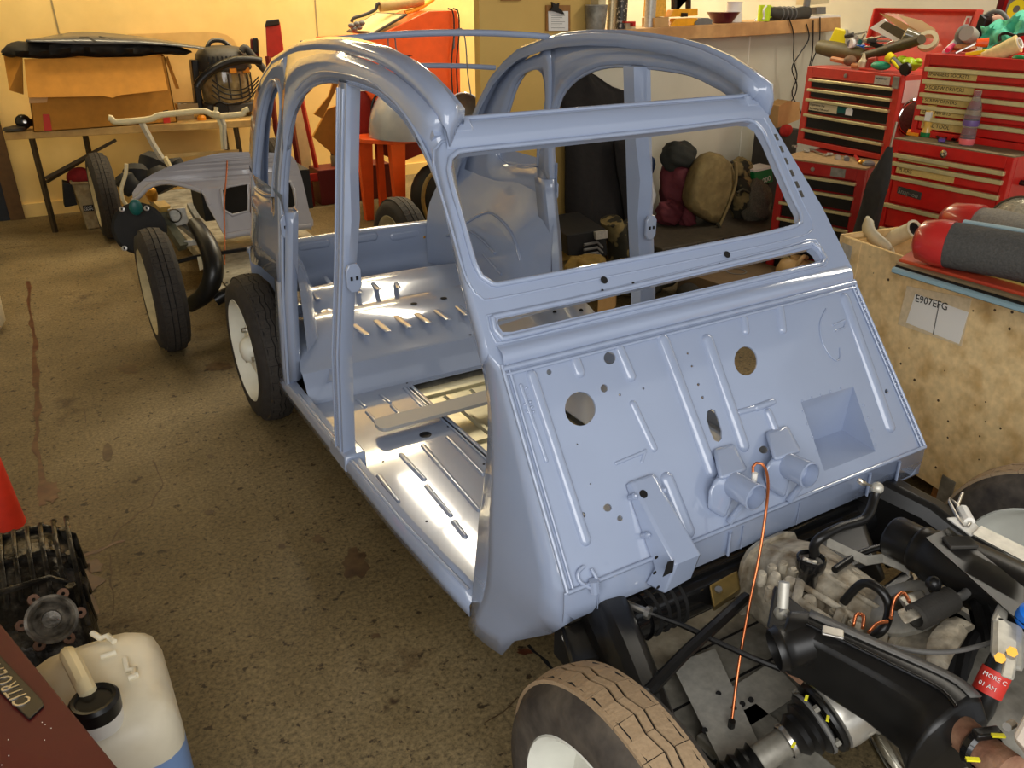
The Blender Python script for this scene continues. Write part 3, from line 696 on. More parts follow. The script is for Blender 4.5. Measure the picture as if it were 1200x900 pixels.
# flat bar lying across the floor
bar0, bar1 = atZ((447, 500), FZ+.03), atZ((640, 449), FZ+.03)
t_ = (bar1-bar0).normalized(); n_ = up.cross(t_)
q = []
for (c, sgn) in ((bar0, 1), (bar1, -1)):
    for i in range(7):
        a = PI/2+PI*i/6; q.append(c+(t_*math.cos(a)*sgn*.018+n_*math.sin(a)*sgn*.040))
cb = MB(); n0 = len(q); cb.hexa([p for p in q], [p+up*.012 for p in q]); cbar = cb.build('cross_bar', pm('grey_primer', (172, 170, 166), .5), body, smooth=30)
# ---- heelboard, seat deck and boot floor as one stepped pan
prof = [(1.54, FZ), (1.545, FZ+.01), (1.60, .350), (1.615, .356), (1.76, .385), (1.77, .392), (1.99, .412), (2.005, .402), (2.05, .402), (2.06, .430), (2.19, .445), (2.20, .44), (2.205, .31), (2.46, .300)]
rows = []
for i in range(13):
    x = -.56+1.12*i/12; bow = .05*(1-(abs(x)/.56)**2)
    rows.append([Vector((x*(1 if y < 1.7 else .93), y+(bow if 2.05 < y < 2.3 else 0), z)) for y, z in prof])
deck = MB().loft(rows).build('seat_deck', BP, body, smooth=30)
dz = lambda p: atZ(p, .398)
def drib(a, b, w_, h=.006): return rib(a, b, w_, h, 'deck_rib', None, dz, up, deck)
for a, b in [((416, 381), (430, 392)), ((441, 376), (455, 388)), ((465, 371), (480, 383)), ((489, 368), (503, 378)), ((512, 364), (526, 374)), ((537, 359), (548, 369))]: drib(a, b, 8, .0032)
dz = lambda p: atZ(p, .372); drib((359, 378), (378, 400), 9, .005)
dz = lambda p: atZ(p, .437)
for a, b in [((353, 320), (373, 350)), ((381, 325), (387, 332)), ((437, 332), (444, 339)), ((464, 332), (467, 337)), ((419, 338), (422, 343))]: drib(a, b, 6, .003)
for p, zz, r in [((485, 356.5), .405, .014), ((520, 350), .405, .014), ((436.5, 366.5), .40, .006), ((427, 414), .352, .010), ((551, 393), .37, .006)]: hole(atZ(p, zz)+up*.002, up, r, par=deck)
# rear panel with recessed ovals, brown plugs
Y_ = 2.46
rp = MB(); prof = [(Y_, .29), (Y_+.004, .40), (Y_+.01, .42), (Y_+.01, .46), (Y_+.002, .48), (Y_, .575), (Y_+.012, .585), (Y_+.035, .587), (Y_+.04, .56)]
rows = [[Vector((x, a-.03*(x/.5)**2, b)) for a, b in prof] for x in [-.5+i/12 for i in range(13)]]
rearp = rp.loft(rows).build('rear_panel', BP, body, smooth=40, solid=.004)
fy = lambda p: atY(p, Y_-.004)
for a, b in [((352, 290), (382, 285)), ((402, 283), (438, 277)), ((462, 277), (488, 273))]: rib(a, b, 10, .006, 'pressed_rib', None, fy, Vector((0, -1, 0)), rearp)
for p in [(497, 277.5), (508, 270), (508, 282.5)]: MB().ball(fy(p)+Vector((0, -.004, 0)), .010, 10, 6, (1, .4, 1)).build('rubber_plug', M['brass'], rearp)
for y in (2.25, 2.29, 2.33, 2.37, 2.41): MB().tube([Vector((-.45, y, .315)), Vector((.45, y, .315))], .008, 6).build('floor_rib', BP, deck, smooth=60)
# gusset at the foot of the C pillar
g = MB().add([atZ((343, 408), .36), atZ((401, 441), .345), atZ((362, 458), .27), atZ((349, 425), .30)], [(0, 1, 2, 3)]).build('gusset', BP, body, smooth=0, solid=.004)
# inner wheel arch panels (the far one shows through the windscreen)
def archx(y, z):
    f = 1/(1+math.exp(-(z-.74)*-22)); return .535-.02*(y-1.7)-.115*f*(1/(1+math.exp(-(y-1.72)*26)))-.10*max(0, (y-2.05)/.4)**1.6
rows = []
for i in range(15):
    y = 1.665+.76*i/14; rows.append([Vector((-archx(y, z), y, z)) for z in [.40+.56*k/12 for k in range(13)]])
arch = MB().loft(rows).build('inner_wheel_arch', BP, body, smooth=60); arch2 = mirrorx(arch)
mb = MB()
for pts in [[(2.2, .62), (2.05, .70), (1.85, .66), (1.78, .56)], [(2.3, .55), (2.15, .60), (1.95, .55)], [(2.05, .52), (1.9, .47)]]:
    mb.tube(smoothline([Vector((archx(y, z)-.003, y, z)) for y, z in pts], 16), .006, 6)
mb.build('pressed_rib', BP, arch2, smooth=60)
# far inner quarter skin so the inside reads as sheet metal
# ---- roof bars
for (y, z, r) in ((1.60, 1.412, .011), (2.0, 1.285, .010)):
    xx = hw(y, z)-.04; bow = .022
    pts = [Vector((-xx+2*xx*i/16, y, z+bow*(1-(2*i/16-1)**2))) for i in range(17)]
    MB().tube(pts, r, 8).build('roof_bar', BP, body, smooth=60)
# wire hooks hanging on the roof bars
for k, pts in enumerate([[(456, 62), (455, 44), (460, 40), (463, 46), (464, 56), (468, 68)], [(532, 57), (533, 40), (538, 33), (543, 37), (546, 55), (548, 85), (552, 112)]]):
    W = [atY(p, 1.62 if k == 0 else 1.62) for p in pts]
    o = MB().tube(smoothline(W, 24), .0022, 6).build('wire_hook', M['grey'], None, smooth=80); tag(o, ['short bent wire hook hanging on the front roof bar, near the roof rail', 'long wire hook hanging on the front roof bar above the grey dome'][k], 'hook', 'wire hooks on the roof bar')
# ------------------------------------------------------------------ rolling chassis under the shell
def make_wheel(c, par, tread, name='wheel', R=.292, out=-1, zig=True, rimmat=None, hub=True):
    """tyre is the part, rim, hub and tread are its pieces; out = direction of the outer face along x"""
    c = Vector(c); ax = Vector((out, 0, 0)); W = .0625; z_ = R-.006
    prof = [(.198, -.058), (.205, -.068), (.235, -.070), (.262, -.064), (R-.022, -.050), (z_-.004, -.042), (z_, -.03), (z_+.001, 0), (z_, .03), (z_-.004, .042), (R-.022, .050), (.262, .064), (.235, .070), (.205, .068), (.198, .058), (.19, .05)]
    ty = MB().lathe(prof, c, ax, 56).build(name, M['dusty_rubber'] if tread is M['tread_brown'] else M['rubber'], par, smooth=50)
    n = 52; tb = MB(); zz = .0035 if zig else 0
    st = Vector((0, 0, 1)); u = st; v = ax.cross(u)
    def P(a, r, h): return c+ax*h+(u*math.cos(a)+v*math.sin(a))*r
    def blk(a0, a1, h0a, h0b, h1a, h1b, r0, r1, sl=.0):
        lo = [P(a0, r0, h0a), P(a1, r0, h0b), P(a1, r0, h1b), P(a0, r0, h1a)]
        hi = [P(a0, r1, h0a), P(a1, r1, h0b), P(a1, r1, h1b), P(a0, r1, h1a)]
        tb.hexa(lo, hi)
    d = 2*PI/n; g = .05*d
    r0 = z_-.006; rr_ = R
    for k in range(n):
        a0, a1 = k*d, (k+1)*d; e0 = zz if k % 2 else -zz; e1 = -e0
        ga = g if k % 2 == 0 or not zig else 0
        cw_ = .0085 if zig else .012
        for s_ in (-1, 1):
            i0, i1 = s_*cw_+e0, s_*cw_+e1
            # outer row: sipe every second block
            tb.hexa([P(a0+ga, r0-.004, s_*.044), P(a1, r0-.004, s_*.044), P(a1, r0, i1+s_*.0022), P(a0+ga, r0, i0+s_*.0022)], [P(a0+ga, rr_-.006, s_*.0435), P(a1, rr_-.006, s_*.0435), P(a1, rr_, i1+s_*.0022), P(a0+ga, rr_, i0+s_*.0022)])
        tb.hexa([P(a0+(g if k % 2 else 0), r0, -cw_+e0+.002), P(a1, r0, -cw_+e1+.002), P(a1, r0, cw_+e1-.002), P(a0+(g if k % 2 else 0), r0, cw_+e0-.002)], [P(a0+(g if k % 2 else 0), rr_+.0005, -cw_+e0+.002), P(a1, rr_+.0005, -cw_+e1+.002), P(a1, rr_+.0005, cw_+e1-.002), P(a0+(g if k % 2 else 0), rr_+.0005, cw_+e0-.002)])
    tb.build('tread_blocks', tread, ty, smooth=0)
    MB().lathe([(z_+.0015, -.036), (z_+.0025, 0), (z_+.0015, .036)], c, ax, 56).build('tread_groove', M['groove'], ty, smooth=60)
    rp_ = [(.199, .056), (.206, .064), (.200, .068), (.190, .060), (.182, .030), (.172, .010), (.160, -.006), (.120, .012), (.105, .030), (.075, .040), (.05, .034), (.045, .03), (.0, .03)]
    rm = MB().lathe(rp_, c, ax, 40).build('rim', rimmat or M['rim'], ty, smooth=45)
    MB().lathe([(.199, -.056), (.206, -.064), (.2, -.068), (.19, -.06), (.182, -.03), (.165, -.012), (.06, -.0), (0, -.0)], c, ax, 32).build('rim_back', rimmat or M['rim'], ty, smooth=45)
    if hub:
        MB().lathe([(.052, .030), (.050, .055), (.035, .072), (.012, .078), (0, .078)], c, ax, 20).build('hub_cap', rimmat or M['rim'], ty, smooth=50)
        lg = MB()
        for k in range(3):
            a = 2*PI*k/3+.4; q = P(a, .078, .036); lg.cyl(q, q+ax*.018, .010, 8)
        lg.build('wheel_nuts', M['steel'], ty)
    return ty
ch = thing('rolling_chassis', 'black and zinc rolling chassis with engine carrying the blue bodyshell', 'chassis', (0, .6, 0))
fr = MB(); fr.box((0, 1.05, .195), (.72, 2.6, .07)); cf = fr.build('chassis_platform', M['dullzinc'], ch, smooth=0, bevel=.004)
# front horns of the platform: two box legs joined by a plate
for s_ in (-1, 1):
    MB().hexa([Vector((s_*.30, -.62, .17)), Vector((s_*.17, -.62, .17)), Vector((s_*.20, -.2, .16)), Vector((s_*.36, -.2, .16))], [Vector((s_*.30, -.62, .25)), Vector((s_*.17, -.62, .25)), Vector((s_*.20, -.2, .25)), Vector((s_*.36, -.2, .25))]).build('chassis_leg', M['dullzinc'], ch, smooth=0, bevel=.004)
MB().box((0, -.10, .225), (.72, .36, .006)).build('chassis_top_sheet', pm('blue_grey_sheet', (74, 84, 92), .4, .5, .25, 8, col2=(50, 54, 54), mix=.5), ch, smooth=0)
for y in (-.22, -.12, -.02): MB().box((0, y, .229), (.70, .006, .003)).build('sheet_joint', M['groove'], ch, smooth=0)
pl = MB(); pl.hexa([atZ(p, .262) for p in ((787, 778), (838, 760), (905, 905), (850, 905))], [atZ(p, .266) for p in ((787, 778), (838, 760), (905, 905), (850, 905))]).build('front_plate', M['zinc'], ch, smooth=0)
MB().hexa([atZ(p, .245) for p in ((850, 810), (905, 775), (940, 812), (880, 850))], [atZ(p, .25) for p in ((850, 810), (905, 775), (940, 812), (880, 850))]).build('front_plate', M['zinc'], ch, smooth=0)
for p in [(826, 856), (842, 813), (860, 830), (870, 825), (880, 820)]: MB().cyl(atZ(p, .2665), atZ(p, .2675), .006, 10).build('plate_hole', M['groove'], ch, smooth=0)
# cross beam in shade under the skirt
MB().box((0, .06, .33), (1.0, .07, .10)).build('front_beam', M['blackmatt'], ch, smooth=0, bevel=.005)
MB().box((0, .10, .40), (.98, .10, .05)).build('beam_top', pm('dusty_black', (62, 58, 50), .8, 0, .2, 12), ch, smooth=0, bevel=.005)
# axle tube with bellows
axa, axb = Vector((-.42, .03, .36)), Vector((.42, .03, .36))
MB().cyl(axa, axb, .050, 20).build('axle_tube', M['blackgloss'], ch)
bl = MB(); pr = []
for k in range(9): pr += [(.040 if k % 2 else .056, k*.012)]
bl.lathe(pr, Vector((-.33, .03, .36)), (1, 0, 0), 18); bl.build('rubber_gaiter', M['blackmatt'], ch, smooth=60)
MB().hexa([atZ(p, .34) for p in ((831, 690), (864, 672), (868, 695), (836, 717))], [atZ(p, .40) for p in ((831, 686), (864, 668), (868, 690), (836, 712))]).build('tie_bracket', pm('bronze_bracket', (128, 108, 58), .45, .5, .15, 12), ch, smooth=0, bevel=.004)
MB().cyl(atZ((842, 692), .402), atZ((842, 690), .408), .008, 8).build('bolt', M['steel'], ch)
# front arms: wide pressed blades swinging forward to the wheels
def arm(s_):
    q = [((s_*.40, .09, .37), .115, .05), ((s_*.43, .0, .375), .115, .055), ((s_*.46, -.10, .365), .105, .05), ((s_*.49, -.22, .33), .085, .045), ((s_*.515, -.33, .29), .062, .04)]
    rows = []
    for (x, y, z), h, w_ in q:
        c = Vector((x, y, z)); rows.append([c+Vector((-w_, 0, -h*.8)), c+Vector((-w_, -.005, h*.55)), c+Vector((-w_*.5, -.01, h*.85)), c+Vector((w_*.6, -.01, h*.75)), c+Vector((w_, -.005, h*.4)), c+Vector((w_, 0, -h*.8))])
    m = MB().loft(rows, closed=True); n = len(rows[0])
    m.f += [list(range(n)), list(range(len(m.v)-n, len(m.v)))]; m.mi += [0, 0]
    o = m.build('front_arm', M['black'], ch, smooth=30, bevel=.012)
    return o
aL = arm(-1); aR = arm(1)
def bolt(P, n, r, par, mat=None, ring=True):
    n = Vector(n).normalized(); m = MB().cyl(P, Vector(P)+n*r*.9, r, 6); m.build('bolt_head', mat or M['brass'], par, smooth=0)
    if ring: MB().cyl(Vector(P)-n*.001, Vector(P)+n*.003, r*1.6, 12).build('washer', M['steel'], par)
bolt(onplane((718, 766), Vector((-.46, .0, .42)), Vector((-.5, -.4, .76))), (-.6, -.4, .7), .010, aL)
bolt(onplane((667, 746), Vector((-.46, .05, .42)), Vector((-.5, -.4, .76))), (-.6, -.4, .7), .009, aL)
MB().hexa([atZ(p, .30) for p in ((658, 735), (700, 722), (718, 790), (676, 800))], [atZ(p, .40) for p in ((656, 735), (700, 720), (716, 770), (668, 780))]).build('arm_cover', M['black'], ch, smooth=0, bevel=.008)
# rods and cables over the axle
rod = MB().tube([atZ((755, 816), .42), atZ((800, 768), .43), atZ((850, 722), .43), atZ((874, 700), .42)], .012, 8).build('track_rod', M['black'], ch)
MB().ball(atZ((755, 815), .42), .016, 10, 6).build('rod_joint', M['black'], ch)
cb = MB().tube(smoothline([atZ(p, .42) for p in [(733, 707), (752, 714), (768, 721), (800, 733), (840, 752), (880, 770), (915, 784)]], 30), .006, 8).build('brake_cable', M['black'], ch)
MB().tube([atZ((733, 707), .422), atZ((760, 718), .422)], .008, 8).build('cable_end', M['steel'], ch)
MB().cyl(atZ((757, 717), .43), atZ((762, 719), .43), .014, 8).build('cable_nut', M['steel'], ch)
# wheels
WL_ = make_wheel((-.635, -.33, .292), ch, M['tread_brown'])
WR_ = make_wheel((.635, -.33, .292), ch, M['tread_brown'], out=1)
wr1 = make_wheel((-.590, 2.06, .292), ch, M['tread_black'])
wr2 = make_wheel((.590, 2.06, .292), ch, M['tread_black'], out=1)
for s_ in (-1, 1):
    MB().tube(smoothline([Vector((s_*.30, 1.64, .20)), Vector((s_*.44, 1.68, .20)), Vector((s_*.50, 1.82, .23)), Vector((s_*.51, 2.06, .29))], 16), [.05]*16, 10).build('rear_arm', M['black'], ch)
MB().cyl((-.40, 1.64, .20), (.40, 1.64, .20), .042, 16).build('axle_tube', M['black'], ch)
# zinc of the platform seen through the floor opening: ribs and rails, bright
zb = pm('bright_zinc', (222, 214, 180), .3, .7, .06, 12)
MB().box((0, 1.07, .233), (.36, .86, .004)).build('platform_top', zb, ch, smooth=0)
for x in (-.105, .0, .105): MB().hexa([Vector((x-.012, .64, .235)), Vector((x+.012, .64, .235)), Vector((x+.012, 1.40, .235)), Vector((x-.012, 1.40, .235))], [Vector((x-.006, .65, .246)), Vector((x+.006, .65, .246)), Vector((x+.006, 1.39, .246)), Vector((x-.006, 1.39, .246))]).build('platform_rib', zb, ch, smooth=0)
for y in (1.43, 1.05): MB().box((0, y, .239), (.36, .02, .012)).build('platform_crossrib', zb, ch, smooth=0)

# ------------------------------------------------------------------ gearbox and engine (parts of the same chassis)
gx = lambda x, y, z: Vector((x, y, z))
def casting(rows_, name, mat, par, smooth=40, bevel=0):
    m = MB().loft(rows_, closed=True); n = len(rows_[0]); m.f += [list(range(n)), list(range(len(m.v)-n, len(m.v)))]; m.mi += [0, 0]
    return m.build(name, mat, par, smooth=smooth, bevel=bevel)
def sec(y, cx, cz, w_, h_, n=14, p=.55, dx=0):
    o = []
    for i in range(n):
        a = 2*PI*i/n; ca, sa = math.cos(a), math.sin(a)
        o.append(gx(cx+w_*math.copysign(abs(ca)**p, ca), y+dx*sa, cz+h_*math.copysign(abs(sa)**p, sa)))
    return o
gb = casting([sec(.02, .0, .36, .03, .05), sec(.0, .0, .365, .065, .085), sec(-.04, .0, .37, .075, .095), sec(-.10, .0, .385, .080, .105), sec(-.19, .0, .39, .075, .10), sec(-.28, .01, .385, .070, .095), sec(-.36, .02, .385, .075, .095), sec(-.42, .02, .38, .10, .115), sec(-.46, .02, .38, .11, .12)], 'gearbox', M['alu'], ch, 45)
# raised ribs, flange and bolts on the casting
casting([sec(-.020, 0, .368, .088, .102), sec(-.008, 0, .366, .084, .098)], 'gearbox_flange', M['alu'], gb, 30)
casting([sec(-.355, .02, .385, .092, .108), sec(-.368, .02, .385, .094, .110)], 'gearbox_flange', M['alu'], gb, 30)
for p in [(893, 672), (905, 664), (918, 660), (930, 668), (903, 690), (912, 704), (962, 700), (978, 716), (1000, 730), (987, 745), (1018, 748), (930, 700), (1034, 742)]:
    P = atZ(p, .482); MB().cyl(P-Vector((0, 0, .03)), P+Vector((0, 0, .004)), .007, 8).lathe([(.012, -.02), (.010, 0), (.007, .001)], P, (0, 0, 1), 10).build('gearbox_bolt', M['alu'], gb)
MB().tube(smoothline([gx(-.03, -.03, .462), gx(-.03, -.12, .488), gx(-.02, -.25, .482), gx(.0, -.36, .478)], 20), .007, 6).build('casting_rib', M['alu'], gb, smooth=60)
MB().tube([gx(.03, -.05, .462), gx(.04, -.20, .482), gx(.05, -.36, .476)], .006, 6).build('casting_rib', M['alu'], gb, smooth=60)
for a_, b_, r_ in (((915, 690), (985, 735), .008), ((930, 680), (1010, 728), .007), ((905, 705), (960, 745), .008), ((940, 676), (930, 715), .010), ((990, 705), (975, 742), .009)):
    MB().tube([atZ(a_, .478), atZ(((a_[0]+b_[0])/2, (a_[1]+b_[1])/2), .495), atZ(b_, .478)], r_, 6).build('casting_rib', M['alu'], gb, smooth=60)
for p, r_, z_ in (((925, 684), .014, .482), ((948, 706), .016, .485), ((985, 720), .013, .482), ((1004, 738), .012, .478), ((908, 678), .013, .478), ((968, 738), .012, .478)):
    MB().lathe([(r_*1.3, -.03), (r_, 0), (r_*.7, .012), (0, .014)], atZ(p, z_), (-.1, -.1, 1), 14).build('casting_boss', M['alu'], gb, smooth=50)
MB().ball(atZ((968, 732), .480), .024, 14, 6, (1.3, .8, .4), (0, 0, .5)).build('black_plate', M['black'], gb)
# round black cap with hose on top of the gearbox
cp = atZ((950, 660), .525)
cap = MB().lathe([(.018, -.06), (.020, -.02), (.027, -.012), (.029, .0), (.029, .012), (.025, .015), (.023, .009), (.0, .009)], cp, (0, 0, 1), 24).build('filler_cap', M['blackgloss'], gb, smooth=40)
MB().box(cp+Vector((-.010, -.004, .012)), (.012, .028, .005), (0, 0, .5)).build('cap_clip', M['steel'], cap, smooth=0, bevel=.002)
MB().cyl(cp+Vector((.006, .003, .008)), cp+Vector((.006, .003, .022)), .007, 10).build('cap_valve', M['black'], cap)
hs = [atZ((955, 650), .555), atZ((954, 640), .575), atZ((962, 630), .595), atZ((985, 618), .60), atZ((1010, 610), .597), atZ((1019, 600), .605), atZ((1024, 585), .62), atZ((1028, 575), .635)]
MB().tube(smoothline(hs, 30), .0098, 10).build('rubber_hose', M['black'], gb, smooth=80)
he = atZ((1028, 572), .64); MB().ball(he, .013, 10, 8).build('hose_union', M['zinc'], gb)
b2 = atZ((1010, 565), .65); MB().tube([he, b2], .003, 6).build('union_stem', M['steel'], gb)
MB().lathe([(.004, -.005), (.010, -.003), (.010, .003), (.004, .005)], b2, (.3, -.2, .9), 12).build('union_washer', M['steel'], gb, smooth=40)
# black mounting shroud on the far side and its support beam
sh = MB(); sh.hexa([atZ(p, .30) for p in ((940, 640), (1005, 610), (1040, 680), (985, 710))], [atZ(p, .44) for p in ((950, 632), (1010, 600), (1030, 655), (975, 680))]); sh.build('engine_mount', M['black'], ch, smooth=20, bevel=.012)
MB().hexa([atZ(p, .30) for p in ((870, 690), (890, 720), (1000, 660), (960, 640))], [atZ(p, .36) for p in ((870, 680), (890, 700), (1000, 640), (960, 625))]).build('mount_beam', M['blackmatt'], ch, smooth=0, bevel=.01)
MB().hexa([atZ(p, .36) for p in ((1010, 712), (1062, 672), (1072, 682), (1030, 722))], [atZ(p, .40) for p in ((1010, 705), (1062, 665), (1072, 676), (1030, 716))]).build('mount_arm', M['black'], ch, smooth=0, bevel=.006)
# bent steel strap
sp_ = [atZ(p, .50) for p in [(969, 641), (1000, 656), (1015, 663), (1034, 660), (1062, 672), (1066, 676)]]
m = MB(); wv = Vector((0, 0, .022)); m.loft([[p, p+wv*.55+Vector((.012, .01, 0))] for p in sp_]).build('steel_strap', M['zinc'], ch, smooth=0, solid=.004)
# near cooling duct: long pressed box with round inlet, laid out by its measured edges
st = [((922, 775), (917, 745), (922, 722)), ((940, 782), (942, 748), (948, 722)), ((965, 798), (970, 762), (978, 736)), ((1019, 832), (1032, 795), (1046, 766)), ((1056, 862), (1085, 826), (1112, 796)), ((1066, 890), (1100, 846), (1138, 818)), ((1072, 915), (1106, 880), (1146, 850))]
rows = []
for i, (lo_, ri_, fl0) in enumerate(st):
    k = -.05 if i == 6 else 0
    a_, r_, f_ = onp(lo_, (0, 0, 1), .515+k), onp(ri_, (0, 0, 1), .580+k*.8), onp(fl0, (0, 0, 1), .595+k*.6); bk_ = f_+(f_-r_).normalized()*.03+Vector((0, 0, -.02)); bl_2 = bk_+Vector((0, 0, -.09)); al_ = a_+Vector((0, 0, -.03))
    rows.append([al_, a_, a_.lerp(r_, .5)+Vector((0, 0, .012)), r_, r_.lerp(f_, .5)+Vector((0, 0, .004)), f_, bk_, bl_2])
dk = casting(rows, 'cooling_duct', M['black'], ch, 40, .006); du = Vector((0, 0, 1))
MB().tube(smoothline([r[4]+du*.003 for r in rows[1:6]], 24), .0035, 6).build('duct_seam', M['blackgloss'], dk, smooth=80)
MB().loft([smoothline([r[5]+du*.003 for r in rows[1:6]], 20), smoothline([r[6]+du*.003 for r in rows[1:6]], 20)]).build('duct_flange', M['grey'], dk, smooth=60, solid=.003)
mo = onp((926, 757), (0, 0, 1), .55); axm = Vector((-.80, .35, -.22)).normalized()
MB().lathe([(.034, -.04), (.036, .0), (.037, .012), (.040, .015), (.037, .018), (.036, .028), (.033, .029), (.031, .0), (0, -.005)], mo, axm, 26).build('duct_inlet', M['black'], dk, smooth=45)
ckp = onp((976, 741), (0, 0, 1), .602); MB().box(ckp, (.034, .022, .005), (0, 0, -.9)).build('duct_clip', M['steel'], dk, smooth=0, bevel=.002)
# spring over the inlet, cable drawn along the duct
s0, s1 = onp((919, 682), (0, 0, 1), .63), onp((917, 712), (0, 0, 1), .59)
MB().tube([s0, s1], .010, 8).build('tension_spring', M['zinc'], dk, smooth=60)
MB().tube(smoothline([s1, onp((915, 718), (0, 0, 1), .58), onp((960, 735), (0, 0, 1), .575), onp((1020, 752), (0, 0, 1), .57), onp((1075, 763), (0, 0, 1), .57), onp((1120, 763), (0, 0, 1), .57), onp((1165, 752), (0, 0, 1), .58)], 30), .0045, 6).build('control_cable', M['grey'], dk, smooth=80)
MB().ball(onp((916, 718), (0, 0, 1), .575), .014, 8, 6).build('cable_anchor', M['dullzinc'], dk)
MB().hexa([onp(p, (0, 0, 1), .50) for p in ((900, 735), (905, 690), (960, 735), (945, 760))], [onp(p, (0, 0, 1), .525) for p in ((898, 735), (908, 685), (962, 728), (945, 755))]).build('duct_bracket', M['black'], dk, smooth=0, bevel=.004)
# bracket ears and rusty outlet with clamp at the duct's front end
ea = onp((915, 772), (0, 0, 1), .42)
MB().hexa([onp(p, (0, 0, 1), .36) for p in ((917, 785), (935, 775), (1000, 828), (985, 845))], [onp(p, (0, 0, 1), .39) for p in ((915, 772), (935, 770), (1000, 815), (982, 828))]).build('heat_shield', M['alu'], dk, smooth=0, bevel=.006)
MB().tube([onp((925, 778), (0, 0, 1), .42), onp((945, 795), (0, 0, 1), .41)], .018, 8).build('shield_spot', M['rust'], dk)
ro0, ro1, ro2 = onp((1118, 850), (0, 0, 1), .55), onp((1150, 878), (0, 0, 1), .56), onp((1185, 905), (0, 0, 1), .57)
rp0 = MB().tube([ro0, ro1, ro2], .026, 16).build('exhaust_outlet', M['rust'], dk, smooth=60)
MB().lathe([(.029, -.010), (.033, -.005), (.033, .005), (.029, .010)], ro1, ro2-ro0, 20).build('pipe_clamp', M['blackgloss'], dk, smooth=30)
MB().box(ro1+Vector((.0, .0, .032)), (.04, .016, .012), (0, 0, -.4)).build('clamp_lug', M['black'], dk, bevel=.003)
for p in [(1170, 862), (1140, 890)]: MB().box(onp(p, (0, 0, 1), .60), (.018, .006, .003), (0, 0, -.6)).build('paint_mark', pm('paint_mark_yellow', (235, 225, 40), .5), dk, smooth=0)
# far cooling duct: black cylinder body with open mouth
e0 = onp((1075, 642), (0, 0, 1), .56); e1 = e0+Vector((.02, -.46, .03)); ed = (e1-e0).normalized()
fd = MB().lathe([(.030, -.058), (.040, -.055), (.043, -.05), (.043, .0), (.047, .003), (.048, .010), (.046, .016), (.052, .03), (.060, .07), (.064, .46)], e0, ed, 26).build('cooling_duct', M['black'], ch, smooth=45)
MB().lathe([(.041, -.053), (.039, -.02), (.0, .01)], e0, ed, 22).build('duct_mouth', M['groove'], fd, smooth=45)
MB().hexa([onp(p, (0, 0, 1), .66) for p in ((1085, 632), (1112, 620), (1200, 690), (1200, 735))], [onp(p, (0, 0, 1), .67) for p in ((1085, 630), (1112, 618), (1200, 688), (1200, 733))]).build('duct_seam', M['black'], fd, smooth=0)
MB().hexa([onp(p, (0, 0, 1), .70) for p in ((1140, 628), (1150, 618), (1205, 645), (1205, 662))], [onp(p, (0, 0, 1), .71) for p in ((1140, 626), (1150, 616), (1205, 643), (1205, 660))]).build('duct_flange', M['zinc'], fd, smooth=0)
MB().hexa([onp(p, (0, 0, 1), .69) for p in ((1108, 608), (1135, 606), (1150, 622), (1138, 630))], [onp(p, (0, 0, 1), .70) for p in ((1108, 606), (1135, 604), (1150, 620), (1138, 628))]).build('duct_plate', M['white'], fd, smooth=0, bevel=.004)
MB().tube([onp((1128, 597), (0, 0, 1), .70), onp((1136, 612), (0, 0, 1), .70)], .010, 8).build('tension_spring', M['white'], fd)
MB().tube(smoothline([onp(p, (0, 0, 1), .70) for p in ((1128, 578), (1122, 596), (1130, 604), (1120, 590), (1112, 586), (1130, 618), (1138, 610))], 24), .003, 6).build('spring_wire', M['steel'], fd, smooth=80)
MB().box(onp((1125, 637), (0, 0, 1), .67), (.05, .03, .012), (0, 0, -.5)).build('duct_clip', M['darkgrey'], fd, smooth=0, bevel=.002)
# heat exchanger pipe below it
x0 = onp((1107, 672), (0, 0, 1), .46); MB().lathe([(.022, 0), (.028, .003), (.026, .008), (.024, .02), (.024, .09), (.014, .12)], x0, (.75, -.6, .05), 18).build('heater_pipe', M['dullzinc'], ch, smooth=45)
MB().lathe([(.022, .001), (0, .015)], x0, (.75, -.6, .05), 18).build('pipe_mouth', M['zinc'], ch, smooth=45)
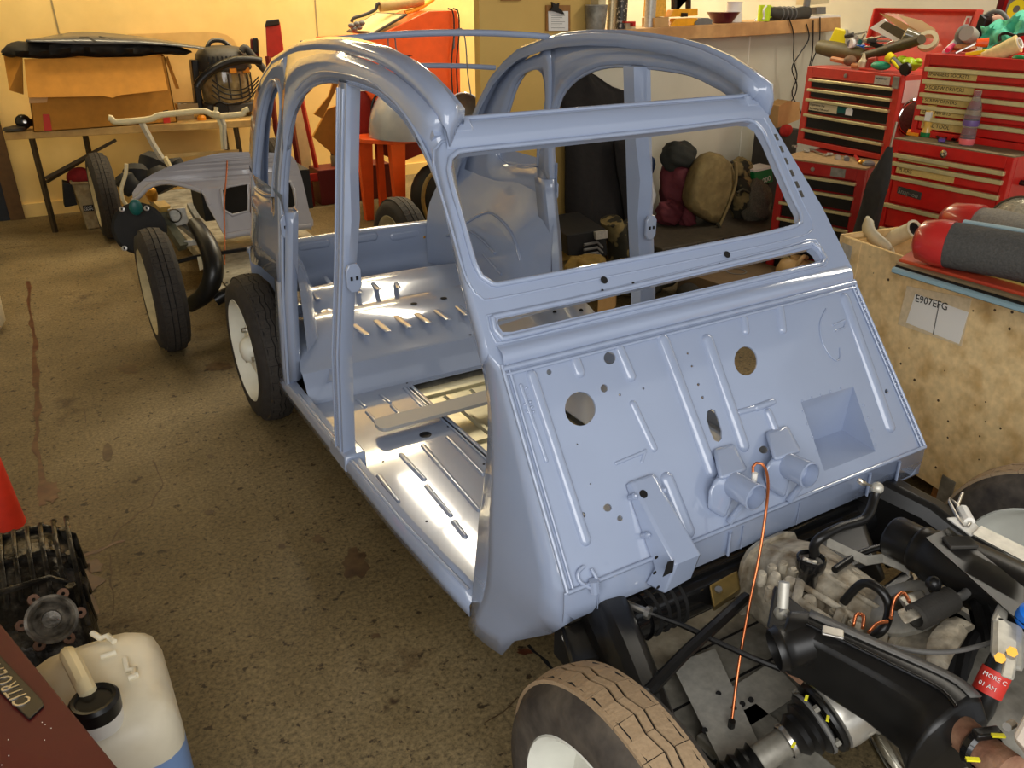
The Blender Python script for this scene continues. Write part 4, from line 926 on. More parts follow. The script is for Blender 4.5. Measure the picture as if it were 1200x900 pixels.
# drive shafts with boots and brake
nb0 = onp((968, 838), (0, 0, 1), .36); nd = (onp((886, 892), (0, 0, 1), .30)-nb0).normalized()
for s_ in (-1, 1):
    b0 = nb0 if s_ < 0 else Vector((-nb0.x, nb0.y, nb0.z)); dd = nd if s_ < 0 else Vector((-nd.x, nd.y, nd.z))
    dr_ = MB().lathe([(.062, -.10), (.070, -.095), (.072, -.06), (.066, -.055), (.068, -.02), (.066, -.004), (.05, .0)], b0, dd, 30).build('brake_drum', M['brightalu'], ch, smooth=40)
    MB().lathe([(.030, .001), (.064, .001), (.066, .006), (.064, .012), (.05, .014)], b0, dd, 30).build('drum_flange', M['black'], dr_, smooth=30)
    MB().lathe([(.050, .016), (.056, .020), (.056, .032), (.046, .038), (.049, .048), (.038, .055), (.040, .066), (.030, .076), (.028, .085)], b0, dd, 28).build('joint_boot', M['black'], dr_, smooth=35)
    MB().lathe([(.057, .022), (.059, .024), (.059, .028), (.057, .030)], b0, dd, 28).build('boot_band', M['grey'], dr_, smooth=35)
    MB().lathe([(.030, .080), (.032, .082), (.032, .090), (.030, .092)], b0, dd, 20).build('boot_band', M['steel'], dr_, smooth=35)
    MB().lathe([(.026, .08), (.026, .155), (.024, .16)], b0, dd, 18).build('drive_shaft', M['dullzinc'], dr_, smooth=40)
    pr = []
    for k in range(8): pr.append((.028 if k % 2 else .035, .152+k*.010))
    MB().lathe(pr, b0, dd, 18).build('outer_boot', M['black'], dr_, smooth=50)
    for k, a in enumerate((1.0, 2.2, 3.6, 5.2)):
        u_ = dd.orthogonal().normalized(); v_ = dd.cross(u_); P = b0+dd*.016+(u_*math.cos(a)+v_*math.sin(a))*.057
        MB().cyl(P, P+dd*.010, .007, 6).build('drum_bolt', M['dullzinc'], dr_, smooth=0)
for p, z_ in [((945, 818), .44), ((970, 842), .42), ((930, 873), .37), ((1002, 823), .45)]: MB().box(onp(p, (0, 0, 1), z_), (.012, .005, .003), (0, 0, random.random())).build('paint_mark', bpy.data.materials['paint_mark_yellow'], ch, smooth=0)
# shiny bent pipe in front of the drum
MB().tube(smoothline([onp(p, (0, 0, 1), .30) for p in [(1062, 915), (1046, 890), (1030, 862), (1030, 840), (1045, 832), (1062, 842)]], 24), .022, 14).build('exhaust_bend', M['chrome'], ch, smooth=60)
# engine crankcase, carburettor mount, linkages on the far side of the gearbox
cc = casting([sec(-.46, .03, .37, .115, .12), sec(-.60, .03, .37, .11, .12), sec(-.78, .03, .37, .11, .11), sec(-.95, .03, .37, .10, .10)], 'crankcase', M['dullzinc'], ch, 40)
def blk(pxs, z0, z1, name, mat, par=ch, bev=.004):
    return MB().hexa([onp(p, (0, 0, 1), z0) for p in pxs], [onp(p, (0, 0, 1), z1) for p in pxs]).build(name, mat, par, smooth=0, bevel=bev)
blk([(1052, 700), (1080, 690), (1100, 720), (1072, 735)], .44, .54, 'brake_calliper', M['zinc']); blk([(1050, 716), (1072, 706), (1082, 722), (1060, 732)], .50, .57, 'calliper_lug', M['alu'])
clp = MB(); clp.lathe([(.075, -.01), (.078, 0), (.06, .012), (.03, .012)], onp((1062, 710), (0, 0, 1), .50), (-.3, .4, .8), 22).build('brake_disc', M['zinc'], ch, smooth=40)
blk([(1088, 692), (1106, 684), (1118, 700), (1100, 710)], .50, .56, 'calliper_lug', M['alu'])
MB().cyl(onp((1094, 690), (0, 0, 1), .57), onp((1094, 683), (0, 0, 1), .60), .010, 8).ball(onp((1094, 684), (0, 0, 1), .60), .014, 8, 6).build('bleed_nipple', M['black'], ch)
sp0, sp1 = onp((1072, 724), (0, 0, 1), .57), onp((1115, 702), (0, 0, 1), .575)
pr = []; Ls = (sp1-sp0).length
for k in range(29): pr.append((.024 if k % 2 else .017, Ls*k/28))
MB().lathe(pr, sp0, sp1-sp0, 14).build('ribbed_boot', M['darkgrey'], ch, smooth=40)
MB().tube(smoothline([sp1]+[onp(p, (0, 0, 1), .57) for p in [(1128, 698), (1137, 688), (1139, 672), (1135, 660)]], 20), .0085, 8).build('bent_rod', M['grey'], ch, smooth=80)
MB().tube(smoothline([onp(p, (0, 0, 1), z) for p, z in [((988, 706), .50), ((1010, 684), .55), ((1030, 690), .56), ((1042, 710), .54), ((1036, 736), .52), ((1022, 745), .50)]], 24), .0085, 8).build('rubber_hose', M['black'], ch, smooth=80)
for pts in [[(1044, 724), (1048, 704), (1058, 694), (1066, 706)], [(1000, 733), (1004, 720), (1012, 722), (1011, 736)], [(1018, 741), (1028, 731), (1040, 728)]]:
    MB().tube(smoothline([onp(p, (0, 0, 1), .55) for p in pts], 16), .0035, 6).build('copper_pipe', M['copper'], ch, smooth=80)
MB().tube(smoothline([onp(p, (0, 0, 1), .50) for p in [(978, 668), (1010, 648), (1050, 638), (1090, 642), (1115, 648)]], 20), .0075, 8).build('rubber_hose', M['black'], ch, smooth=80)
MB().tube([onp((1040, 660), (0, 0, 1), .42), onp((1100, 645), (0, 0, 1), .42)], .012, 8).build('track_rod', M['black'], ch)
# cast belt arm and ring, pulley, starter
MB().tube(smoothline([onp(p, (0, 0, 1), .55) for p in [(1098, 778), (1102, 760), (1112, 745), (1124, 733), (1134, 738)]], 20), [.018+.006*math.sin(k/19*PI) for k in range(20)], 8, flat=.5).build('alternator_arm', M['alu'], ch, smooth=60)
MB().lathe([(.06, -.02), (.085, -.02), (.09, -.012), (.086, 0), (.09, .012), (.085, .02), (.06, .02)], onp((1135, 790), (0, 0, 1), .44), (.25, -.9, .25), 30).build('pulley', M['blackmatt'], ch, smooth=30)
pr = []
for k in range(9): pr.append((.048 if k % 2 else .038, k*.009))
MB().lathe(pr, onp((1140, 728), (0, 0, 1), .52), (.6, -.6, .3), 16).build('rubber_gaiter', M['black'], ch, smooth=40)
# alloy carburettor body at the right edge with blue cap
blk([(1162, 720), (1200, 735), (1200, 790), (1160, 770)], .56, .66, 'carburettor', M['zinc'], ch, .01); blk([(1160, 728), (1172, 702), (1182, 708), (1180, 730)], .60, .66, 'carburettor_lug', M['zinc'], ch, .006)
blk([(1172, 792), (1178, 762), (1194, 768), (1188, 798)], .66, .675, 'carburettor_tab', M['zinc'], ch, .003)
MB().lathe([(.016, -.01), (.019, .0), (.019, .016), (.015, .020), (0, .021)], onp((1205, 724), (0, 0, 1), .67), (-.2, -.3, .9), 16).build('blue_cap', pm('blue_plastic', (20, 110, 215), .35), ch, smooth=40)
for p in [(1186, 764), (1172, 771)]: MB().cyl(onp(p, (0, 0, 1), .668), onp(p, (0, 0, 1), .68), .008, 6).build('brass_screw', M['brass'], ch)
# black inlet pipe with red sticker
ip0, ip1 = onp((1176, 772), (0, 0, 1), .58), onp((1156, 812), (0, 0, 1), .53)
MB().tube(smoothline([ip0, ip1, onp((1146, 835), (0, 0, 1), .49), onp((1122, 850), (0, 0, 1), .45)], 18), .020, 14).build('inlet_pipe', M['black'], ch, smooth=60)
stk = MB(); ax_ = (ip1-ip0).normalized(); stk.lathe([(.0228, .022), (.0228, .062)], ip0, ax_, 18).build('red_sticker', pm('sticker_red', (206, 52, 40), .5), ch, smooth=60)
vdir = (CAM-(ip0+ax_*.08)).normalized(); vv = (vdir-ax_*vdir.dot(ax_)).normalized(); uu = -ax_.cross(vv)
for k, s_ in enumerate(('MORE C', '01 AM')):
    text(s_, .0095, ip0+ax_*(.036+.016*k)+vv*.0236-uu*.016, uu, -ax_, M['paper'], ch, 'sticker_lettering', .0003)
blk([(1190, 900), (1150, 905), (1150, 860), (1200, 850)], .40, .44, 'lower_cover', M['dullzinc'], ch, .006)
# cream box at the right edge
cbx = MB().hexa([onp(p, (0, 0, 1), .60) for p in ((1188, 868), (1204, 838), (1225, 860), (1215, 900))], [onp(p, (0, 0, 1), .70) for p in ((1186, 862), (1203, 832), (1226, 855), (1216, 895))]).build('terminal_box', pm('cream_plastic', (226, 212, 196), .5), ch, smooth=0, bevel=.006)
MB().cyl(onp((1187, 848), (0, 0, 1), .68), onp((1180, 852), (0, 0, 1), .685), .006, 8).build('terminal_screw', M['steel'], ch)
# copper brake pipe hanging from the bulkhead down to the plate, with its end cap
cend = atZ((857, 850), .270); hend = (cend-B0).dot(bn)
cpx = [((884, 560), .075), ((882, 548), .078), ((888, 542), .082), ((896, 547), .088), ((900, 565), .095), ((898, 595), .10), ((890, 650), .10+.25*(hend-.10)), ((877, 715), .10+.55*(hend-.10)), ((865, 785), .10+.80*(hend-.10))]
cpw = [onplane(p, B0+bn*h, bn) for p, h in cpx]+[cend]
bp_ = thing('brake_pipe', 'thin copper brake pipe hanging from the blue bulkhead down to the zinc plate', 'pipe', tuple(cpw[-1]))
MB().tube(smoothline(cpw, 50), .0032, 8).build('pipe', M['copper'], bp_, smooth=80)
MB().cyl(cpw[-1]+Vector((0, 0, .012)), cpw[-1]-Vector((0, 0, .012)), .007, 10).build('pipe_end', M['black'], bp_)
MB().cyl(cpw[0]-Vector((0, 0, .014)), cpw[0]+Vector((0, 0, .012)), .006, 8).build('pipe_nut', M['white'], bp_)
# ------------------------------------------------------------------ bench against the back wall and what stands on it
def quadY(pxs, y, dy, name, mat, par=None, bevel=0, smooth=0):
    """solid from a pixel outline standing in the plane Y=y, with real depth dy backwards"""
    a = [atY(p, y) for p in pxs]; m = MB(); n = len(a)
    c = [(p.x, p.z) for p in a]; m.prism(c, (0, y, 0), (1, 0, 0), (0, 0, 1), (0, dy, 0)); return m.build(name, mat, par, smooth=smooth, bevel=bevel)
bt = thing('work_bench', 'long pale timber bench on steel legs along the yellow back wall', 'bench', (-.4, 5.8, 0))
f0, f1 = Vector((-1.296, 5.69, 0)), Vector((.46, 5.42, 0)); bd = Vector((0.10, .52, 0)); zt = .705
top = MB(); nb = 4
for k in range(nb):
    a, b = f0+bd*(k/nb+.004), f1+bd*(k/nb+.004); c, d = f1+bd*((k+1)/nb-.004), f0+bd*((k+1)/nb-.004); u_ = Vector((0, 0, zt-.05)); v_ = Vector((0, 0, zt))
    MB().hexa([a+u_, b+u_, c+u_, d+u_], [a+v_, b+v_, c+v_, d+v_]).build('bench_plank', M['wood'], bt, smooth=0, bevel=.004)
lm = pm('bench_steel', (70, 58, 40), .6, .3, .2, 10)
for px_, dyy in (((40, 172), 0), ((272, 150), 0), ((100, 160), .55), ((262, 152), .5)):
    if dyy == 0:
        P = f0+(f1-f0)*((atY(px_, 5.6).x-f0.x)/(f1.x-f0.x))+Vector((0, .02, 0)); Q = atZ((65, 272), 0) if px_[0] == 40 else P*1
        Q = Vector((Q.x, Q.y, 0)) if px_[0] == 40 else Vector((P.x+.02, P.y, 0))
    else:
        P = Vector((atY(px_, 6.0).x, 5.98, 0)); Q = P.copy()
    MB().tube([Vector((P.x, P.y, zt-.05)), Vector((Q.x, Q.y, 0.0))], .020, 4).build('leg', lm, bt, smooth=0)
MB().tube([atY((53, 209), 5.62), atY((136, 164), 5.66)], .013, 4).build('brace', lm, bt, smooth=0)
MB().tube([atY((55, 213), 5.64), atY((100, 186), 5.9)], .013, 4).build('brace', lm, bt, smooth=0)
# ---- big open cardboard box
by = 5.60
cb = thing('cardboard_box', 'large open cardboard box with red tape marks on the left end of the bench', 'box', (-.65, 5.8, .705))
A, B, Cc, D = atY((39, 153), by), atY((208, 144.5), by), atY((193, 66), by), atY((30, 78), by)
A.z = .706; B.z = .706
dp = Vector((.04, .42, 0))
def slab(a, b, c, d, n, name, mat, par): return MB().hexa([a, b, c, d], [a+n, b+n, c+n, d+n]).build(name, mat, par, smooth=0)
slab(A, B, Cc, D, Vector((0, .006, 0)), 'box_front', M['card'], cb); slab(A+dp, B+dp, Cc+dp, D+dp, Vector((0, .006, 0)), 'box_back', M['card'], cb)
slab(A, A+dp, D+dp, D, Vector((.006, 0, 0)), 'box_side', M['card'], cb); slab(B, B+dp, Cc+dp, Cc, Vector((-.006, 0, 0)), 'box_side', M['card'], cb)
slab(A, B, B+dp, A+dp, Vector((0, 0, .005)), 'box_bottom', M['card'], cb)
yf = by-.05
ff = [atY(p, q) for p, q in (((33, 114), by-.10), ((120, 112), by-.10), ((131, 114), by-.10), ((140, 111), by-.10), ((196, 105), by-.10), ((188, 66), by-.01), ((28, 69), by-.01))]
MB().plate([(p.x, p.z) for p in ff], [], lambda u, v: Vector((u, by-.10+.09*(v-1.0)/.2, v)), (0, .006, 0)).build('box_flap', M['card'], cb, smooth=0)
sf = [atY(p, by-.02) for p in ((11, 106), (27, 111), (26, 68), (5, 66))]
slab(sf[0], sf[1]+Vector((0, .02, 0)), sf[2]+Vector((0, .02, 0)), sf[3]+Vector((0, .25, 0)), Vector((.004, .006, 0)), 'box_flap', M['card'], cb)
rf = [atY(p, by+.15) for p in ((193, 68), (196, 66), (210, 104), (206, 104))]
slab(*rf, Vector((.006, .02, 0)), 'box_flap', M['card'], cb)
bf = [atY(p, by+.36) for p in ((66, 72), (180, 70), (175, 62), (66, 63))]
slab(*bf, Vector((0, .006, 0)), 'box_flap', M['card'], cb)
redt = pm('red_tape', (200, 48, 26), .5)
for q in ([(50, 134), (58, 134), (61, 153), (52, 153)], [(191, 137), (199, 137), (200, 145), (192, 146)]):
    P = [atY(p, by-.004) for p in q]; slab(*P, Vector((0, .003, 0)), 'red_tape', redt, cb)
for q in ([(191, 130), (197, 129), (197, 134), (192, 134)],): slab(*[atY(p, by-.004) for p in q], Vector((0, .003, 0)), 'tape_end', M['groove'], cb)
slab(*[atY(p, by-.005) for p in ((34, 114), (56, 114), (55, 120), (34, 121))], Vector((0, .003, 0)), 'paper_label', pm('worn_label', (214, 170, 120), .7), cb)
# ---- black sack and dark panel lying over the box
bag = thing('rubble_sack', 'crumpled black plastic sack lying over the open cardboard box', 'sack', (-.65, 5.75, 1.16))
m = MB(); rows = []
xs = [atY((px_, 60), 5.72).x for px_ in range(0, 224, 8)]
lowp = [(0, 64), (10, 68), (28, 68), (60, 70), (90, 66), (140, 70), (180, 64), (200, 64), (212, 66), (223, 62)]
topp = [(0, 60), (10, 51), (24, 48), (36, 49), (60, 44), (90, 40), (120, 40), (160, 44), (190, 50), (208, 53), (223, 60)]
for i in range(29):
    px_ = .5+222*i/28
    lo = atY((px_, interp(px_, [p[0] for p in lowp], [p[1] for p in lowp])), 5.72).z; hi = atY((px_, interp(px_, [p[0] for p in topp], [p[1] for p in topp])), 5.72).z
    x = atY((px_, 55), 5.72).x; c = (lo+hi)/2; h = max(.004, (hi-lo)/2); row = []
    for j in range(14):
        a = 2*PI*j/14; k = 1+.12*math.sin(7*i*.6+3*j)+random.uniform(-.05, .05)
        row.append(Vector((x+random.uniform(-.008, .008), 5.74+.19*math.cos(a)*min(1, h*14+.15)*k, c+h*math.sin(a)*(k if abs(math.sin(a)) < .9 else 1))))
    rows.append(row)
m.loft(rows, closed=True).build('sack', M['blackmatt'], bag, smooth=50)
dk_ = [atY(p, 5.53) for p in [(30, 48), (60, 49), (95, 51), (130, 51), (165, 51), (200, 53), (240, 57)]]
dq = [atY(p, 5.74) for p in [(32, 47), (58, 42), (92, 37), (124, 38.5), (160, 42), (200, 48), (238, 55)]]
tag(MB().loft([smoothline(dk_, 24), smoothline([p.lerp(q, .5)+Vector((0, 0, .008)) for p, q in zip(dk_, dq)], 24), smoothline(dq, 24)]).build('slate_sheet', pm('slate_panel', (60, 62, 68), .3, .1, .1, 4, coat=.4), None, smooth=60, solid=.006), 'dark curved sheet lying on top of the black sack', 'panel')
# ---- plywood board leaning on the wall
pb = [(150, 40), (200, 38.5), (238, 37), (255, 38), (266, 41), (274, 47), (279, 56), (281, 80), (281, 152), (150, 152)]
tag(quadY(pb, 6.16, .02, 'plywood_board', pm('bare_ply', (226, 184, 110), .6, 0, .06, 3, col2=(214, 170, 98), mix=.5)), 'pale plywood board with a rounded corner leaning on the back wall', 'board')
# ---- vacuum machine with hose
vy = 5.80
vc = thing('workshop_vacuum', 'drum workshop vacuum with clear bin and thick hose on the bench', 'vacuum cleaner', (.22, vy, .705))
vo = Vector((.24, vy, .705))
MB().lathe([(.17, .10), (.185, .12), (.19, .26), (.18, .33)], vo, (0, 0, 1), 22, caps=True).build('clear_bin', pm('smoky_bin', (120, 104, 70), .12, 0, .15, 10, coat=.5, col2=(176, 160, 120), mix=.55), vc, smooth=40)
for k in range(7):
    a = -1.9+.45*k-.2; MB().tube([vo+Vector((.192*math.cos(a), .192*math.sin(a), .13)), vo+Vector((.19*math.cos(a), .19*math.sin(a), .31))], .006, 6).build('bin_rib', M['darkgrey'], vc)
MB().lathe([(.20, .33), (.21, .345), (.205, .38), (.19, .44), (.15, .485), (.06, .50), (0, .50)], vo, (0, 0, 1), 22).build('motor_head', M['darkgrey'], vc, smooth=40)
gr = MB()
for k in range(9): gr.box(vo+Vector((-.13+.03*k, -.186+.0022*(k-4)**2*.5, .41)), (.012, .02, .05))
gr.build('vent_slats', M['black'], vc, smooth=0)
MB().tube(smoothline([vo+Vector(p) for p in ((-.10, 0, .48), (-.06, 0, .53), (.02, 0, .53), (.08, 0, .48))], 14), .016, 8).build('handle', M['black'], vc)
MB().box(vo+Vector((-.22, -.02, .24)), (.05, .10, .34), (0, .05, 0)).build('side_frame', M['black'], vc, bevel=.01)
MB().hexa([vo+Vector(p) for p in ((-.20, -.16, .03), (.22, -.16, .03), (.22, .16, .03), (-.20, .16, .03))], [vo+Vector(p) for p in ((-.19, -.15, .10), (.21, -.15, .10), (.21, .15, .10), (-.19, .15, .10))]).build('wheel_base', M['darkgrey'], vc, bevel=.01)
for s_ in (-1, 1): MB().lathe([(.0, -.02), (.055, -.02), (.06, -.012), (.06, .012), (.055, .02), (0, .02)], vo+Vector((-.13+.03*s_, -.17*s_, .06)), (0, 1, 0), 20).build('wheel', M['black'], vc, smooth=40)
for p in ((.02, -.205, .335), (.13, -.15, .33)): MB().box(vo+Vector(p), (.05, .02, .035)).build('orange_catch', pm('orange_plastic', (238, 150, 30), .4), vc, bevel=.004)
hp_ = [atY(p, vy-.22) for p in [(231, 102), (234, 96), (244, 86), (258, 77), (275, 71), (294, 70), (306, 72)]]
MB().tube(smoothline(hp_, 40), .030, 12).build('suction_hose', M['black'], vc, smooth=60)
hp2 = [atY(p, vy-.16) for p in [(283, 60), (287, 56), (293, 62), (302, 73), (311, 83)]]
MB().tube(smoothline(hp2, 30), .026, 12).build('suction_hose', M['darkgrey'], vc, smooth=60)
for k in range(4): MB().tube(smoothline([atY(p, vy-.215) for p in [(248, 93+6*k), (262, 103+6*k), (278, 106+5*k), (292, 101+5*k), (303, 90+4*k)]], 20), .005, 6).build('power_cord', M['black'], vc, smooth=80)
# ---- small things on the bench
g0 = atY((24, 146), 5.75); ag = thing('angle_grinder', 'small dark angle grinder at the left end of the bench', 'power tool', (g0.x, 5.75, .705))
gz = Vector((g0.x, 5.75, .705))
MB().ball(gz+Vector((.02, 0, .055)), .05, 12, 8, (1, .8, 1)).build('motor_body', M['black'], ag); MB().lathe([(0, 0), (.075, .004), (.07, .02), (.02, .03)], gz+Vector((-.04, -.02, .005)), (0, 0, 1), 18).build('disc_guard', M['darkgrey'], ag, smooth=40)
MB().cyl(gz+Vector((.03, .0, .05)), gz+Vector((.12, .05, .035)), .025, 12).build('grip', M['black'], ag); MB().tube(smoothline([gz+Vector(p) for p in ((.11, .04, .03), (.12, -.06, .006), (.16, -.06, .004), (.22, .05, .004))], 16), .005, 6).build('power_cord', M['black'], ag)
MB().lathe([(.0, 0), (.012, 0), (.012, .01), (0, .012)], gz+Vector((.03, -.045, .06)), (0, -1, .2), 10).build('side_button', M['steel'], ag)
for k, (p, s_, lab) in enumerate([((218, 121), (.14, .12, .05), 'clear plastic tray of fittings beside the big cardboard box, upper of two'), ((215, 134), (.12, .12, .05), 'clear plastic tray of fittings beside the big cardboard box, lower of two')]):
    P = atY(p, 5.78); z0 = .706+.06*(1-k)
    t = thing('parts_tray', lab, 'tray', (P.x, 5.78, z0), 'parts trays'); m = MB()
    m.box((P.x, 5.78, z0+.004), (s_[0], s_[1], .006))
    for dx, dy, a, b in ((-1, 0, .006, s_[1]), (1, 0, .006, s_[1]), (0, -1, s_[0], .006), (0, 1, s_[0], .006)): m.box((P.x+dx*s_[0]/2, 5.78+dy*s_[1]/2, z0+s_[2]/2), (a, b, s_[2]))
    m.build('tray', pm('clear_tray', (170, 150, 110), .15, coat=.6), t, smooth=0)
    q = MB()
    for j in range(16): q.ball((P.x+random.uniform(-.05, .05), 5.78+random.uniform(-.04, .04), z0+.02+random.uniform(0, .02)), random.uniform(.008, .014), 6, 4)
    stuff(q.build('fittings', M['zinc'], t, smooth=60))
ok = atY((236, 137), 5.62); tag(MB().lathe([(.0, 0), (.03, 0), (.032, .02), (.02, .035), (0, .037)], (ok.x, 5.62, .706), (0, 0, 1), 14).build('plastic_cap', bpy.data.materials['orange_plastic'], None, smooth=40), 'small orange plastic cap on the bench in front of the vacuum', 'cap')
sp_ = atY((283, 129), 5.72)
# ---- rubbish tub under the bench, wheel-side
tb = Vector((atZ((108, 262), 0).x, 5.80, 0)); tu = thing('rubbish_tub', 'grubby white tub with a black label and red rag under the bench', 'tub', tuple(tb))
tm = pm('grubby_white', (150, 134, 98), .6, 0, .2, 12, col2=(120, 92, 50), mix=.56)
tp0, tp1 = [atY(p, 5.62) for p in ((84, 215), (116, 214))]; bp0, bp1 = [atY(p, 5.62) for p in ((101, 262), (128, 262))]
bp0.z = bp1.z = 0.0; d1_ = Vector((0, .30, 0)); d2_ = Vector((0, .24, 0))
m = MB(); o_ = [bp0, bp1, bp1+d2_, bp0+d2_]; h_ = [tp0, tp1, tp1+d1_, tp0+d1_]
m.hexa(o_, h_); tub = m.build('tub', tm, tu, smooth=0, bevel=.012)
MB().tube([tp0, tp1, tp1+d1_, tp0+d1_, tp0], .010, 6).build('tub_rim', tm, tu)
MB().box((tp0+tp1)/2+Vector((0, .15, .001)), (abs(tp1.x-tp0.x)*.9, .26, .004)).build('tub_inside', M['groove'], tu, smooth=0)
l0 = [atY(p, 5.60) for p in ((97, 241), (109, 240), (110, 247), (98, 248))]
slab(*l0, Vector((0, .004, 0)), 'tub_label', M['groove'], tu)
text('THAT', .020, l0[0]+Vector((.006, -.003, -.021)), (1, 0, 0.02), (0, 0, 1), M['paper'], tu, 'label_lettering', .0005)
text('CRAPS', .020, l0[3]+Vector((.006, -.003, .005)), (1, 0, 0.02), (0, 0, 1), M['paper'], tu, 'label_lettering', .0005)
rg = MB()
c0 = (tp0+tp1)/2+Vector((-.02, .14, .03)); rg.ball(c0-Vector((0, .02, .01)), .10, 12, 8, (.9, .8, .75)); rag = rg.build('red_rag', pm('red_cloth', (120, 18, 22), .9, 0, .2, 9, bump=.5, bscale=18), None, smooth=60); tag(rag, 'dark red rag stuffed in the grubby white tub', 'rag')
bsk = [atY(p, 5.58) for p in ((76, 213), (86, 216), (91, 236), (84, 243), (77, 241))]
tag(quadY([(74, 214), (84, 216), (91, 240), (82, 242), (76, 243)], 5.66, .12, 'dark_crate', M['blackmatt'], bevel=.01), 'black crate squeezed between the bench leg and the grubby tub', 'crate')

# ------------------------------------------------------------------ second rolling chassis behind the car
c2 = thing('spare_chassis', 'second rolling chassis with cream bumper bar standing behind the blue body', 'chassis', (-.2, 3.9, 0))
dusty = M['tread_black']
for x, y, o in ((-.80, 2.99, -1), (-.79, 5.30, -1), (.43, 2.99, 1), (.42, 5.30, 1)): make_wheel((x, y, .292), c2, dusty, out=o, zig=False, rimmat=pm('dusty_rim', (190, 178, 140), .5, 0, .15, 10) if x == -.80 else bpy.data.materials['dusty_rim'], hub=False)
MB().box((-.18, 4.1, .235), (.66, 2.6, .06)).build('chassis_platform', M['dullzinc'], c2, smooth=0, bevel=.004)
armm = M['black']
MB().tube(smoothline([atY(p, y) for p, y in [((222, 358), 2.95), ((240, 345), 2.88), ((250, 322), 2.86), ((248, 300), 2.92), ((240, 280), 3.02), ((228, 262), 3.15)]], 22), [.035+.012*math.sin(PI*k/21) for k in range(22)], 12).build('swing_arm', armm, c2, smooth=60)
def bar2(p0, y0, p1, y1, w_, name, mat): return MB().tube([atY(p0, y0), atY(p1, y1)], w_, 4).build(name, mat, c2, smooth=0)
bar2((190, 252), 3.35, (215, 290), 3.2, .030, 'chassis_tube', pm('green_grey', (92, 92, 74), .5, .2, .2, 12))
bar2((186, 241), 3.4, (193, 248), 3.35, .040, 'yellow_block', pm('tan_block', (178, 142, 70), .6, 0, .15, 12))
MB().hexa([atY(p, 3.3) for p in ((196, 245), (217, 243), (222, 262), (203, 266))], [atY(p, 3.45) for p in ((196, 245), (217, 243), (222, 262), (203, 266))]).build('cross_bracket', M['zinc'], c2, smooth=0, bevel=.005)
MB().lathe([(.03, 0), (.035, .01), (.03, .03)], atY((204, 253), 3.28), (0, -1, .3), 14).build('bracket_eye', M['black'], c2)
for a, b in (((210, 262), (236, 283)), ((216, 255), (244, 280)), ((222, 240), (245, 280))): MB().tube([atY(a, 3.4), atY(b, 3.2)], .018, 4).build('frame_rail', M['dullzinc'], c2, smooth=0)
MB().hexa([atY(p, 3.2) for p in ((215, 282), (252, 278), (253, 285), (217, 289))], [atY(p, 3.26) for p in ((215, 282), (252, 278), (253, 285), (217, 289))]).build('front_crossmember', M['zinc'], c2, smooth=0, bevel=.004)
MB().tube([atY((203, 308), 3.0), atY((230, 301), 3.0), atY((296, 291), 3.0)], .010, 8).build('track_rod', M['black'], c2)
MB().ball(atY((204, 308), 3.0), .022, 8, 6).build('rod_joint', M['steel'], c2)
MB().hexa([atY(p, 2.98) for p in ((231, 301), (239, 300), (243, 313), (234, 317))], [atY(p, 2.985) for p in ((231, 301), (239, 300), (243, 313), (234, 317))]).build('paper_tag', M['cream'], c2, smooth=0)
MB().hexa([atZ(p, .25) for p in ((258, 308), (278, 309), (282, 327), (262, 345), (248, 344))], [atZ(p, .256) for p in ((258, 308), (278, 309), (282, 327), (262, 345), (248, 344))]).build('zinc_plate', M['zinc'], c2, smooth=0)
MB().hexa([atZ(p, .25) for p in ((272, 314), (298, 308), (299, 316), (276, 320))], [atZ(p, .253) for p in ((272, 314), (298, 308), (299, 316), (276, 320))]).build('zinc_plate', M['zinc'], c2, smooth=0)
for p in ((266, 334), (267, 321), (260, 325)): MB().cyl(atZ(p, .257), atZ(p, .258), .012, 10).build('plate_hole', M['groove'], c2, smooth=0)
MB().tube(smoothline([atY(p, 2.9) for p in ((252, 352), (262, 346), (275, 340), (285, 336))], 12), .030, 8).build('arm_boot', M['black'], c2, smooth=60)
# black back plate with four studs behind the near wheel
bpp = atY((163, 268), 3.25); bpl = MB().lathe([(.0, 0), (.11, 0), (.125, -.01), (.12, -.03), (.03, -.035)], bpp, (-.25, -1, .25), 26).build('back_plate', M['blackmatt'], c2, smooth=20)
for p in ((143, 245), (172, 244), (146, 291)): 
    P = atY(p, 3.18); MB().lathe([(.006, 0), (.013, .002), (.013, .010), (.006, .012)], P, (-.25, -1, .25), 10).build('stud', M['steel'], bpl)
MB().ball(atY((159, 243), 3.2), .03, 10, 6, (1, .4, 1.3)).build('green_patch', pm('teal_plastic', (22, 88, 82), .4), bpl)
MB().tube(smoothline([atY(p, 3.5) for p in [(148, 192), (147, 205), (142, 222), (145, 236), (151, 242)]], 18), .010, 6).build('grey_wire', M['cream'], c2, smooth=80)
mm = MB()
for (p, y, r) in (((160, 208), 4.3, .075), ((178, 198), 4.4, .09), ((150, 215), 4.2, .06), ((188, 210), 4.2, .07), ((205, 200), 4.5, .08)):
    q_ = atY(p, y); mm.lathe([(0, -r), (r*.8, -r), (r, -r*.6), (r*.9, 0), (r, r*.5), (r*.6, r), (0, r*1.05)], q_, (.6*math.sin(p[0]), .3, .8), 12)
mm.build('drive_unit', M['blackmatt'], c2, smooth=40)
MB().lathe([(.02, -.03), (.03, 0), (.03, .03), (.012, .035), (0, .04)], atY((178, 229), 3.6), (-.2, -.5, .8), 12).build('brass_cap', M['brass'], c2)
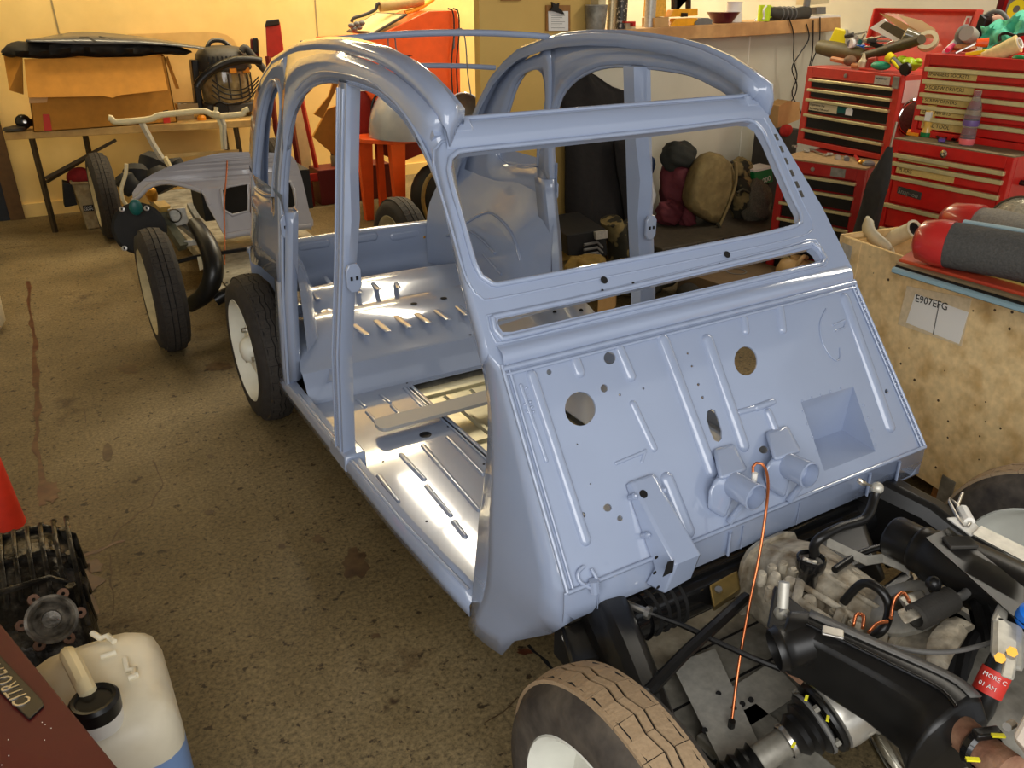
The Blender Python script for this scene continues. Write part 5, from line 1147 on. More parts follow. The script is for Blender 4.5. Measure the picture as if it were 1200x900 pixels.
# cream bumper bar on its stays
mt = pm('cream_enamel', (222, 206, 160), .4, 0, .06, 8)
bb = smoothline([atY(p, 3.9) for p in [(127, 138), (131, 139), (136, 143), (165, 141), (178, 139), (188, 135), (215, 132), (238, 130), (248, 134), (256, 136), (283, 134), (286, 130), (291, 128)]], 60)
MB().tube(bb, .016, 10).build('bumper_bar', mt, c2, smooth=60)
for pts in ([(165, 142), (172, 155), (180, 170), (190, 186)], [(258, 136), (262, 146), (262, 160), (263, 175)]): MB().tube([atY(p, 3.92) for p in pts], .016, 4).build('bumper_stay', M['zinc'], c2, smooth=0)
MB().tube([atY(p, 3.92) for p in ((254, 137), (259, 148), (261, 175))], .010, 6).build('bumper_stay', mt, c2)
MB().lathe([(.02, -.02), (.025, 0), (.012, .01), (.012, .03)], atY((253, 132), 3.88), (.2, 0, 1), 10).build('bar_clamp', mt, c2)
MB().hexa([atY(p, 4.0) for p in ((191, 181), (280, 175), (280, 178), (193, 186))], [atY(p, 4.12) for p in ((191, 181), (280, 175), (280, 178), (193, 186))]).build('timber_spacer', M['wood'], c2, smooth=0)
MB().tube([atY(p, 3.95) for p in ((193, 184), (199, 195))], .014, 4).build('bumper_stay', mt, c2)
# grey-blue rear panel with two window cut-outs resting on that chassis
gp = thing('rear_body_panel', 'grey blue pressed body panel with two cut-outs on the spare chassis', 'body panel', (-.25, 3.45, .40))
gm = pm('grey_blue_paint', (176, 172, 174), .22, 0, .04, 4, coat=.8)
def gy(p):
    """panel surface: leans back with height, curves away at both ends"""
    y = 3.25
    for _ in range(12):
        P = atY(p, y); y = 3.12+.45*max(0, P.z-.40)+.9*max(0, abs(P.x+.22)-.22)**1.6
    return atY(p, y)
outl = [(155, 226), (163, 215), (177, 205), (196, 196), (215, 190), (240, 183), (262, 179), (290, 178), (320, 179), (342, 183), (351, 200), (357, 222), (362, 245), (366, 266), (330, 270), (292, 275), (268, 280), (262, 274), (252, 256), (243, 240), (236, 224), (222, 219), (206, 215), (190, 214), (174, 219), (163, 230), (156, 236)]
h1_ = [(259, 222), (268, 218), (291, 215), (291, 247), (272, 252), (262, 246)]; h2_ = [(328, 213), (340, 213), (344, 222), (347, 240), (344, 245), (328, 244)]
def uvg(p): P = gy(p); return (P.x, P.z)
outl = [(q.x, q.y) for q in smoothline([Vector((a, b, 0)) for a, b in outl], 90)]
def gfn(u, v): return Vector((u, 3.12+.45*max(0, v-.40)+.9*max(0, abs(u+.22)-.22)**1.6, v))
MB().plate([uvg(p) for p in outl], [[uvg(p) for p in h1_], [uvg(p) for p in h2_]], gfn, (0, .012, -.004)).build('panel_skin', gm, gp, smooth=40)
for h in (h1_, h2_): MB().tube([gy(p)+Vector((0, -.004, 0)) for p in h+h[:1]], .008, 6).build('cutout_flange', gm, gp, smooth=80)
MB().tube(smoothline([gy(p)+Vector((0, -.002, 0)) for p in [(155, 236), (163, 230), (174, 219), (190, 214), (206, 215), (222, 219), (236, 224)]], 24), .012, 6).build('arch_flange', gm, gp, smooth=80)
MB().tube(smoothline([gy(p)+Vector((0, -.003, 0)) for p in [(263, 277), (292, 272), (330, 268), (364, 265)]], 24), .016, 8).build('lower_roll', gm, gp, smooth=80)
MB().tube(smoothline([gy(p)+Vector((0, -.001, 0)) for p in [(228, 218), (238, 226), (246, 240)]], 16), .006, 6).build('pressed_rib', gm, gp, smooth=80)
MB().box((-.15, 3.75, .55), (.6, .3, .22)).build('inner_box', M['blackmatt'], gp, smooth=0)
MB().box((-.26, 3.42, .46), (.10, .02, .012)).build('blue_strip', bpy.data.materials['blue_plastic'], gp, smooth=0)
wv = [gy((265, 188))+Vector((0, -.02, 0)), gy((263, 205))+Vector((0, -.04, 0)), gy((260, 235))+Vector((0, -.05, 0)), gy((260, 275))+Vector((0, -.06, 0)), atY((263, 310), 3.0)]
tag(MB().tube(smoothline(wv, 24), .004, 6).build('copper_pipe', M['copper'], None, smooth=80), 'thin copper pipe hanging down in front of the grey blue panel', 'pipe')

# ------------------------------------------------------------------ red hoist, blast cabinet, table with headlamp bowls
eh = thing('engine_hoist', 'red folding engine hoist standing against the back wall', 'hoist', (.72, 5.75, 0))
rd = pm('hoist_red', (168, 36, 22), .45, 0, .12, 8); rdk = pm('hoist_dark_red', (104, 24, 16), .5, 0, .15, 8)
hz_ = lambda p, y=5.7: atY(p, y)
MB().hexa([hz_(p) for p in ((313, 70), (333, 62), (328, 25), (311, 30))], [hz_(p, 5.78) for p in ((313, 70), (333, 62), (328, 25), (311, 30))]).build('mast', rd, eh, smooth=0, bevel=.008)
MB().hexa([hz_(p, 5.69) for p in ((310, 32), (328, 29), (327, 22), (312, 24))], [hz_(p, 5.80) for p in ((310, 32), (328, 29), (327, 22), (312, 24))]).build('mast_cap', M['black'], eh, smooth=0, bevel=.006)
MB().tube([hz_((314, 66)), hz_((323, 150), 5.65), hz_((338, 205), 5.6)], .022, 4).build('hoist_leg', rdk, eh, smooth=0)
MB().tube([hz_((350, 100)), hz_((372, 202), 5.6)], .020, 4).build('hoist_leg', rd, eh, smooth=0)
MB().tube([hz_((338, 120)), hz_((352, 205), 5.6)], .024, 4).build('hoist_leg', rdk, eh, smooth=0)
MB().hexa([atY(p, 5.5) for p in ((356, 204), (386, 202), (386, 212), (357, 213))], [atY(p, 5.62) for p in ((356, 204), (386, 202), (386, 212), (357, 213))]).build('hoist_base', rd, eh, smooth=0, bevel=.006)
MB().tube([atY((362, 212), 5.5), Vector((atY((362, 212), 5.5).x, 5.5, 0))], .03, 4).build('hoist_leg', rdk, eh, smooth=0); MB().tube([atY((382, 210), 5.55), Vector((atY((382, 210), 5.55).x, 5.55, 0))], .03, 4).build('hoist_leg', rdk, eh, smooth=0)
jk = thing('jack_handle', 'dark red pump unit with black grip leaning beside the hoist', 'jack', (.47, 5.85, .9))
MB().hexa([atY(p, 5.82) for p in ((294, 66), (304, 68), (303, 46), (293, 45))], [atY(p, 5.9) for p in ((294, 66), (304, 68), (303, 46), (293, 45))]).build('pump_body', rdk, jk, smooth=0, bevel=.01)
MB().hexa([atY(p, 5.80) for p in ((297, 62), (303, 63), (302, 44), (296, 44))], [atY(p, 5.83) for p in ((297, 62), (303, 63), (302, 44), (296, 44))]).build('grip', M['black'], jk, smooth=0, bevel=.008)
tag(quadY([(343, 112), (355, 104), (372, 256), (359, 257)], 5.95, .02, 'pale_plank', pm('pale_plank', (196, 170, 120), .7, 0, .1, 5)), 'pale plank standing behind the red hoist legs', 'plank')
fc_ = thing('flattened_carton', 'large flattened brown carton leaning on the blast cabinet behind the near door pillar', 'cardboard', tuple(atY((400, 186), 5.42)))
quadY([(367, 160), (384, 128), (425, 112), (432, 158), (424, 188), (392, 182)], 5.42, .03, 'carton_face', M['card'], fc_)
quadY([(385, 113), (392, 92), (396, 100), (378, 139), (368, 134)], 5.40, .02, 'carton_strip', M['card'], fc_)  # a separate cardboard strip, only grouped with the carton
bc = thing('blast_cabinet', 'orange blasting cabinet with sloping window against the back wall', 'cabinet', (1.3, 5.1, 0)); om = M['orange']
y0, y1 = 4.92, 5.40
A = [atY(p, y0) for p in ((396, 46), (440, 43), (502, 13), (535, 12), (538, 25), (540, 115), (436, 118), (396, 60))]
MB().prism([(p.x, p.z) for p in A], (0, y0, 0), (1, 0, 0), (0, 0, 1), (0, y1-y0, 0)).build('cabinet_body', om, bc, smooth=0, bevel=.006)
# sloping front with framed window on its top slope
W_ = [(407, 38), (438, 41), (478, 18), (442, 16)]
WP = [atZ(p, z) for p, z in zip(W_, (1.30, 1.30, 1.42, 1.42))]
WP = [atY(W_[0], y0+.38), atY(W_[1], y0+.02), atY(W_[2], y0+.02), atY(W_[3], y0+.38)]
nrm = (WP[1]-WP[0]).cross(WP[3]-WP[0]).normalized(); nrm = nrm if nrm.z > 0 else -nrm
MB().hexa(WP, [p+nrm*.012 for p in WP]).build('window_frame', M['darkgrey'], bc, smooth=0)
ctr = sum(WP, Vector())/4; IN = [ctr+(p-ctr)*.88+nrm*.006 for p in WP]; MB().hexa(IN, [p+nrm*.008 for p in IN]).build('window_pane', pm('frosted_pane', (226, 206, 150), .25, coat=.4), bc, smooth=0)
MB().hexa([atY(p, y0+.02) for p in ((414, 82), (432, 92), (444, 160), (420, 190))], [atY(p, y0+.35) for p in ((414, 82), (432, 92), (444, 160), (420, 190))]).build('hopper', pm('hopper_red', (140, 30, 16), .45, 0, .1, 6), bc, smooth=0, bevel=.006)
MB().prism([(p.x, p.z) for p in [atY(q, y0+.03) for q in ((415, 98), (470, 112), (540, 112), (520, 170), (470, 190))]], (0, y0+.03, 0), (1, 0, 0), (0, 0, 1), (0, .4, 0)).build('hopper', bpy.data.materials['hopper_red'], bc, smooth=0)
for p in ((446, 200), (534, 195), (420, 200)):
    P = atY(p, y0+.1); MB().box((P.x, y0+(.42 if p[0] == 420 else .1), .3), (.05, .05, .62)).build('leg', om, bc, smooth=0)
ar = [atY(p, y0-.006) for p in ((448, 61), (470, 65), (484, 65), (472, 69), (455, 70))]
MB().add(ar, [(0, 1, 2, 3, 4)]).build('arrow_mark', M['groove'], bc, smooth=0, solid=.002)
MB().box(atY((424, 105), y0-.004), (.05, .003, .02)).build('rating_plate', M['paper'], bc, smooth=0)
MB().tube(smoothline([atY(p, y0-.06) for p in ((450, 110), (441, 112), (436, 122), (436, 135), (441, 145))], 18), .008, 6).build('air_hose', M['black'], bc, smooth=80)
for x_ in (531, 537): MB().tube(smoothline([atY(p, y0-.03) for p in ((x_-6, 10), (x_, 14), (x_+1, 40), (x_-2, 75), (x_, 118))], 20), .006, 6).build('power_cord', M['black'], bc, smooth=80)
def onslope(name, label, cat, pxs, r, mat, flat=None):
    o = MB().tube(smoothline([atY(p, y0+.16) for p in pxs], 20), r, 8, flat=flat).build(name, mat, None, smooth=60); return tag(o, label, cat)
onslope('rolled_cloth', 'rolled tan cloth lying on top of the orange cabinet', 'cloth', [(445, 8), (465, 6), (485, 3), (495, 0)], .035, pm('tan_cloth', (170, 140, 90), .9, 0, .15, 9))
onslope('flex_duct', 'dark bent strap lying over the orange cabinet window', 'strap', [(412, 26), (415, 21), (428, 17), (440, 11), (442, 5), (446, 4)], .012, M['darkgrey'])
onslope('yellow_hose', 'yellow air hose lying across the top of the orange cabinet', 'hose', [(475, 15), (490, 10), (503, 2), (510, -3)], .016, pm('yellow_hose', (236, 190, 60), .5))
gl = MB()
for p in ((412, 30), (418, 28), (424, 27), (415, 34), (421, 32)): gl.ball(atY(p, y0+.10), .022, 8, 6, (1.2, 1, .8))
tag(gl.build('work_glove', M['grey'], None, smooth=60), 'dirty grey glove lying on the orange cabinet window corner', 'glove')
# red side table
rt = thing('red_side_table', 'small red steel side table holding the two headlamp bowls', 'table', (1.2, 4.6, 0)); ty0 = 4.55
T = [atY(p, ty0) for p in ((414, 152), (432, 161), (450, 168), (580, 150))]; tz = .63
tt = [Vector((.86, 4.62, tz)), Vector((1.02, 4.45, tz)), Vector((1.95, 4.45, tz)), Vector((1.95, 4.85, tz)), Vector((.86, 4.85, tz))]
MB().hexa([p-Vector((0, 0, .03)) for p in tt], tt).build('table_top', M['orange'], rt, smooth=0, bevel=.004)
for x, y in ((1.06, 4.48), (1.9, 4.5), (.95, 4.82), (1.9, 4.82)): MB().hexa([Vector((x-.03, y, 0)), Vector((x+.03, y, 0)), Vector((x+.03, y+.05, 0)), Vector((x-.03, y+.05, 0))], [Vector((x-.055, y-.02, tz-.03)), Vector((x+.055, y-.02, tz-.03)), Vector((x+.055, y+.05, tz-.03)), Vector((x-.055, y+.05, tz-.03))]).build('leg', M['orange'], rt, smooth=0)
hb = pm('headlamp_shell', (150, 156, 166), .25, .1, .05, 5, coat=.8)
def bowl(px0, px1, pt, y, label, inside=False, tilt=(0, 0, 1)):
    L0, R0 = atY(px0, y), atY(px1, y); T0 = atY(pt, y); c = (L0+R0)/2; r = (R0-L0).length/2; h = T0.z-c.z; c.z = tz+.002 if not inside else c.z
    t = thing('headlamp_bowl', label, 'headlamp shell', (c.x, c.y, tz), 'headlamp bowls on the red table')
    if not inside:
        prof = [(r*math.sin(PI/2*(1-k/10)), h*(1-math.cos(PI/2*(k/10)))) for k in range(11)]
        prof = [(r*math.cos(PI/2*k/10)**.8 if k < 10 else 0, h*math.sin(PI/2*k/10)) for k in range(11)]
        MB().lathe(prof, c, (0, 0, 1), 32).build('shell', hb, t, smooth=70)
        q = c+Vector((r*.30, -r*.80, h*.40)); n = Vector((.25, -.9, .45))
        MB().lathe([(.062, -.01), (.066, .002), (.058, .006), (.05, -.012), (.02, -.014), (.018, .002), (0, .004)], q, n, 24).build('adjuster_socket', M['grey'], t, smooth=40)
        MB().box(c+Vector((r*.33, -r*.93, h*.09)), (.026, .01, .010)).build('slot', M['groove'], t, smooth=0)
    return t
bowl((436, 163), (538, 160), (470, 100), 4.62, 'grey blue headlamp bowl resting mouth down on the red table behind the door frame')
# the second bowl stands on its rim, its hollow side turned to the viewer
c = atY((545, 138), 4.66); r = .13; t = thing('headlamp_bowl', 'hollow grey headlamp bowl on edge, showing above the windscreen header', 'headlamp shell', (c.x, 4.6, tz), 'headlamp bowls on the red table')
c.z = tz+.135; ax_ = Vector((-.25, -.75, .35)).normalized()
prof = [(r*math.cos(PI/2*k/9), -.13*math.sin(PI/2*k/9)) for k in range(10)]; prof[-1] = (0, -.13)
MB().lathe(prof, c, ax_, 30).build('shell', pm('bowl_inside', (96, 96, 92), .4, .2, .15, 10), t, smooth=70, solid=.004)
MB().lathe([(r, -.004), (r+.007, 0), (r, .006), (r-.004, 0)], c, ax_, 30).build('rim', hb, t, smooth=60)
# dark rucksack on the floor, cable coil, jars
rk = thing('black_rucksack', 'black rucksack with tan piping slumped on the floor behind the car', 'bag', (1.25, 4.5, 0))
kc = Vector((1.32, 4.35, .24)); MB().ball(kc, .24, 16, 10, (.95, .7, 1.0)).build('bag_body', M['blackmatt'], rk, smooth=60)
MB().tube(smoothline([kc+Vector(p) for p in ((-.16, -.16, -.18), (-.20, -.13, 0), (-.15, -.12, .15), (-.02, -.13, .21), (.10, -.15, .14), (.12, -.17, 0))], 30), .014, 8).build('bag_piping', M['khaki'], rk, smooth=80)
MB().tube(smoothline([kc+Vector(p) for p in ((-.13, -.19, -.12), (-.09, -.2, .06), (-.01, -.19, .13))], 16), .010, 6).build('bag_strap', M['khaki'], rk, smooth=80)
MB().ball(kc+Vector((.26, -.02, .02)), .16, 12, 8, (1, .8, 1.2)).build('side_pocket', M['black'], rk, smooth=60)
cc_ = []
for k in range(70):
    a = k*.42; rr0 = .20+.06*math.sin(k*1.7); cc_.append(Vector((.92+rr0*math.cos(a)*1.3, 4.35+rr0*math.sin(a)*.8, .008+.004*math.sin(k))))
tag(MB().tube(cc_, .007, 5).build('cable_coil', M['black'], None, smooth=80), 'loose coil of black cable on the floor behind the car', 'cable')
for k, p in enumerate(((418, 195), (427, 194), (436, 193), (443, 193))):
    P = Vector((atZ(p, .30).x, 4.95, .0)); P.x = atY(p, 4.95).x
for k in range(4):
    x = .98+.09*k; t = thing('glass_jar', ['dim glass jar under the orange cabinet, leftmost of four', 'dim glass jar under the orange cabinet, second from the left', 'dim glass jar under the orange cabinet, third from the left', 'dim glass jar under the orange cabinet, rightmost of four'][k], 'jar', (x, 5.60, .28), 'glass jars under the orange cabinet')
    MB().lathe([(0, 0), (.036, 0), (.038, .01), (.038, .075), (.030, .09)], (x, 5.60, .282), (0, 0, 1), 14).build('jar', pm('dusty_glass', (120, 112, 88), .15, coat=.5) if k == 0 else bpy.data.materials['dusty_glass'], t, smooth=40); MB().lathe([(.034, .09), (.034, .108), (0, .109)], (x, 5.60, .282), (0, 0, 1), 14).build('lid', M['darkgrey'], t, smooth=40)
tag(MB().box((1.10, 5.60, .14), (.62, .25, .28)).build('red_crate', pm('crate_dark_red', (96, 22, 18), .6), None, smooth=0, bevel=.006), 'low dark red box under the orange cabinet carrying glass jars', 'box')
# ------------------------------------------------------------------ tool chests against the right wall
CR = M['red']; trimm = pm('drawer_trim', (226, 214, 160), .3, .5, .05, 10); tapem = pm('masking_tape', (206, 176, 104), .7, 0, .1, 30)
inkm = pm('marker_ink', (30, 26, 22), .8)
class Face:
    """front face of a cabinet: bottom-left origin at floor level below the left edge; u to the right, n outward"""
    def __init__(s, L, R): s.L = Vector((L[0], L[1], 0)); s.R = Vector((R[0], R[1], 0)); s.u = (s.R-s.L).normalized(); s.n = Vector((-abs(s.u.y), -s.u.x*-1 if False else s.u.x*math.copysign(1, -s.u.y)*-1, 0)).normalized(); s.w = (s.R-s.L).length
    def at(s, a, z, out=0): return s.L+s.u*a+Vector((0, 0, z))+s.n*out
def fbox(f, a0, a1, z0, z1, o0, o1, name, mat, par, bevel=0):
    q = [f.at(a0, z0, o0), f.at(a1, z0, o0), f.at(a1, z1, o0), f.at(a0, z1, o0)]; r = [f.at(a0, z0, o1), f.at(a1, z0, o1), f.at(a1, z1, o1), f.at(a0, z1, o1)]
    return MB().hexa(q, r).build(name, mat, par, smooth=0, bevel=bevel)
def chest(name, label, f, z0, z1, depth, red, drawers, dmat, mg=.045, trim=.012):
    t = thing(name, label, 'tool chest', tuple((f.L+f.R)/2-f.n*depth/2+Vector((0, 0, z0))))
    fbox(f, 0, f.w, z0, z1, -depth, -.03, 'cabinet_body', red, t, .004)
    fbox(f, 0, mg, z0, z1, -.03, .0, 'front_post', red, t, .003); fbox(f, f.w-mg, f.w, z0, z1, -.03, .0, 'front_post', red, t, .003)
    fbox(f, mg, f.w-mg, z0, z0+.03, -.03, .0, 'bottom_rail', red, t, .003)
    top = max(d[1] for d in drawers); fbox(f, mg, f.w-mg, top+.008, z1, -.03, .0, 'top_rail', red, t, .003)
    out = []
    for (a, b) in drawers:
        d = fbox(f, mg+.004, f.w-mg-.004, a+.004, b-.004, -.028, -.006, 'drawer', dmat, t, .002)
        fbox(f, mg-.010, f.w-mg+.010, b-trim-.004, b, -.006, .016, 'drawer_trim', trimm, d, .003); out.append(d)
    return t, out
# left chest: upper box with five black drawers and an open lid
fu = Face((2.81, 2.485), (2.75, 1.818)); zb, zt_ = .735, 1.168
blackd = pm('black_drawer', (26, 24, 22), .35, 0, .15, 12)
dz_ = [(1.055, 1.105), (1.0, 1.05), (.915, .995), (.83, .91), (.765, .825)]
uc, dr = chest('tool_chest', 'red tool chest with five black drawers and open lid, upper of the left pair', fu, zb, zt_, .42, M['redorange'], dz_, blackd)
P = fu.at(.30, 1.138, .002); MB().lathe([(.0, 0), (.011, 0), (.011, .006), (.0, .007)], P, fu.n, 14).build('lock', M['steel'], uc, smooth=30)
fbox(fu, .50, .60, 1.112, 1.155, .0, .003, 'name_plate', M['zinc'], uc); text('WORKSHOP', .013, fu.at(.505, 1.138, .0035), fu.u, (0, 0, 1), inkm, uc, 'plate_lettering', .0003)
fbox(fu, .62, .66, 1.10, 1.16, .0, .006, 'corner_latch', M['dullzinc'], uc, .003)
fbox(fu, .055, .27, .932, .975, -.005, -.003, 'sticker', M['cream'], dr[2]); text('Experience The', .018, fu.at(.062, .958, -.0025), fu.u, (0, 0, 1), inkm, dr[2], 'sticker_lettering', .0003); text('Ball-Bearing Difference!', .0155, fu.at(.062, .938, -.0025), fu.u, (0, 0, 1), inkm, dr[2], 'sticker_lettering', .0003)
fbox(fu, .27, .34, .940, .972, -.005, -.003, 'sticker_picture', bpy.data.materials['teal_plastic'], dr[2])
q = [(.335, .935), (.385, .935), (.385, .965), (.36, .985), (.335, .965)]
MB().prism([(a, b) for a, b in q], fu.L-fu.n*.004, fu.u, (0, 0, 1), fu.n*.002).build('sticker_arrow', M['paper'], dr[2], smooth=0)
# side paper and open lid
sn = fu.u; so = fu.at(fu.w+.001, 0, 0); sb = -fu.n
def side_q(a0, a1, z0, z1, th, name, mat, par): 
    q = [so+sb*a0+Vector((0, 0, z0)), so+sb*a1+Vector((0, 0, z0)), so+sb*a1+Vector((0, 0, z1)), so+sb*a0+Vector((0, 0, z1))]; return MB().hexa(q, [p+sn*th for p in q]).build(name, mat, par, smooth=0)
side_q(.03, .17, 1.03, 1.14, .002, 'paper_note', pm('pink_paper', (226, 196, 184), .7), uc)
lid0 = fu.at(0, zt_, -.42); lid1 = fu.at(fu.w, zt_, -.42)
for a, b, nm in ((0, fu.w, 'lid'),):
    q = [fu.at(a, zt_+.0, -.42), fu.at(b, zt_+.0, -.42), fu.at(b, zt_+.30, -.50), fu.at(a, zt_+.30, -.50)]
    MB().hexa(q, [p-fu.n*.012 for p in q]).build('lid', M['redorange'], uc, smooth=0, bevel=.003)
for a in (0, fu.w):
    q = [fu.at(a-.004, zt_, -.42), fu.at(a+.004, zt_, -.42), fu.at(a+.004, zt_+.30, -.50), fu.at(a-.004, zt_+.30, -.50)]
    MB().hexa(q, [q[0]+fu.n*.01, q[1]+fu.n*.01, q[2]+fu.n*.05, q[3]+fu.n*.05]).build('lid_lip', M['redorange'], uc, smooth=0)
q = [fu.at(a, zt_+.295, -.497) for a in (0, fu.w)]; MB().hexa([q[0], q[1], q[1]+fu.n*.04, q[0]+fu.n*.04], [p+Vector((0, 0, .008)) for p in (q[0], q[1], q[1]+fu.n*.04, q[0]+fu.n*.04)]).build('lid_lip', M['redorange'], uc, smooth=0)
q = [fu.at(a, z_, -.42-.08*(z_-zt_)/.30+.003) for a, z_ in ((.59, zt_+.20), (.625, zt_+.20), (.625, zt_+.27), (.59, zt_+.27))]
MB().hexa(q, [p+fu.n*.002 for p in q]).build('lid_sticker', M['paper'], uc, smooth=0)
q2 = [fu.at(a, z_, -.42-.08*(z_-zt_)/.30+.0055) for a, z_ in ((.60, zt_+.232), (.62, zt_+.232), (.615, zt_+.262), (.60, zt_+.262))]
MB().hexa(q2, [p+fu.n*.001 for p in q2]).build('sticker_mark', CR, uc, smooth=0)
MB().lathe([(.0, 0), (.016, 0), (.014, .008), (0, .009)], fu.at(.56, zt_+.12, -.45), fu.n, 12, ).build('lid_latch', M['dullzinc'], uc, smooth=40)
# lower cabinet
flw = Face((2.38, 2.20), (2.50, 1.746)); fl_w = flw.w
flw = Face((2.38, 2.215), (2.50, 1.746))
lowd = [(.585, .655), (.50, .58), (.41, .495), (.32, .405), (.20, .315), (.06, .195)]
lc, drl = chest('tool_cabinet', 'red roller cabinet with black drawers and tools on its shelf, lower of the left pair', flw, .03, .725, .62, pm('cabinet_deep_red', (168, 34, 30), .4, 0, .1, 6, coat=.2), lowd, blackd)
for a in (.05, flw.w-.05):
    for o in (-.05, -.55): MB().cyl(flw.at(a-.02, .02, o), flw.at(a+.02, .02, o), .02, 12).build('castor', M['black'], lc)
MB().lathe([(0, 0), (.011, 0), (.011, .006), (0, .007)], flw.at(.20, .693, .002), flw.n, 14).build('lock', M['steel'], lc, smooth=30)
fbox(flw, .30, .38, .67, .715, 0, .003, 'name_plate', M['dullzinc'], lc)
fbox(flw, 0, flw.w, .725, .733, -.28, .004, 'shelf_mat', pm('worn_mat', (150, 120, 80), .8, 0, .2, 20), lc)
# right chest: lower cabinet
fr_ = Face((2.40, 1.55), (2.40, .965)); rdz = [(.82, .855), (.755, .815), (.62, .75), (.50, .615), (.30, .495), (.08, .295)]
rc, drr = chest('tool_cabinet', 'red roller cabinet with red drawers and taped labels, lower of the right pair', fr_, .03, .915, .55, CR, rdz, CR, .03, .016)
for a in (.05, fr_.w-.05):
    for o in (-.05, -.5): MB().cyl(fr_.at(a-.02, .02, o), fr_.at(a+.02, .02, o), .02, 12).build('castor', M['black'], rc)
MB().lathe([(0, 0), (.016, 0), (.018, .006), (.008, .009), (0, .007)], fr_.at(.27, .885, .002), fr_.n, 16).build('lock', M['chrome'], rc, smooth=30)
def tape(f, d, a0, a1, z0, z1, s_, sz):
    fbox(f, a0, a1, z0, z1, -.006, -.0045, 'tape_label', tapem, d); text(s_, sz, f.at(a0+.012, z0+.008, -.004), f.u, (0, 0, 1), inkm, d, 'label_lettering', .0003)
tape(fr_, drr[0], .04, .30, .823, .838, 'CRIMPING TOOL', .016); tape(fr_, drr[1], .04, .34, .762, .795, 'PLIERS', .026)
bd_ = MB(); bd_.hexa([fr_.at(a, z, -.006) for a, z in ((.07, .668), (.20, .660), (.20, .695), (.07, .703))], [fr_.at(a, z, .001) for a, z in ((.07, .668), (.20, .660), (.20, .695), (.07, .703))]).build('badge', M['darkgrey'], drr[2], smooth=0, bevel=.004)
text('Snap-on', .034, fr_.at(.075, .672, .0012), fr_.u-Vector((0, 0, .06)), (0, 0, 1), M['dullzinc'], drr[2], 'badge_lettering', .0008)
fbox(fr_, 0, fr_.w, .915, .920, -.16, .0, 'shelf_mat', pm('dusty_shelf', (128, 112, 82), .8, 0, .2, 20), rc)
MB().cyl(fr_.at(fr_.w+.0, .80, -.1), fr_.at(fr_.w+.03, .80, -.1), .012, 10).build('side_handle', M['black'], rc); MB().cyl(fr_.at(fr_.w+.03, .80, -.1), fr_.at(fr_.w+.03, .80, -.35), .012, 10).build('side_handle', M['black'], rc)
# right chest: upper box
fx = Face((2.55, 1.576), (2.56, .93)); xdz = [(1.185, 1.235), (1.125, 1.18), (1.068, 1.12), (1.018, 1.063), (.95, 1.012)]
xc, drx = chest('tool_chest', 'red tool chest with red drawers and masking tape labels, upper of the right pair', fx, .92, 1.29, .42, CR, xdz, CR, .028, .016)
tape(fx, drx[0], .02, .27, 1.188, 1.216, 'SPANNERS SOCKETS', .022); tape(fx, drx[1], .01, .27, 1.128, 1.162, 'O SCREW DRIVERS', .024); tape(fx, drx[2], .01, .28, 1.071, 1.102, '+ SCREW DRIVERS', .022); tape(fx, drx[3], .03, .27, 1.02, 1.046, 'DRILLING BITS', .022); tape(fx, drx[4], .05, .27, .958, .990, 'SEAL TOOL', .026)
q = [fx.at(a, z_, o) for a, z_, o in ((.05, 1.29, -.42), (fx.w, 1.29, -.42), (fx.w, 1.60, -.48), (.05, 1.60, -.48))]
MB().hexa(q, [p-fx.n*.012 for p in q]).build('lid', CR, xc, smooth=0, bevel=.003)
q = [q[0], q[3]]; MB().hexa([q[0]-fx.u*.004, q[0]+fx.u*.004, q[1]+fx.u*.004, q[1]-fx.u*.004], [q[0]-fx.u*.004+fx.n*.03, q[0]+fx.u*.004+fx.n*.03, q[1]+fx.u*.004+fx.n*.05, q[1]-fx.u*.004+fx.n*.05]).build('lid_lip', M['darkred'], xc, smooth=0)
lo = onplane((1192, 11), fx.at(.05, 1.29, -.415), (fx.n*1.0+Vector((0, 0, -.19)))); ln = (fx.n+Vector((0, 0, .19))).normalized()
lu = fx.u; lv = ln.cross(lu); lv = lv if lv.z > 0 else -lv; lo = lo+ln*.006
MB().hexa([lo+lu*a+lv*b for a, b in ((-.05, -.045), (.06, -.045), (.06, .045), (-.05, .045))], [lo+lu*a+lv*b+ln*.001 for a, b in ((-.05, -.045), (.06, -.045), (.06, .045), (-.05, .045))]).build('lid_sticker', M['grey'], xc, smooth=0)
MB().lathe([(.016, .0012), (.042, .0012), (.042, .002), (.016, .002)], lo, ln, 24).build('sticker_ring', M['yellow'], xc, smooth=30)
l2 = lo+lv*.075-lu*.10; MB().hexa([l2+lu*a+lv*b for a, b in ((-.005, -.01), (.13, -.01), (.13, .03), (-.005, .03))], [l2+lu*a+lv*b+ln*.001 for a, b in ((-.005, -.01), (.13, -.01), (.13, .03), (-.005, .03))]).build('lid_plate', M['black'], xc, smooth=0)
text('MCNULTY', .026, l2+ln*.0012, lu, lv, M['yellow'], xc, 'plate_lettering', .0004)
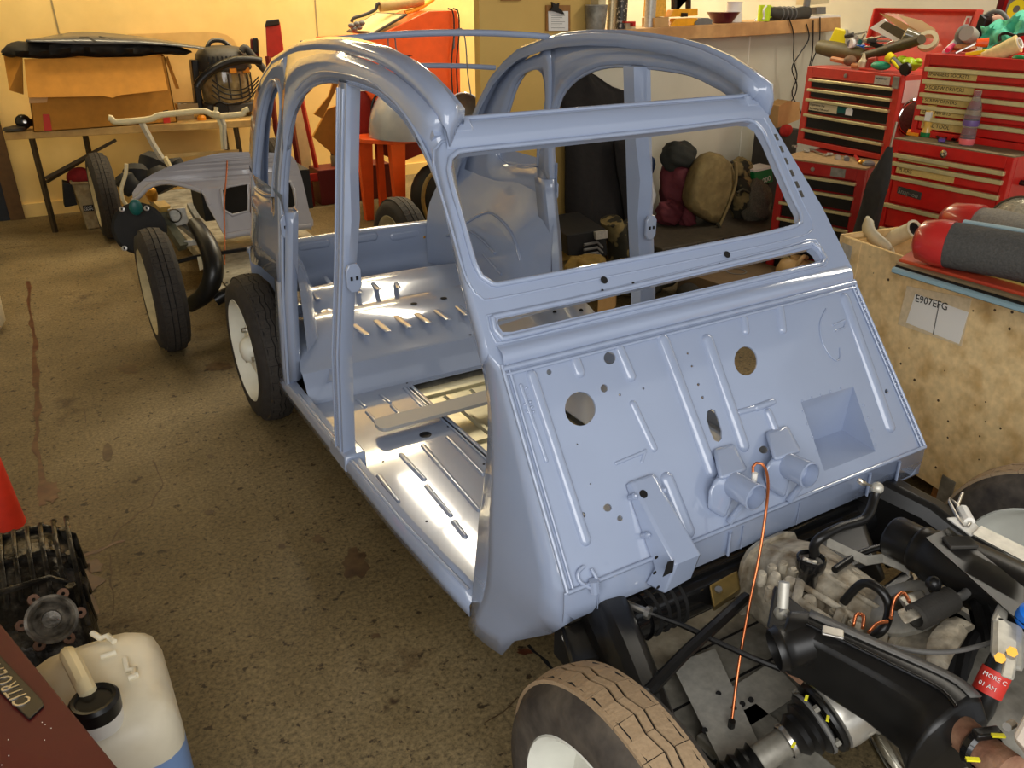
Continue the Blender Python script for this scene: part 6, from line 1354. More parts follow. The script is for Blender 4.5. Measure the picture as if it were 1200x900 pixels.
# ---- things in the left chest's open top
def onchest(p, z, f=fu): return atZ(p, z)
zc = zt_
def item(o, label, cat, group=None): return tag(o, label, cat, group)
P = lambda p, o=-.2, f=fu: onp(p, f.n, f.n.dot(f.L+f.n*o))   # point in the vertical plane o behind the front face
olive = pm('olive_tube', (96, 84, 48), .55, 0, .15, 10); olive2 = pm('dark_olive', (74, 64, 40), .6, 0, .2, 10)
item(MB().tube([P((961, 55)), P((975, 58)), P((1000, 63)), P((1014, 66))], [.040, .046, .046, .036], 14).build('sanding_tube', olive, None, smooth=50), 'thick olive padded tube lying on top of the left chest, at its left end', 'tube')
item(MB().tube([P((1013, 65), -.12), P((1035, 60), -.12), P((1060, 52), -.12), P((1080, 46), -.12)], [.028, .036, .042, .034], 12, flat=.7).build('padded_pouch', olive2, None, smooth=50), 'dark olive padded pouch lying across the middle of the left chest top', 'pouch')
item(MB().hexa([P(p, -.24) for p in ((971, 50), (990, 53), (991, 35), (979, 32))], [P(p, -.33) for p in ((971, 50), (990, 53), (991, 35), (979, 32))]).build('yellow_guard', M['yellow'], None, smooth=0, bevel=.008), 'bright yellow plastic guard standing on the olive tube, tapering upwards', 'guard')
o = thing('spray_can', 'small spray can with white cap lying beside the yellow guard', 'can', tuple(P((998, 52), -.2)))
MB().cyl(P((997, 51), -.16), P((1002, 46), -.34), .022, 14).build('can', M['grey'], o); MB().lathe([(0, 0), (.024, 0), (.026, -.01), (.024, -.03)], P((996, 51), -.155), fu.n, 16).build('cap', M['white'], o, smooth=40)
item(MB().hexa([P(p, -.27) for p in ((1030, 15), (1047, 20), (1076, 36), (1062, 39))], [P(p, -.275) for p in ((1030, 15), (1047, 20), (1076, 36), (1062, 39))]).build('cardboard_wedge', M['card2'], None, smooth=0, solid=.003), 'pale cardboard strip propped against the open lid of the left chest', 'cardboard')
tb_ = thing('framed_tablet', 'white-framed dark tablet leaning among the tools on the left chest', 'tablet', tuple(P((1035, 38), -.22)))
tq = [P(p, -.20) for p in ((1019, 33), (1036, 22), (1056, 48), (1053, 51))]; MB().hexa(tq, [p-fu.n*.012 for p in tq]).build('frame', M['white'], tb_, smooth=0)
tq = [P(p, -.198) for p in ((1030, 31), (1038, 25), (1062, 37), (1056, 47))]; MB().hexa(tq, [p-fu.n*.008 for p in tq]).build('screen', olive2, tb_, smooth=0)
item(MB().hexa([P(p, -.33) for p in ((1052, 17), (1080, 24), (1096, 34), (1098, 46), (1080, 44))], [P(p, -.335) for p in ((1052, 17), (1080, 24), (1096, 34), (1098, 46), (1080, 44))]).build('brochure', pm('cream_brochure', (228, 206, 160), .6), None, smooth=0, solid=.003), 'cream printed brochure with curled corner against the lid of the left chest', 'brochure')
item(MB().lathe([(.030, -.015), (.052, -.015), (.052, .015), (.030, .015), (.030, -.015)], P((1087, 48), -.20), (fu.n+Vector((.2, -.4, .5))), 26).build('masking_tape_roll', M['cream'], None, smooth=40), 'roll of cream masking tape standing at the right of the left chest top', 'tape')
item(MB().lathe([(0, -.04), (.03, -.04), (.032, 0), (.032, .04), (.02, .046), (0, .046)], P((1069, 43), -.17), (-.5, .7, .3), 18).build('clear_jar', bpy.data.materials['dusty_glass'], None, smooth=40), 'small clear jar lying beside the roll of masking tape', 'jar')
hm = thing('wooden_mallet', 'wooden handled tool with brown leather head at the chest front edge', 'mallet', tuple(P((990, 72), -.06)))
MB().tube([P((975, 69), -.06), P((990, 72), -.06)], .014, 10).build('handle', pm('handle_wood', (196, 130, 80), .5, 0, .1, 10), hm); MB().ball(P((996, 71), -.06), .04, 12, 8, (1, .8, .7)).build('head', pm('brown_leather', (120, 88, 60), .7, 0, .2, 12), hm)
item(MB().tube([P((999, 77), -.05), P((1006, 78), -.05)], [.016, .014], 8).build('pipe_end', bpy.data.materials['handle_wood'], None), 'short reddish wooden handle end below the leather headed mallet', 'handle')
item(MB().lathe([(0, 0), (.022, 0), (.024, .03), (.012, .045), (.006, .07), (0, .072)], P((1010, 79), -.06), (0, 0, 1), 14).build('white_bottle', M['cream'], None, smooth=40), 'little cream squeeze bottle with thin nozzle at the chest front edge', 'bottle')
pr_ = MB(); pr_.tube([P((1016, 79), -.07), P((1019, 70), -.07), P((1027, 69), -.07)], .012, 8).tube([P((1022, 79), -.07), P((1021, 72), -.07), P((1028, 72), -.07)], .010, 8); item(pr_.build('red_pliers', pm('dull_red', (170, 60, 44), .5), None), 'pair of dull red handled pliers at the chest front edge', 'pliers')
item(MB().ball(P((1032, 77), -.06), .05, 12, 8, (.6, 1.2, .45)).build('green_glove', pm('green_rubber', (44, 150, 110), .5, 0, .1, 10), None), 'green rubber glove bundled at the chest front edge', 'glove')
tf = thing('yellow_torch', 'yellow and grey torch lying at the front of the left chest top', 'torch', tuple(P((1047, 72), -.05)))
MB().tube([P((1041, 66), -.05), P((1046, 70), -.05)], .024, 14).build('head', M['yellow'], tf); MB().tube([P((1046, 70), -.05), P((1055, 79), -.045)], .017, 12).build('barrel', M['grey'], tf); MB().tube([P((1045, 70.5), -.03), P((1053, 80), -.03)], .007, 8).build('stripe', M['yellow'], tf)
gv = MB()
for p, r in (((1057, 71), .03), ((1065, 73), .032), ((1073, 75), .028), ((1062, 77), .026), ((1070, 79), .022), ((1076, 72), .02)): gv.ball(P(p, -.09), r, 10, 6, (1, 1.2, .8))
item(gv.build('hi_vis_gloves', M['lime'], None), 'crumpled lime work gloves beside the yellow torch', 'gloves')
item(MB().lathe([(0, 0), (.03, 0), (.034, .01), (.03, .02), (0, .022)], P((1063, 81), -.03), fu.n, 18).build('black_disc', M['black'], None, smooth=40), 'round black disc with yellow edge in front of the lime gloves', 'disc')
for k in range(9):
    p = random.choice([(1003, 40), (1010, 46), (1018, 50), (1024, 45), (1030, 48), (1038, 52), (1015, 55), (1008, 56), (1044, 44)]) if False else [(1003, 40), (1010, 46), (1018, 50), (1024, 45), (1030, 48), (1038, 52), (1015, 55), (1008, 56), (1044, 44)][k]
    a = P(p, -.18-.01*k); d = Vector((random.uniform(-.03, .03), random.uniform(-.08, .08), random.uniform(-.01, .03)))
    hmat = [M['darkgrey'], bpy.data.materials['teal_plastic'], M['black'], M['cream'], M['darkgrey'], M['black'], bpy.data.materials['blue_plastic'], M['grey'], M['black']][k]
    t = thing('hand_tool', ['dark grey handled hand tool in the heap on the left chest, by the spray can', 'teal handled hand tool in the heap beside the white can cap', 'black handled hand tool in the middle of the heap on the left chest', 'cream handled hand tool under the framed tablet', 'dark grey handled hand tool under the framed tablet', 'black handled hand tool nearest the olive pouch', 'blue handled hand tool at the left front of the heap', 'grey handled hand tool at the left front of the heap', 'black handled hand tool behind the framed tablet'][k], 'tool', tuple(a), 'hand tools heaped on the left chest')
    MB().tube([a-d*.9, a-d*.2], .013, 8).build('handle', hmat, t); MB().tube([a-d*.2, a+d*.9], .006, 8).build('shank', M['steel'], t)
# hanging chrome lamp on the chest's side
lp = thing('chrome_lamp', 'round chrome lamp with dark lens on the side of the left tool chest', 'lamp', tuple(so+sb*.10+Vector((0, 0, .93))))
lc0 = so+sb*.12+Vector((0, 0, .955))+sn*.02
MB().lathe([(.0, .030), (.06, .028), (.088, .014), (.094, .02), (.100, .012), (.096, -.015), (.05, -.02)], lc0, sn+fu.n*.45, 30).build('lamp_body', M['chrome'], lp, smooth=40)
MB().lathe([(0, .034), (.058, .031), (.085, .02)], lc0, sn+fu.n*.45, 26).build('lens', pm('dark_lens', (96, 90, 78), .1, .6, .3, 30), lp, smooth=60)
# black folded fabric hanging between the chests
uh = MB(); rows = []
for k in range(12):
    t_ = k/11; c = atX((1043-34*t_, 172+120*t_), 2.22); row = []
    for j in range(14):
        a = 2*PI*j/14; r_ = (.012+.036*min(1, t_*3)+.006*t_)*(1+.22*math.sin(3*a+k*.3)); row.append(c+Vector((.8*r_*math.cos(a), r_*math.sin(a), 0)))
    rows.append(row)
um = thing('folded_parasol', 'black folded parasol leaning between the two red tool chests', 'umbrella', tuple(atX((1009, 292), 2.22)))
uh.loft(rows, closed=True).build('canopy', pm('black_fabric', (44, 42, 38), .8, 0, .15, 12), um, smooth=50)
MB().tube([atX((1051, 143), 2.22), atX((1043, 175), 2.22), Vector((2.22, atX((980, 395), 2.22).y, .0))], .006, 6).build('shaft', M['steel'], um)
# tools on the lower left cabinet shelf
def LP(p): return atZ(p, .742)
labs = ['open-ended spanner on the shelf of the left cabinet, far left', 'bright spanner on the left cabinet shelf, second from left', 'spanner lying left of the shelf middle on the left cabinet', 'ratchet at the middle of the left cabinet shelf', 'short bright socket right of the shelf middle', 'grey socket beside the red tipped driver on the left cabinet', 'red tipped driver on the right of the left cabinet shelf', 'brass coloured fitting at the right end of the left cabinet shelf', 'crumpled grey wipe at the right end of the left cabinet shelf']
for k, p in enumerate([(932, 172), (944, 176), (958, 178), (970, 181), (982, 184), (992, 186), (1004, 185), (1011, 190), (1018, 192)]):
    a = LP(p); d = Vector((random.uniform(-.05, .05), random.uniform(-.07, .07), 0)) if k < 4 else Vector((.03, .03, 0)); m = MB()
    if k < 4: m.tube([a-d, a+d], .008, 6, flat=.5).lathe([(.008, -.004), (.017, -.004), (.017, .004), (.008, .004)], a+d, (0, 0, 1), 10)
    elif k < 6: m.cyl(a-d*.5, a+d*.5, .014, 10)
    elif k == 6: m.tube([a-d*1.5, a+d*1.5], .009, 8)
    elif k == 7: m.ball(a, .024, 10, 6, (1, 1, .6))
    else: m.ball(a, .035, 10, 6, (1, .9, .5))
    item(m.build('spanner' if k < 3 else ['ratchet', 'socket', 'socket', 'driver', 'fitting', 'wipe'][k-3], [M['steel'], M['zinc'], M['steel'], M['zinc'], M['steel'], M['grey'], CR, M['brass'], M['grey']][k], None), labs[k], 'tool', 'tools on the left cabinet shelf')
# things on the right chest top
Q = lambda p, o=-.2: onp(p, fx.n, fx.n.dot(fx.L+fx.n*o))
rs = thing('respirator_mask', 'grey ribbed respirator on top of the right tool chest', 'mask', tuple(Q((1131, 50), -.2)))
MB().ball(Q((1129, 42), -.2), .05, 14, 8, (.8, .75, 1)).build('mask', M['grey'], rs); MB().lathe([(.0, .03), (.034, .03), (.036, 0), (.032, -.03), (0, -.03)], Q((1136, 41), -.15), fx.n+Vector((0, 0, .3)), 18).build('filter', pm('filter_grey', (170, 162, 150), .5), rs, smooth=40)
q = [Q(p, -.26) for p in ((1139, 43), (1148, 16), (1156, 22), (1148, 46))]; item(MB().hexa(q, [p-fx.n*.10 for p in q]).build('black_case', M['black'], None, smooth=0, bevel=.006), 'tall black case standing behind the grey respirator', 'case')
item(MB().tube(smoothline([Q(p, -.30) for p in ((1149, 36), (1151, 24), (1160, 15), (1172, 14), (1180, 22), (1183, 32))], 24), .010, 8).build('grey_headband', M['grey'], None, smooth=60), 'grey hoop headband arching over the right chest top', 'headband')
item(MB().ball(Q((1171, 26), -.34), .05, 14, 8, (.6, 1.1, .7)).build('pink_earmuff', pm('pink_plastic', (226, 176, 150), .5), None), 'pinkish ear defender cup under the grey hoop on the right chest', 'ear defender')
ct = MB(); rows = []
for i in range(13):
    row = []
    for j in range(8):
        p = (1150+52*i/12, 30-18*(i/12)**1.5+(30-6*i/12)*j/7); row.append(Q((p[0]+2*math.sin(j*1.3), p[1]+2.5*math.sin(i*1.1+j)), -.24+.05*math.sin(i*.9)*math.cos(j*.8)+.10*j/7))
    rows.append(row)
item(ct.loft(rows).build('turquoise_cloth', pm('turquoise_cloth', (96, 196, 160), .85, 0, .1, 8, bump=.4, bscale=20), None, smooth=70, solid=.006), 'turquoise rag draped over the things on the right chest', 'cloth')
item(MB().tube(smoothline([Q(p, -.10) for p in ((1172, 48), (1172, 41), (1180, 39), (1190, 42), (1200, 40))], 16), .007, 6).build('looped_flex', M['black'], None, smooth=80), 'black cord looped over the turquoise rag', 'cord')
tb2 = thing('sealant_tube', 'white sealant tube with pink print leaning on the right chest edge', 'tube', tuple(Q((1112, 58), -.12)))
MB().tube([Q((1107, 62), -.1), Q((1122, 48), -.2), Q((1125, 45), -.22)], [.014, .018, .008], 12).build('tube', M['white'], tb2); MB().tube([Q((1110, 59), -.085), Q((1117, 53), -.135)], [.012, .012], 10).build('print', pm('pink_print', (220, 60, 100), .5), tb2)
sd2 = thing('long_screwdriver', 'long thin screwdriver with orange handle on the right chest', 'screwdriver', tuple(Q((1140, 55), -.12)))
MB().tube([Q((1120, 62), -.08), Q((1146, 50), -.13)], .005, 6).build('shaft', M['steel'], sd2); MB().tube([Q((1144, 50), -.12), Q((1158, 50), -.15)], [.016, .022], 10).build('handle', pm('orange_red', (240, 90, 20), .4), sd2)
q = [Q(p, -.05) for p in ((1131, 66), (1131, 62), (1154, 58), (1155, 63))]; item(MB().hexa(q, [p-fx.n*.03 for p in q]).build('box_cutter', M['yellow'], None, smooth=0, bevel=.003), 'yellow snap-blade cutter lying on the right chest edge', 'cutter')
pr2 = thing('paper_roll', 'used roll of cream paper wipe lying on the right chest', 'paper roll', tuple(Q((1180, 60), -.06)))
MB().tube([Q((1152, 66), -.06), Q((1170, 62), -.06), Q((1194, 51), -.08)], [.02, .034, .040], 16).build('roll', pm('cream_wipe', (230, 204, 140), .85, 0, .1, 14, bump=.3), pr2); MB().lathe([(.018, .002), (.026, .004), (.026, -.01), (.018, -.01)], Q((1195, 50.5), -.075), Q((1195, 50), -.07)-Q((1170, 62), -.06), 16).build('core', M['white'], pr2, smooth=40)
item(MB().ball(Q((1196, 68), -.03), .03, 12, 6, (.6, 1.3, .45)).build('green_lid', M['green'], None), 'green plastic lid at the front edge of the right chest', 'lid')  # the flattened green ball is a plastic lid
item(MB().ball(Q((1130, 56), -.16), .045, 12, 6, (1, 1.3, .4)).build('wooden_block', bpy.data.materials['handle_wood'], None), 'flat wooden sanding block under the long screwdriver', 'block')
# things on the right lower cabinet shelf
gl_ = atZ((1085, 160), .921); gb_ = thing('glue_bottle', 'amber glue bottle with green base on the shelf of the right chest', 'bottle', tuple(gl_))
MB().lathe([(0, 0), (.026, 0), (.027, .012), (.027, .02)], gl_, (0, 0, 1), 18).build('green_base', M['green'], gb_, smooth=40); MB().lathe([(.025, .02), (.018, .05), (.022, .065), (.024, .12), (.020, .13), (.02, .145), (.0, .146)], gl_, (0, 0, 1), 18).build('bottle', pm('amber_plastic', (226, 180, 84), .3, coat=.3), gb_, smooth=50)
MB().box(gl_+Vector((-.02, -.005, .095)), (.012, .03, .04)).build('paper_label', M['white'], gb_, smooth=0)
wb = atZ((1132, 170), .921); wb_ = thing('water_bottle', 'clear plastic water bottle with pinkish base on the shelf of the right chest', 'bottle', tuple(wb))
cpl = pm('clear_plastic', (236, 226, 226), .08, 0, trans=.85, ior=1.2)
MB().lathe([(0, .002), (.030, 0), (.033, .02), (.031, .06), (.029, .075), (.033, .09), (.034, .13), (.029, .17), (.018, .20), (.014, .215), (.016, .22), (.016, .235), (0, .236)], wb, (0, 0, 1), 22).build('bottle', cpl, wb_, smooth=50)
MB().lathe([(.031, .004), (.034, .02), (.033, .03)], wb, (0, 0, 1), 20).build('pink_base', pm('pink_clear', (236, 110, 110), .2), wb_, smooth=50); MB().lathe([(.0335, .085), (.0345, .09), (.0345, .105), (.0338, .11)], wb, (0, 0, 1), 20).build('label_band', pm('purple_band', (110, 84, 140), .4), wb_, smooth=50)
ck_ = [atZ(p, .93) for p in ((1098, 160), (1106, 163), (1112, 158), (1117, 152), (1121, 158), (1116, 164), (1122, 163))]
item(MB().tube(smoothline(ck_, 24), .006, 6).build('keys_lanyard', M['black'], None), 'black corded key ring lying between the two bottles', 'cord'); kq = atZ((1104, 164), .932); item(MB().box(kq, (.04, .03, .014), (0, 0, .5)).build('purple_tag', pm('purple_plastic', (92, 60, 140), .4), None, bevel=.003), 'small purple plastic tag lying beside the amber glue bottle', 'tag')
q = [atZ(p, .921) for p in ((1062, 158), (1076, 160), (1077, 156), (1064, 154))]; item(MB().hexa(q, [p+Vector((0, 0, .012)) for p in q]).build('orange_strip', bpy.data.materials['orange_plastic'], None, smooth=0), 'orange plastic strip on the shelf at the left of the glue bottle', 'strip')

# ------------------------------------------------------------------ plywood crate and its load
cn = Vector((.987, -.16, 0)); cdr = Vector((.16, .987, 0)); ck0 = cn*1.056
def cr(p, off=0): return onp(p, cn, 1.056-off)
def cw(s, d, z): return cn*(1.056+d)+cdr*s+Vector((0, 0, z))     # s along the face, d into the crate
s_far = cr((985, 275)).dot(cdr); ztop = .772; s0 = -.75; dep = .92
crt = thing('plywood_crate', 'open plywood crate on a pallet base, its label reading E907 EFG', 'crate', tuple(cw(.1, .45, 0)))
plym = M['ply']; eg = pm('ply_edge', (224, 190, 126), .6, 0, .1, 20)
def cbox(s0_, s1_, d0_, d1_, z0, z1, name, mat, par=crt, bevel=0): 
    lo = [cw(s0_, d0_, z0), cw(s1_, d0_, z0), cw(s1_, d1_, z0), cw(s0_, d1_, z0)]; return MB().hexa(lo, [p+Vector((0, 0, z1-z0)) for p in lo]).build(name, mat, par, smooth=0, bevel=bevel)
fp = cbox(s0, s_far-.02, 0, .014, .10, ztop, 'crate_panel', plym)
cbox(s_far-.016, s_far, 0, dep, .10, ztop+.004, 'crate_panel', plym); cbox(s0, s0+.014, 0, dep, .10, ztop, 'crate_panel', plym); cbox(s0, s_far, dep-.014, dep, .10, ztop, 'crate_panel', plym); cbox(s0, s_far, 0, dep, .08, .10, 'crate_floor', plym)
cbox(s_far-.105, s_far-.02, -.003, -.0, .10, ztop, 'corner_batten', plym)
MB().hexa([cw(s_far-.07, -.004, .64), cw(s_far-.02, -.004, .64), cw(s_far-.02, -.004, .75), cw(s_far-.07, -.004, .75)], [cw(s_far-.07, -.006, .64), cw(s_far-.02, -.006, .64), cw(s_far-.02, -.006, .75), cw(s_far-.07, -.006, .75)]).build('corner_plate', M['zinc'], crt, smooth=0)
cbox(s_far-.11, s_far-.016, dep-.11, dep-.014, .10, ztop+.01, 'corner_batten', eg); cbox(s_far-.06, s_far+.006, dep-.10, dep+.01, ztop+.004, ztop+.03, 'cap_block', eg)
cbox(s0, s_far-.02, .001, .013, ztop, ztop+.001, 'panel_edge', eg); cbox(s_far-.014, s_far-.002, .02, dep, ztop+.004, ztop+.005, 'panel_edge', eg)
cbox(s_far-.035, s_far-.016, .02, .10, .60, ztop-.01, 'inner_batten', eg)
for ss in (.33, -.2, -.65):
    for dd_ in (.02, .42, .80): cbox(ss, ss+.12, dd_, dd_+.10, 0, .08, 'pallet_block', pm('pallet_timber', (176, 120, 64), .75, 0, .2, 30, col2=(130, 84, 44), mix=.5) if (ss, dd_) == (.33, .02) else bpy.data.materials['pallet_timber'])
q = [cw(.36, .017, 0), cw(.41, .017, 0), cw(.41, .017, .14), cw(.36, .017, .14)]; MB().hexa([p-cn*.022 for p in q], [p-cn*.018 for p in q]).build('steel_strap', M['dullzinc'], crt, smooth=0)
# knots and nail holes in the panel
nk = MB()
for k in range(90): 
    a, z = random.uniform(-.6, s_far-.1), random.uniform(.14, .74); r_ = random.uniform(.002, .0055); nk.lathe([(r_, .0004), (0, .0008)], cw(a, 0, z), -cn, 8)
stuff(nk.build('nail_holes', M['stain'], crt, smooth=0))
# label in a taped wallet
lb = [cr(p, .002) for p in ((1063, 335), (1139, 350), (1127, 406), (1052, 380))]; wl_ = MB().hexa(lb, [p-cn*.001 for p in lb]).build('label_wallet', pm('clear_film', (216, 196, 160), .2, 0, .1, 20, coat=.5), crt, smooth=0)
lb = [cr(p, .0035) for p in ((1073, 344), (1135, 366), (1124, 403), (1062, 378))]; MB().hexa(lb, [p-cn*.001 for p in lb]).build('paper_label', M['paper'], crt, smooth=0)
fld = [cr(p, .005) for p in ((1100, 356), (1101, 356.3), (1094, 392), (1093, 391.6))]; MB().hexa(fld, [p-cn*.0005 for p in fld]).build('paper_fold', M['grey'], crt, smooth=0)
tu_ = (cr((1115, 358))-cr((1073, 346))).normalized(); text('E907EFG', .034, cr((1072, 353), .0052), tu_, (0, 0, 1), inkm, crt, 'label_lettering', .0003)
# load: curved cover piece, bent pipe, orange panels, fabric rolls, lamp
bp0 = MB(); q = [cw(s_far-.10, .10, .70), cw(s_far-.15, .07, .74), cw(s_far-.19, .05, .76), cw(s_far-.30, .04, .75), cw(s_far-.42, .05, .74)]
crv = [onp(p, cn, 1.056+.10) for p in ((1018, 253), (1013, 266), (1017, 279), (1028, 288), (1044, 293))]; crv2 = [onp(p, cn, 1.056+.10) for p in ((1024, 259), (1026, 268), (1034, 276), (1043, 284), (1046, 291))]
tag(MB().loft([smoothline(crv, 16), smoothline(crv2, 16)]).build('curved_cover', pm('putty_plastic', (206, 196, 168), .5, 0, .08, 8), None, smooth=60, solid=.012), 'pale curved cover piece sticking out of the crate corner', 'cover')
bpq = [onp(p, cn, 1.056+.22) for p in ((1072, 268), (1060, 273), (1046, 280), (1038, 288), (1040, 300))]
bt_ = thing('bent_pipe', 'cream bent pipe with open end inside the crate', 'pipe', tuple(bpq[-1])); MB().tube(smoothline(bpq, 24), [.028]*24, 16, caps=False).build('pipe', pm('cream_pipe', (216, 206, 176), .35, 0, .1, 8), bt_, smooth=60, solid=.004)
MB().lathe([(.027, -.003), (0, -.012)], bpq[0], bpq[0]-bpq[1], 18).build('pipe_bore', M['groove'], bt_, smooth=0); MB().lathe([(.029, -.006), (.033, 0), (.033, .006), (.027, .006)], bpq[0]-(bpq[0]-bpq[1]).normalized()*.006, bpq[0]-bpq[1], 18).build('pipe_lip', bpy.data.materials['cream_pipe'], bt_, smooth=40)
orp = thing('orange_door_panel', 'orange red car door panel with black window, lying across the crate', 'door panel', tuple(cw(-.1, .1, .78)))
zo = .800
def OZ(p, z=zo): return atZ(p, z)
om2 = pm('faded_orange', (186, 74, 40), .4, 0, .1, 6, col2=(160, 50, 42), mix=.55)
q = [OZ((1052, 309)), OZ((1262, 368)), OZ((1262, 300)), OZ((1160, 262)), OZ((1082, 288))]; MB().hexa(q, [p+Vector((0, 0, .016)) for p in q]).build('panel_skin', om2, orp, smooth=0, bevel=.004)
MB().tube([OZ((1052, 310), zo+.004), OZ((1262, 370), zo+.004)], .010, 6).build('trim_strip', pm('bronze_trim', (150, 128, 96), .4, .5), orp, smooth=60)
MB().tube([OZ((1047, 316), zo-.008), OZ((1262, 382), zo-.008)], .010, 6).build('blue_seal', pm('pale_blue_rubber', (132, 158, 166), .6), orp, smooth=60)
MB().tube([OZ((1050, 313), zo-.002), OZ((1262, 376), zo-.002)], .007, 6).build('black_seal', M['black'], orp, smooth=60)
wq = smoothline([OZ(p, zo+.017) for p in ((1262, 352), (1140, 317), (1100, 305), (1090, 300), (1092, 297), (1105, 296), (1262, 318))], 50); m = MB(); m.add(wq, [tuple(range(len(wq)))]); m.build('window_opening', M['blackgloss'], orp, smooth=0); MB().tube(smoothline([OZ(p, zo+.018) for p in ((1262, 352), (1140, 317), (1100, 305), (1089, 300), (1092, 296), (1110, 296))], 40), .004, 6).build('window_seal', pm('brassy_seal', (196, 168, 90), .4, .4), orp, smooth=60)
rl = thing('fabric_roll', 'dark grey seat fabric roll with red end cover lying on the orange panel', 'fabric roll', tuple(OZ((1130, 300), zo+.02)))
r0_, r1_ = OZ((1092, 283), zo+.085), OZ((1290, 318), zo+.085); rdv = (r1_-r0_).normalized()
felt = pm('grey_felt', (74, 72, 68), .95, 0, .2, 60, bump=.4, bscale=90); rdc = pm('red_vinyl', (190, 44, 40), .3, 0, .06, 6, coat=.5)
MB().tube([r0_-rdv*.012, r0_+rdv*.055, r1_], [.060, .066, .066], 24).build('felt_roll', felt, rl, smooth=60); MB().tube([r0_-rdv*.045, r0_-rdv*.03, r0_+rdv*.02, r0_+rdv*.05], [.035, .058, .069, .069], 24).build('red_end', rdc, rl, smooth=60)
r2_, r3_ = OZ((1140, 262), zo+.09), OZ((1300, 300), zo+.09); rd2 = (r3_-r2_).normalized()
rl2 = thing('fabric_roll', 'second grey fabric roll with red end, lying behind the dark one', 'fabric roll', tuple(OZ((1160, 280), zo+.02)))
MB().tube([r2_-rd2*.02, r2_+rd2*.06, r3_], [.05, .06, .06], 22).build('felt_roll', pm('pale_felt', (136, 130, 118), .95, 0, .15, 60, bump=.4, bscale=90), rl2, smooth=60); MB().tube([r2_-rd2*.10, r2_-rd2*.07, r2_, r2_+rd2*.02], [.03, .052, .062, .062], 22).build('red_end', rdc, rl2, smooth=60)
MB().tube([r0_+Vector((.05, .06, .055))+rdv*.10, r1_+Vector((.05, .06, .055))], .016, 8, flat=.5).build('blue_piping', bpy.data.materials['pale_blue_rubber'], rl2, smooth=60)
hl = thing('headlamp_unit', 'round ribbed glass headlamp unit at the back right of the crate', 'headlamp', tuple(atZ((1190, 262), .84)))
hc = atZ((1192, 262), .87); hx = (CAM-hc).normalized()+Vector((-.1, .1, .25))
MB().lathe([(.0, .034), (.03, .032), (.06, .022), (.078, .008), (.085, 0)], hc, hx, 34).build('lens', pm('ribbed_lens', (214, 206, 176), .12, .5, .25, 40, bump=.8, bscale=50, coat=1), hl, smooth=70); MB().lathe([(.083, -.008), (.090, -.004), (.090, .006), (.084, .008)], hc, hx, 34).build('chrome_rim', M['chrome'], hl, smooth=40); MB().lathe([(.086, -.004), (.06, -.05), (.02, -.075), (0, -.076)], hc, hx, 26).build('lamp_shell', M['grey'], hl, smooth=60)

# ------------------------------------------------------------------ half wall ledge and what stands on it
LY = PW-.05
def L(p, y=LY): return atY(p, y)
def lz_at(x): return LED0.z+(LED1.z-LED0.z)*(x-LED0.x)/(LED1.x-LED0.x)+.002
def stand(px_):
    P_ = L((px_, 30)); return Vector((P_.x, LY, lz_at(P_.x)))
def ppm(py, px_): return None
def can(name, px_, wpx, toppx, label, mats, cat='can', group=None):
    b_ = stand(px_); T_ = atY((px_, toppx), LY); h = T_.z-b_.z; r_ = (atY((px_+wpx/2, 30), LY)-atY((px_-wpx/2, 30), LY)).length/2
    t = thing(name, label, cat, tuple(b_), group); n = len(mats)
    for k, (nm, mt_, z0, z1, rk0, rk1) in enumerate(mats): MB().lathe([(0, z0*h), (r_*rk0, z0*h), (r_*rk1, z1*h), (0, z1*h)], b_, (0, 0, 1), 20).build(nm, mt_, t, smooth=40)
    return t
can('metal_cup', 698, 22, 6, 'tall galvanised cup standing on the ledge at the partition end', [('cup', M['dullzinc'], 0, 1, .8, 1.0), ('cup_rim', M['zinc'], .98, 1.02, 1.0, 1.03)], 'cup')
lbl = pm('can_label', (60, 56, 50), .4, 0, .4, 60, col2=(190, 180, 160), mix=.6, sharp=.03)
can('spray_can', 716, 8, -20, 'slim pale spray can on the ledge, between the cup and the dark can', [('can', pm('pale_can', (190, 170, 130), .35, .4, .2, 30), 0, 1, 1, 1)], 'can', 'spray cans on the ledge')
can('spray_can', 727.5, 11, -22, 'dark spray can with orange mark on the ledge', [('can', lbl, 0, 1, 1, 1)], 'can', 'spray cans on the ledge')
can('spray_can', 761, 10, -20, 'silver spray can on the ledge beside the small cardboard box', [('can', M['zinc'], 0, 1, 1, 1)], 'can', 'spray cans on the ledge')
def bxl(name, pxs, d_, mat, label, cat, y=LY, bev=.002): return tag(quadY(pxs, y-.05, d_, name, mat, bevel=bev), label, cat)
bt_y = lambda px_: 0
bxl('white_tub', [(734, 36), (745, 36), (745, 27), (734, 27)], .08, M['cream'], 'low cream tub with red corner on the ledge', 'tub'); bxl('red_bracket', [(733, 25), (745, 25), (745, 31), (742, 31), (742, 27), (733, 27)], .03, CR, 'small red square bracket on the cream tub', 'bracket', LY-.03)
bxl('small_carton', [(767, 34.5), (784, 34), (784, 20), (767, 21)], .12, M['card2'], 'small cardboard carton on the ledge', 'box'); bxl('yellow_carton', [(766, 20), (781, 19), (781, -8), (768, -8)], .10, pm('yellow_card', (228, 170, 60), .6, 0, .15, 20), 'yellow printed carton standing on the small cardboard carton', 'box', LY+.05)
jb = thing('spirit_level_set', 'stack of two yellow folding clamps on the ledge', 'clamp', tuple(stand(800)))
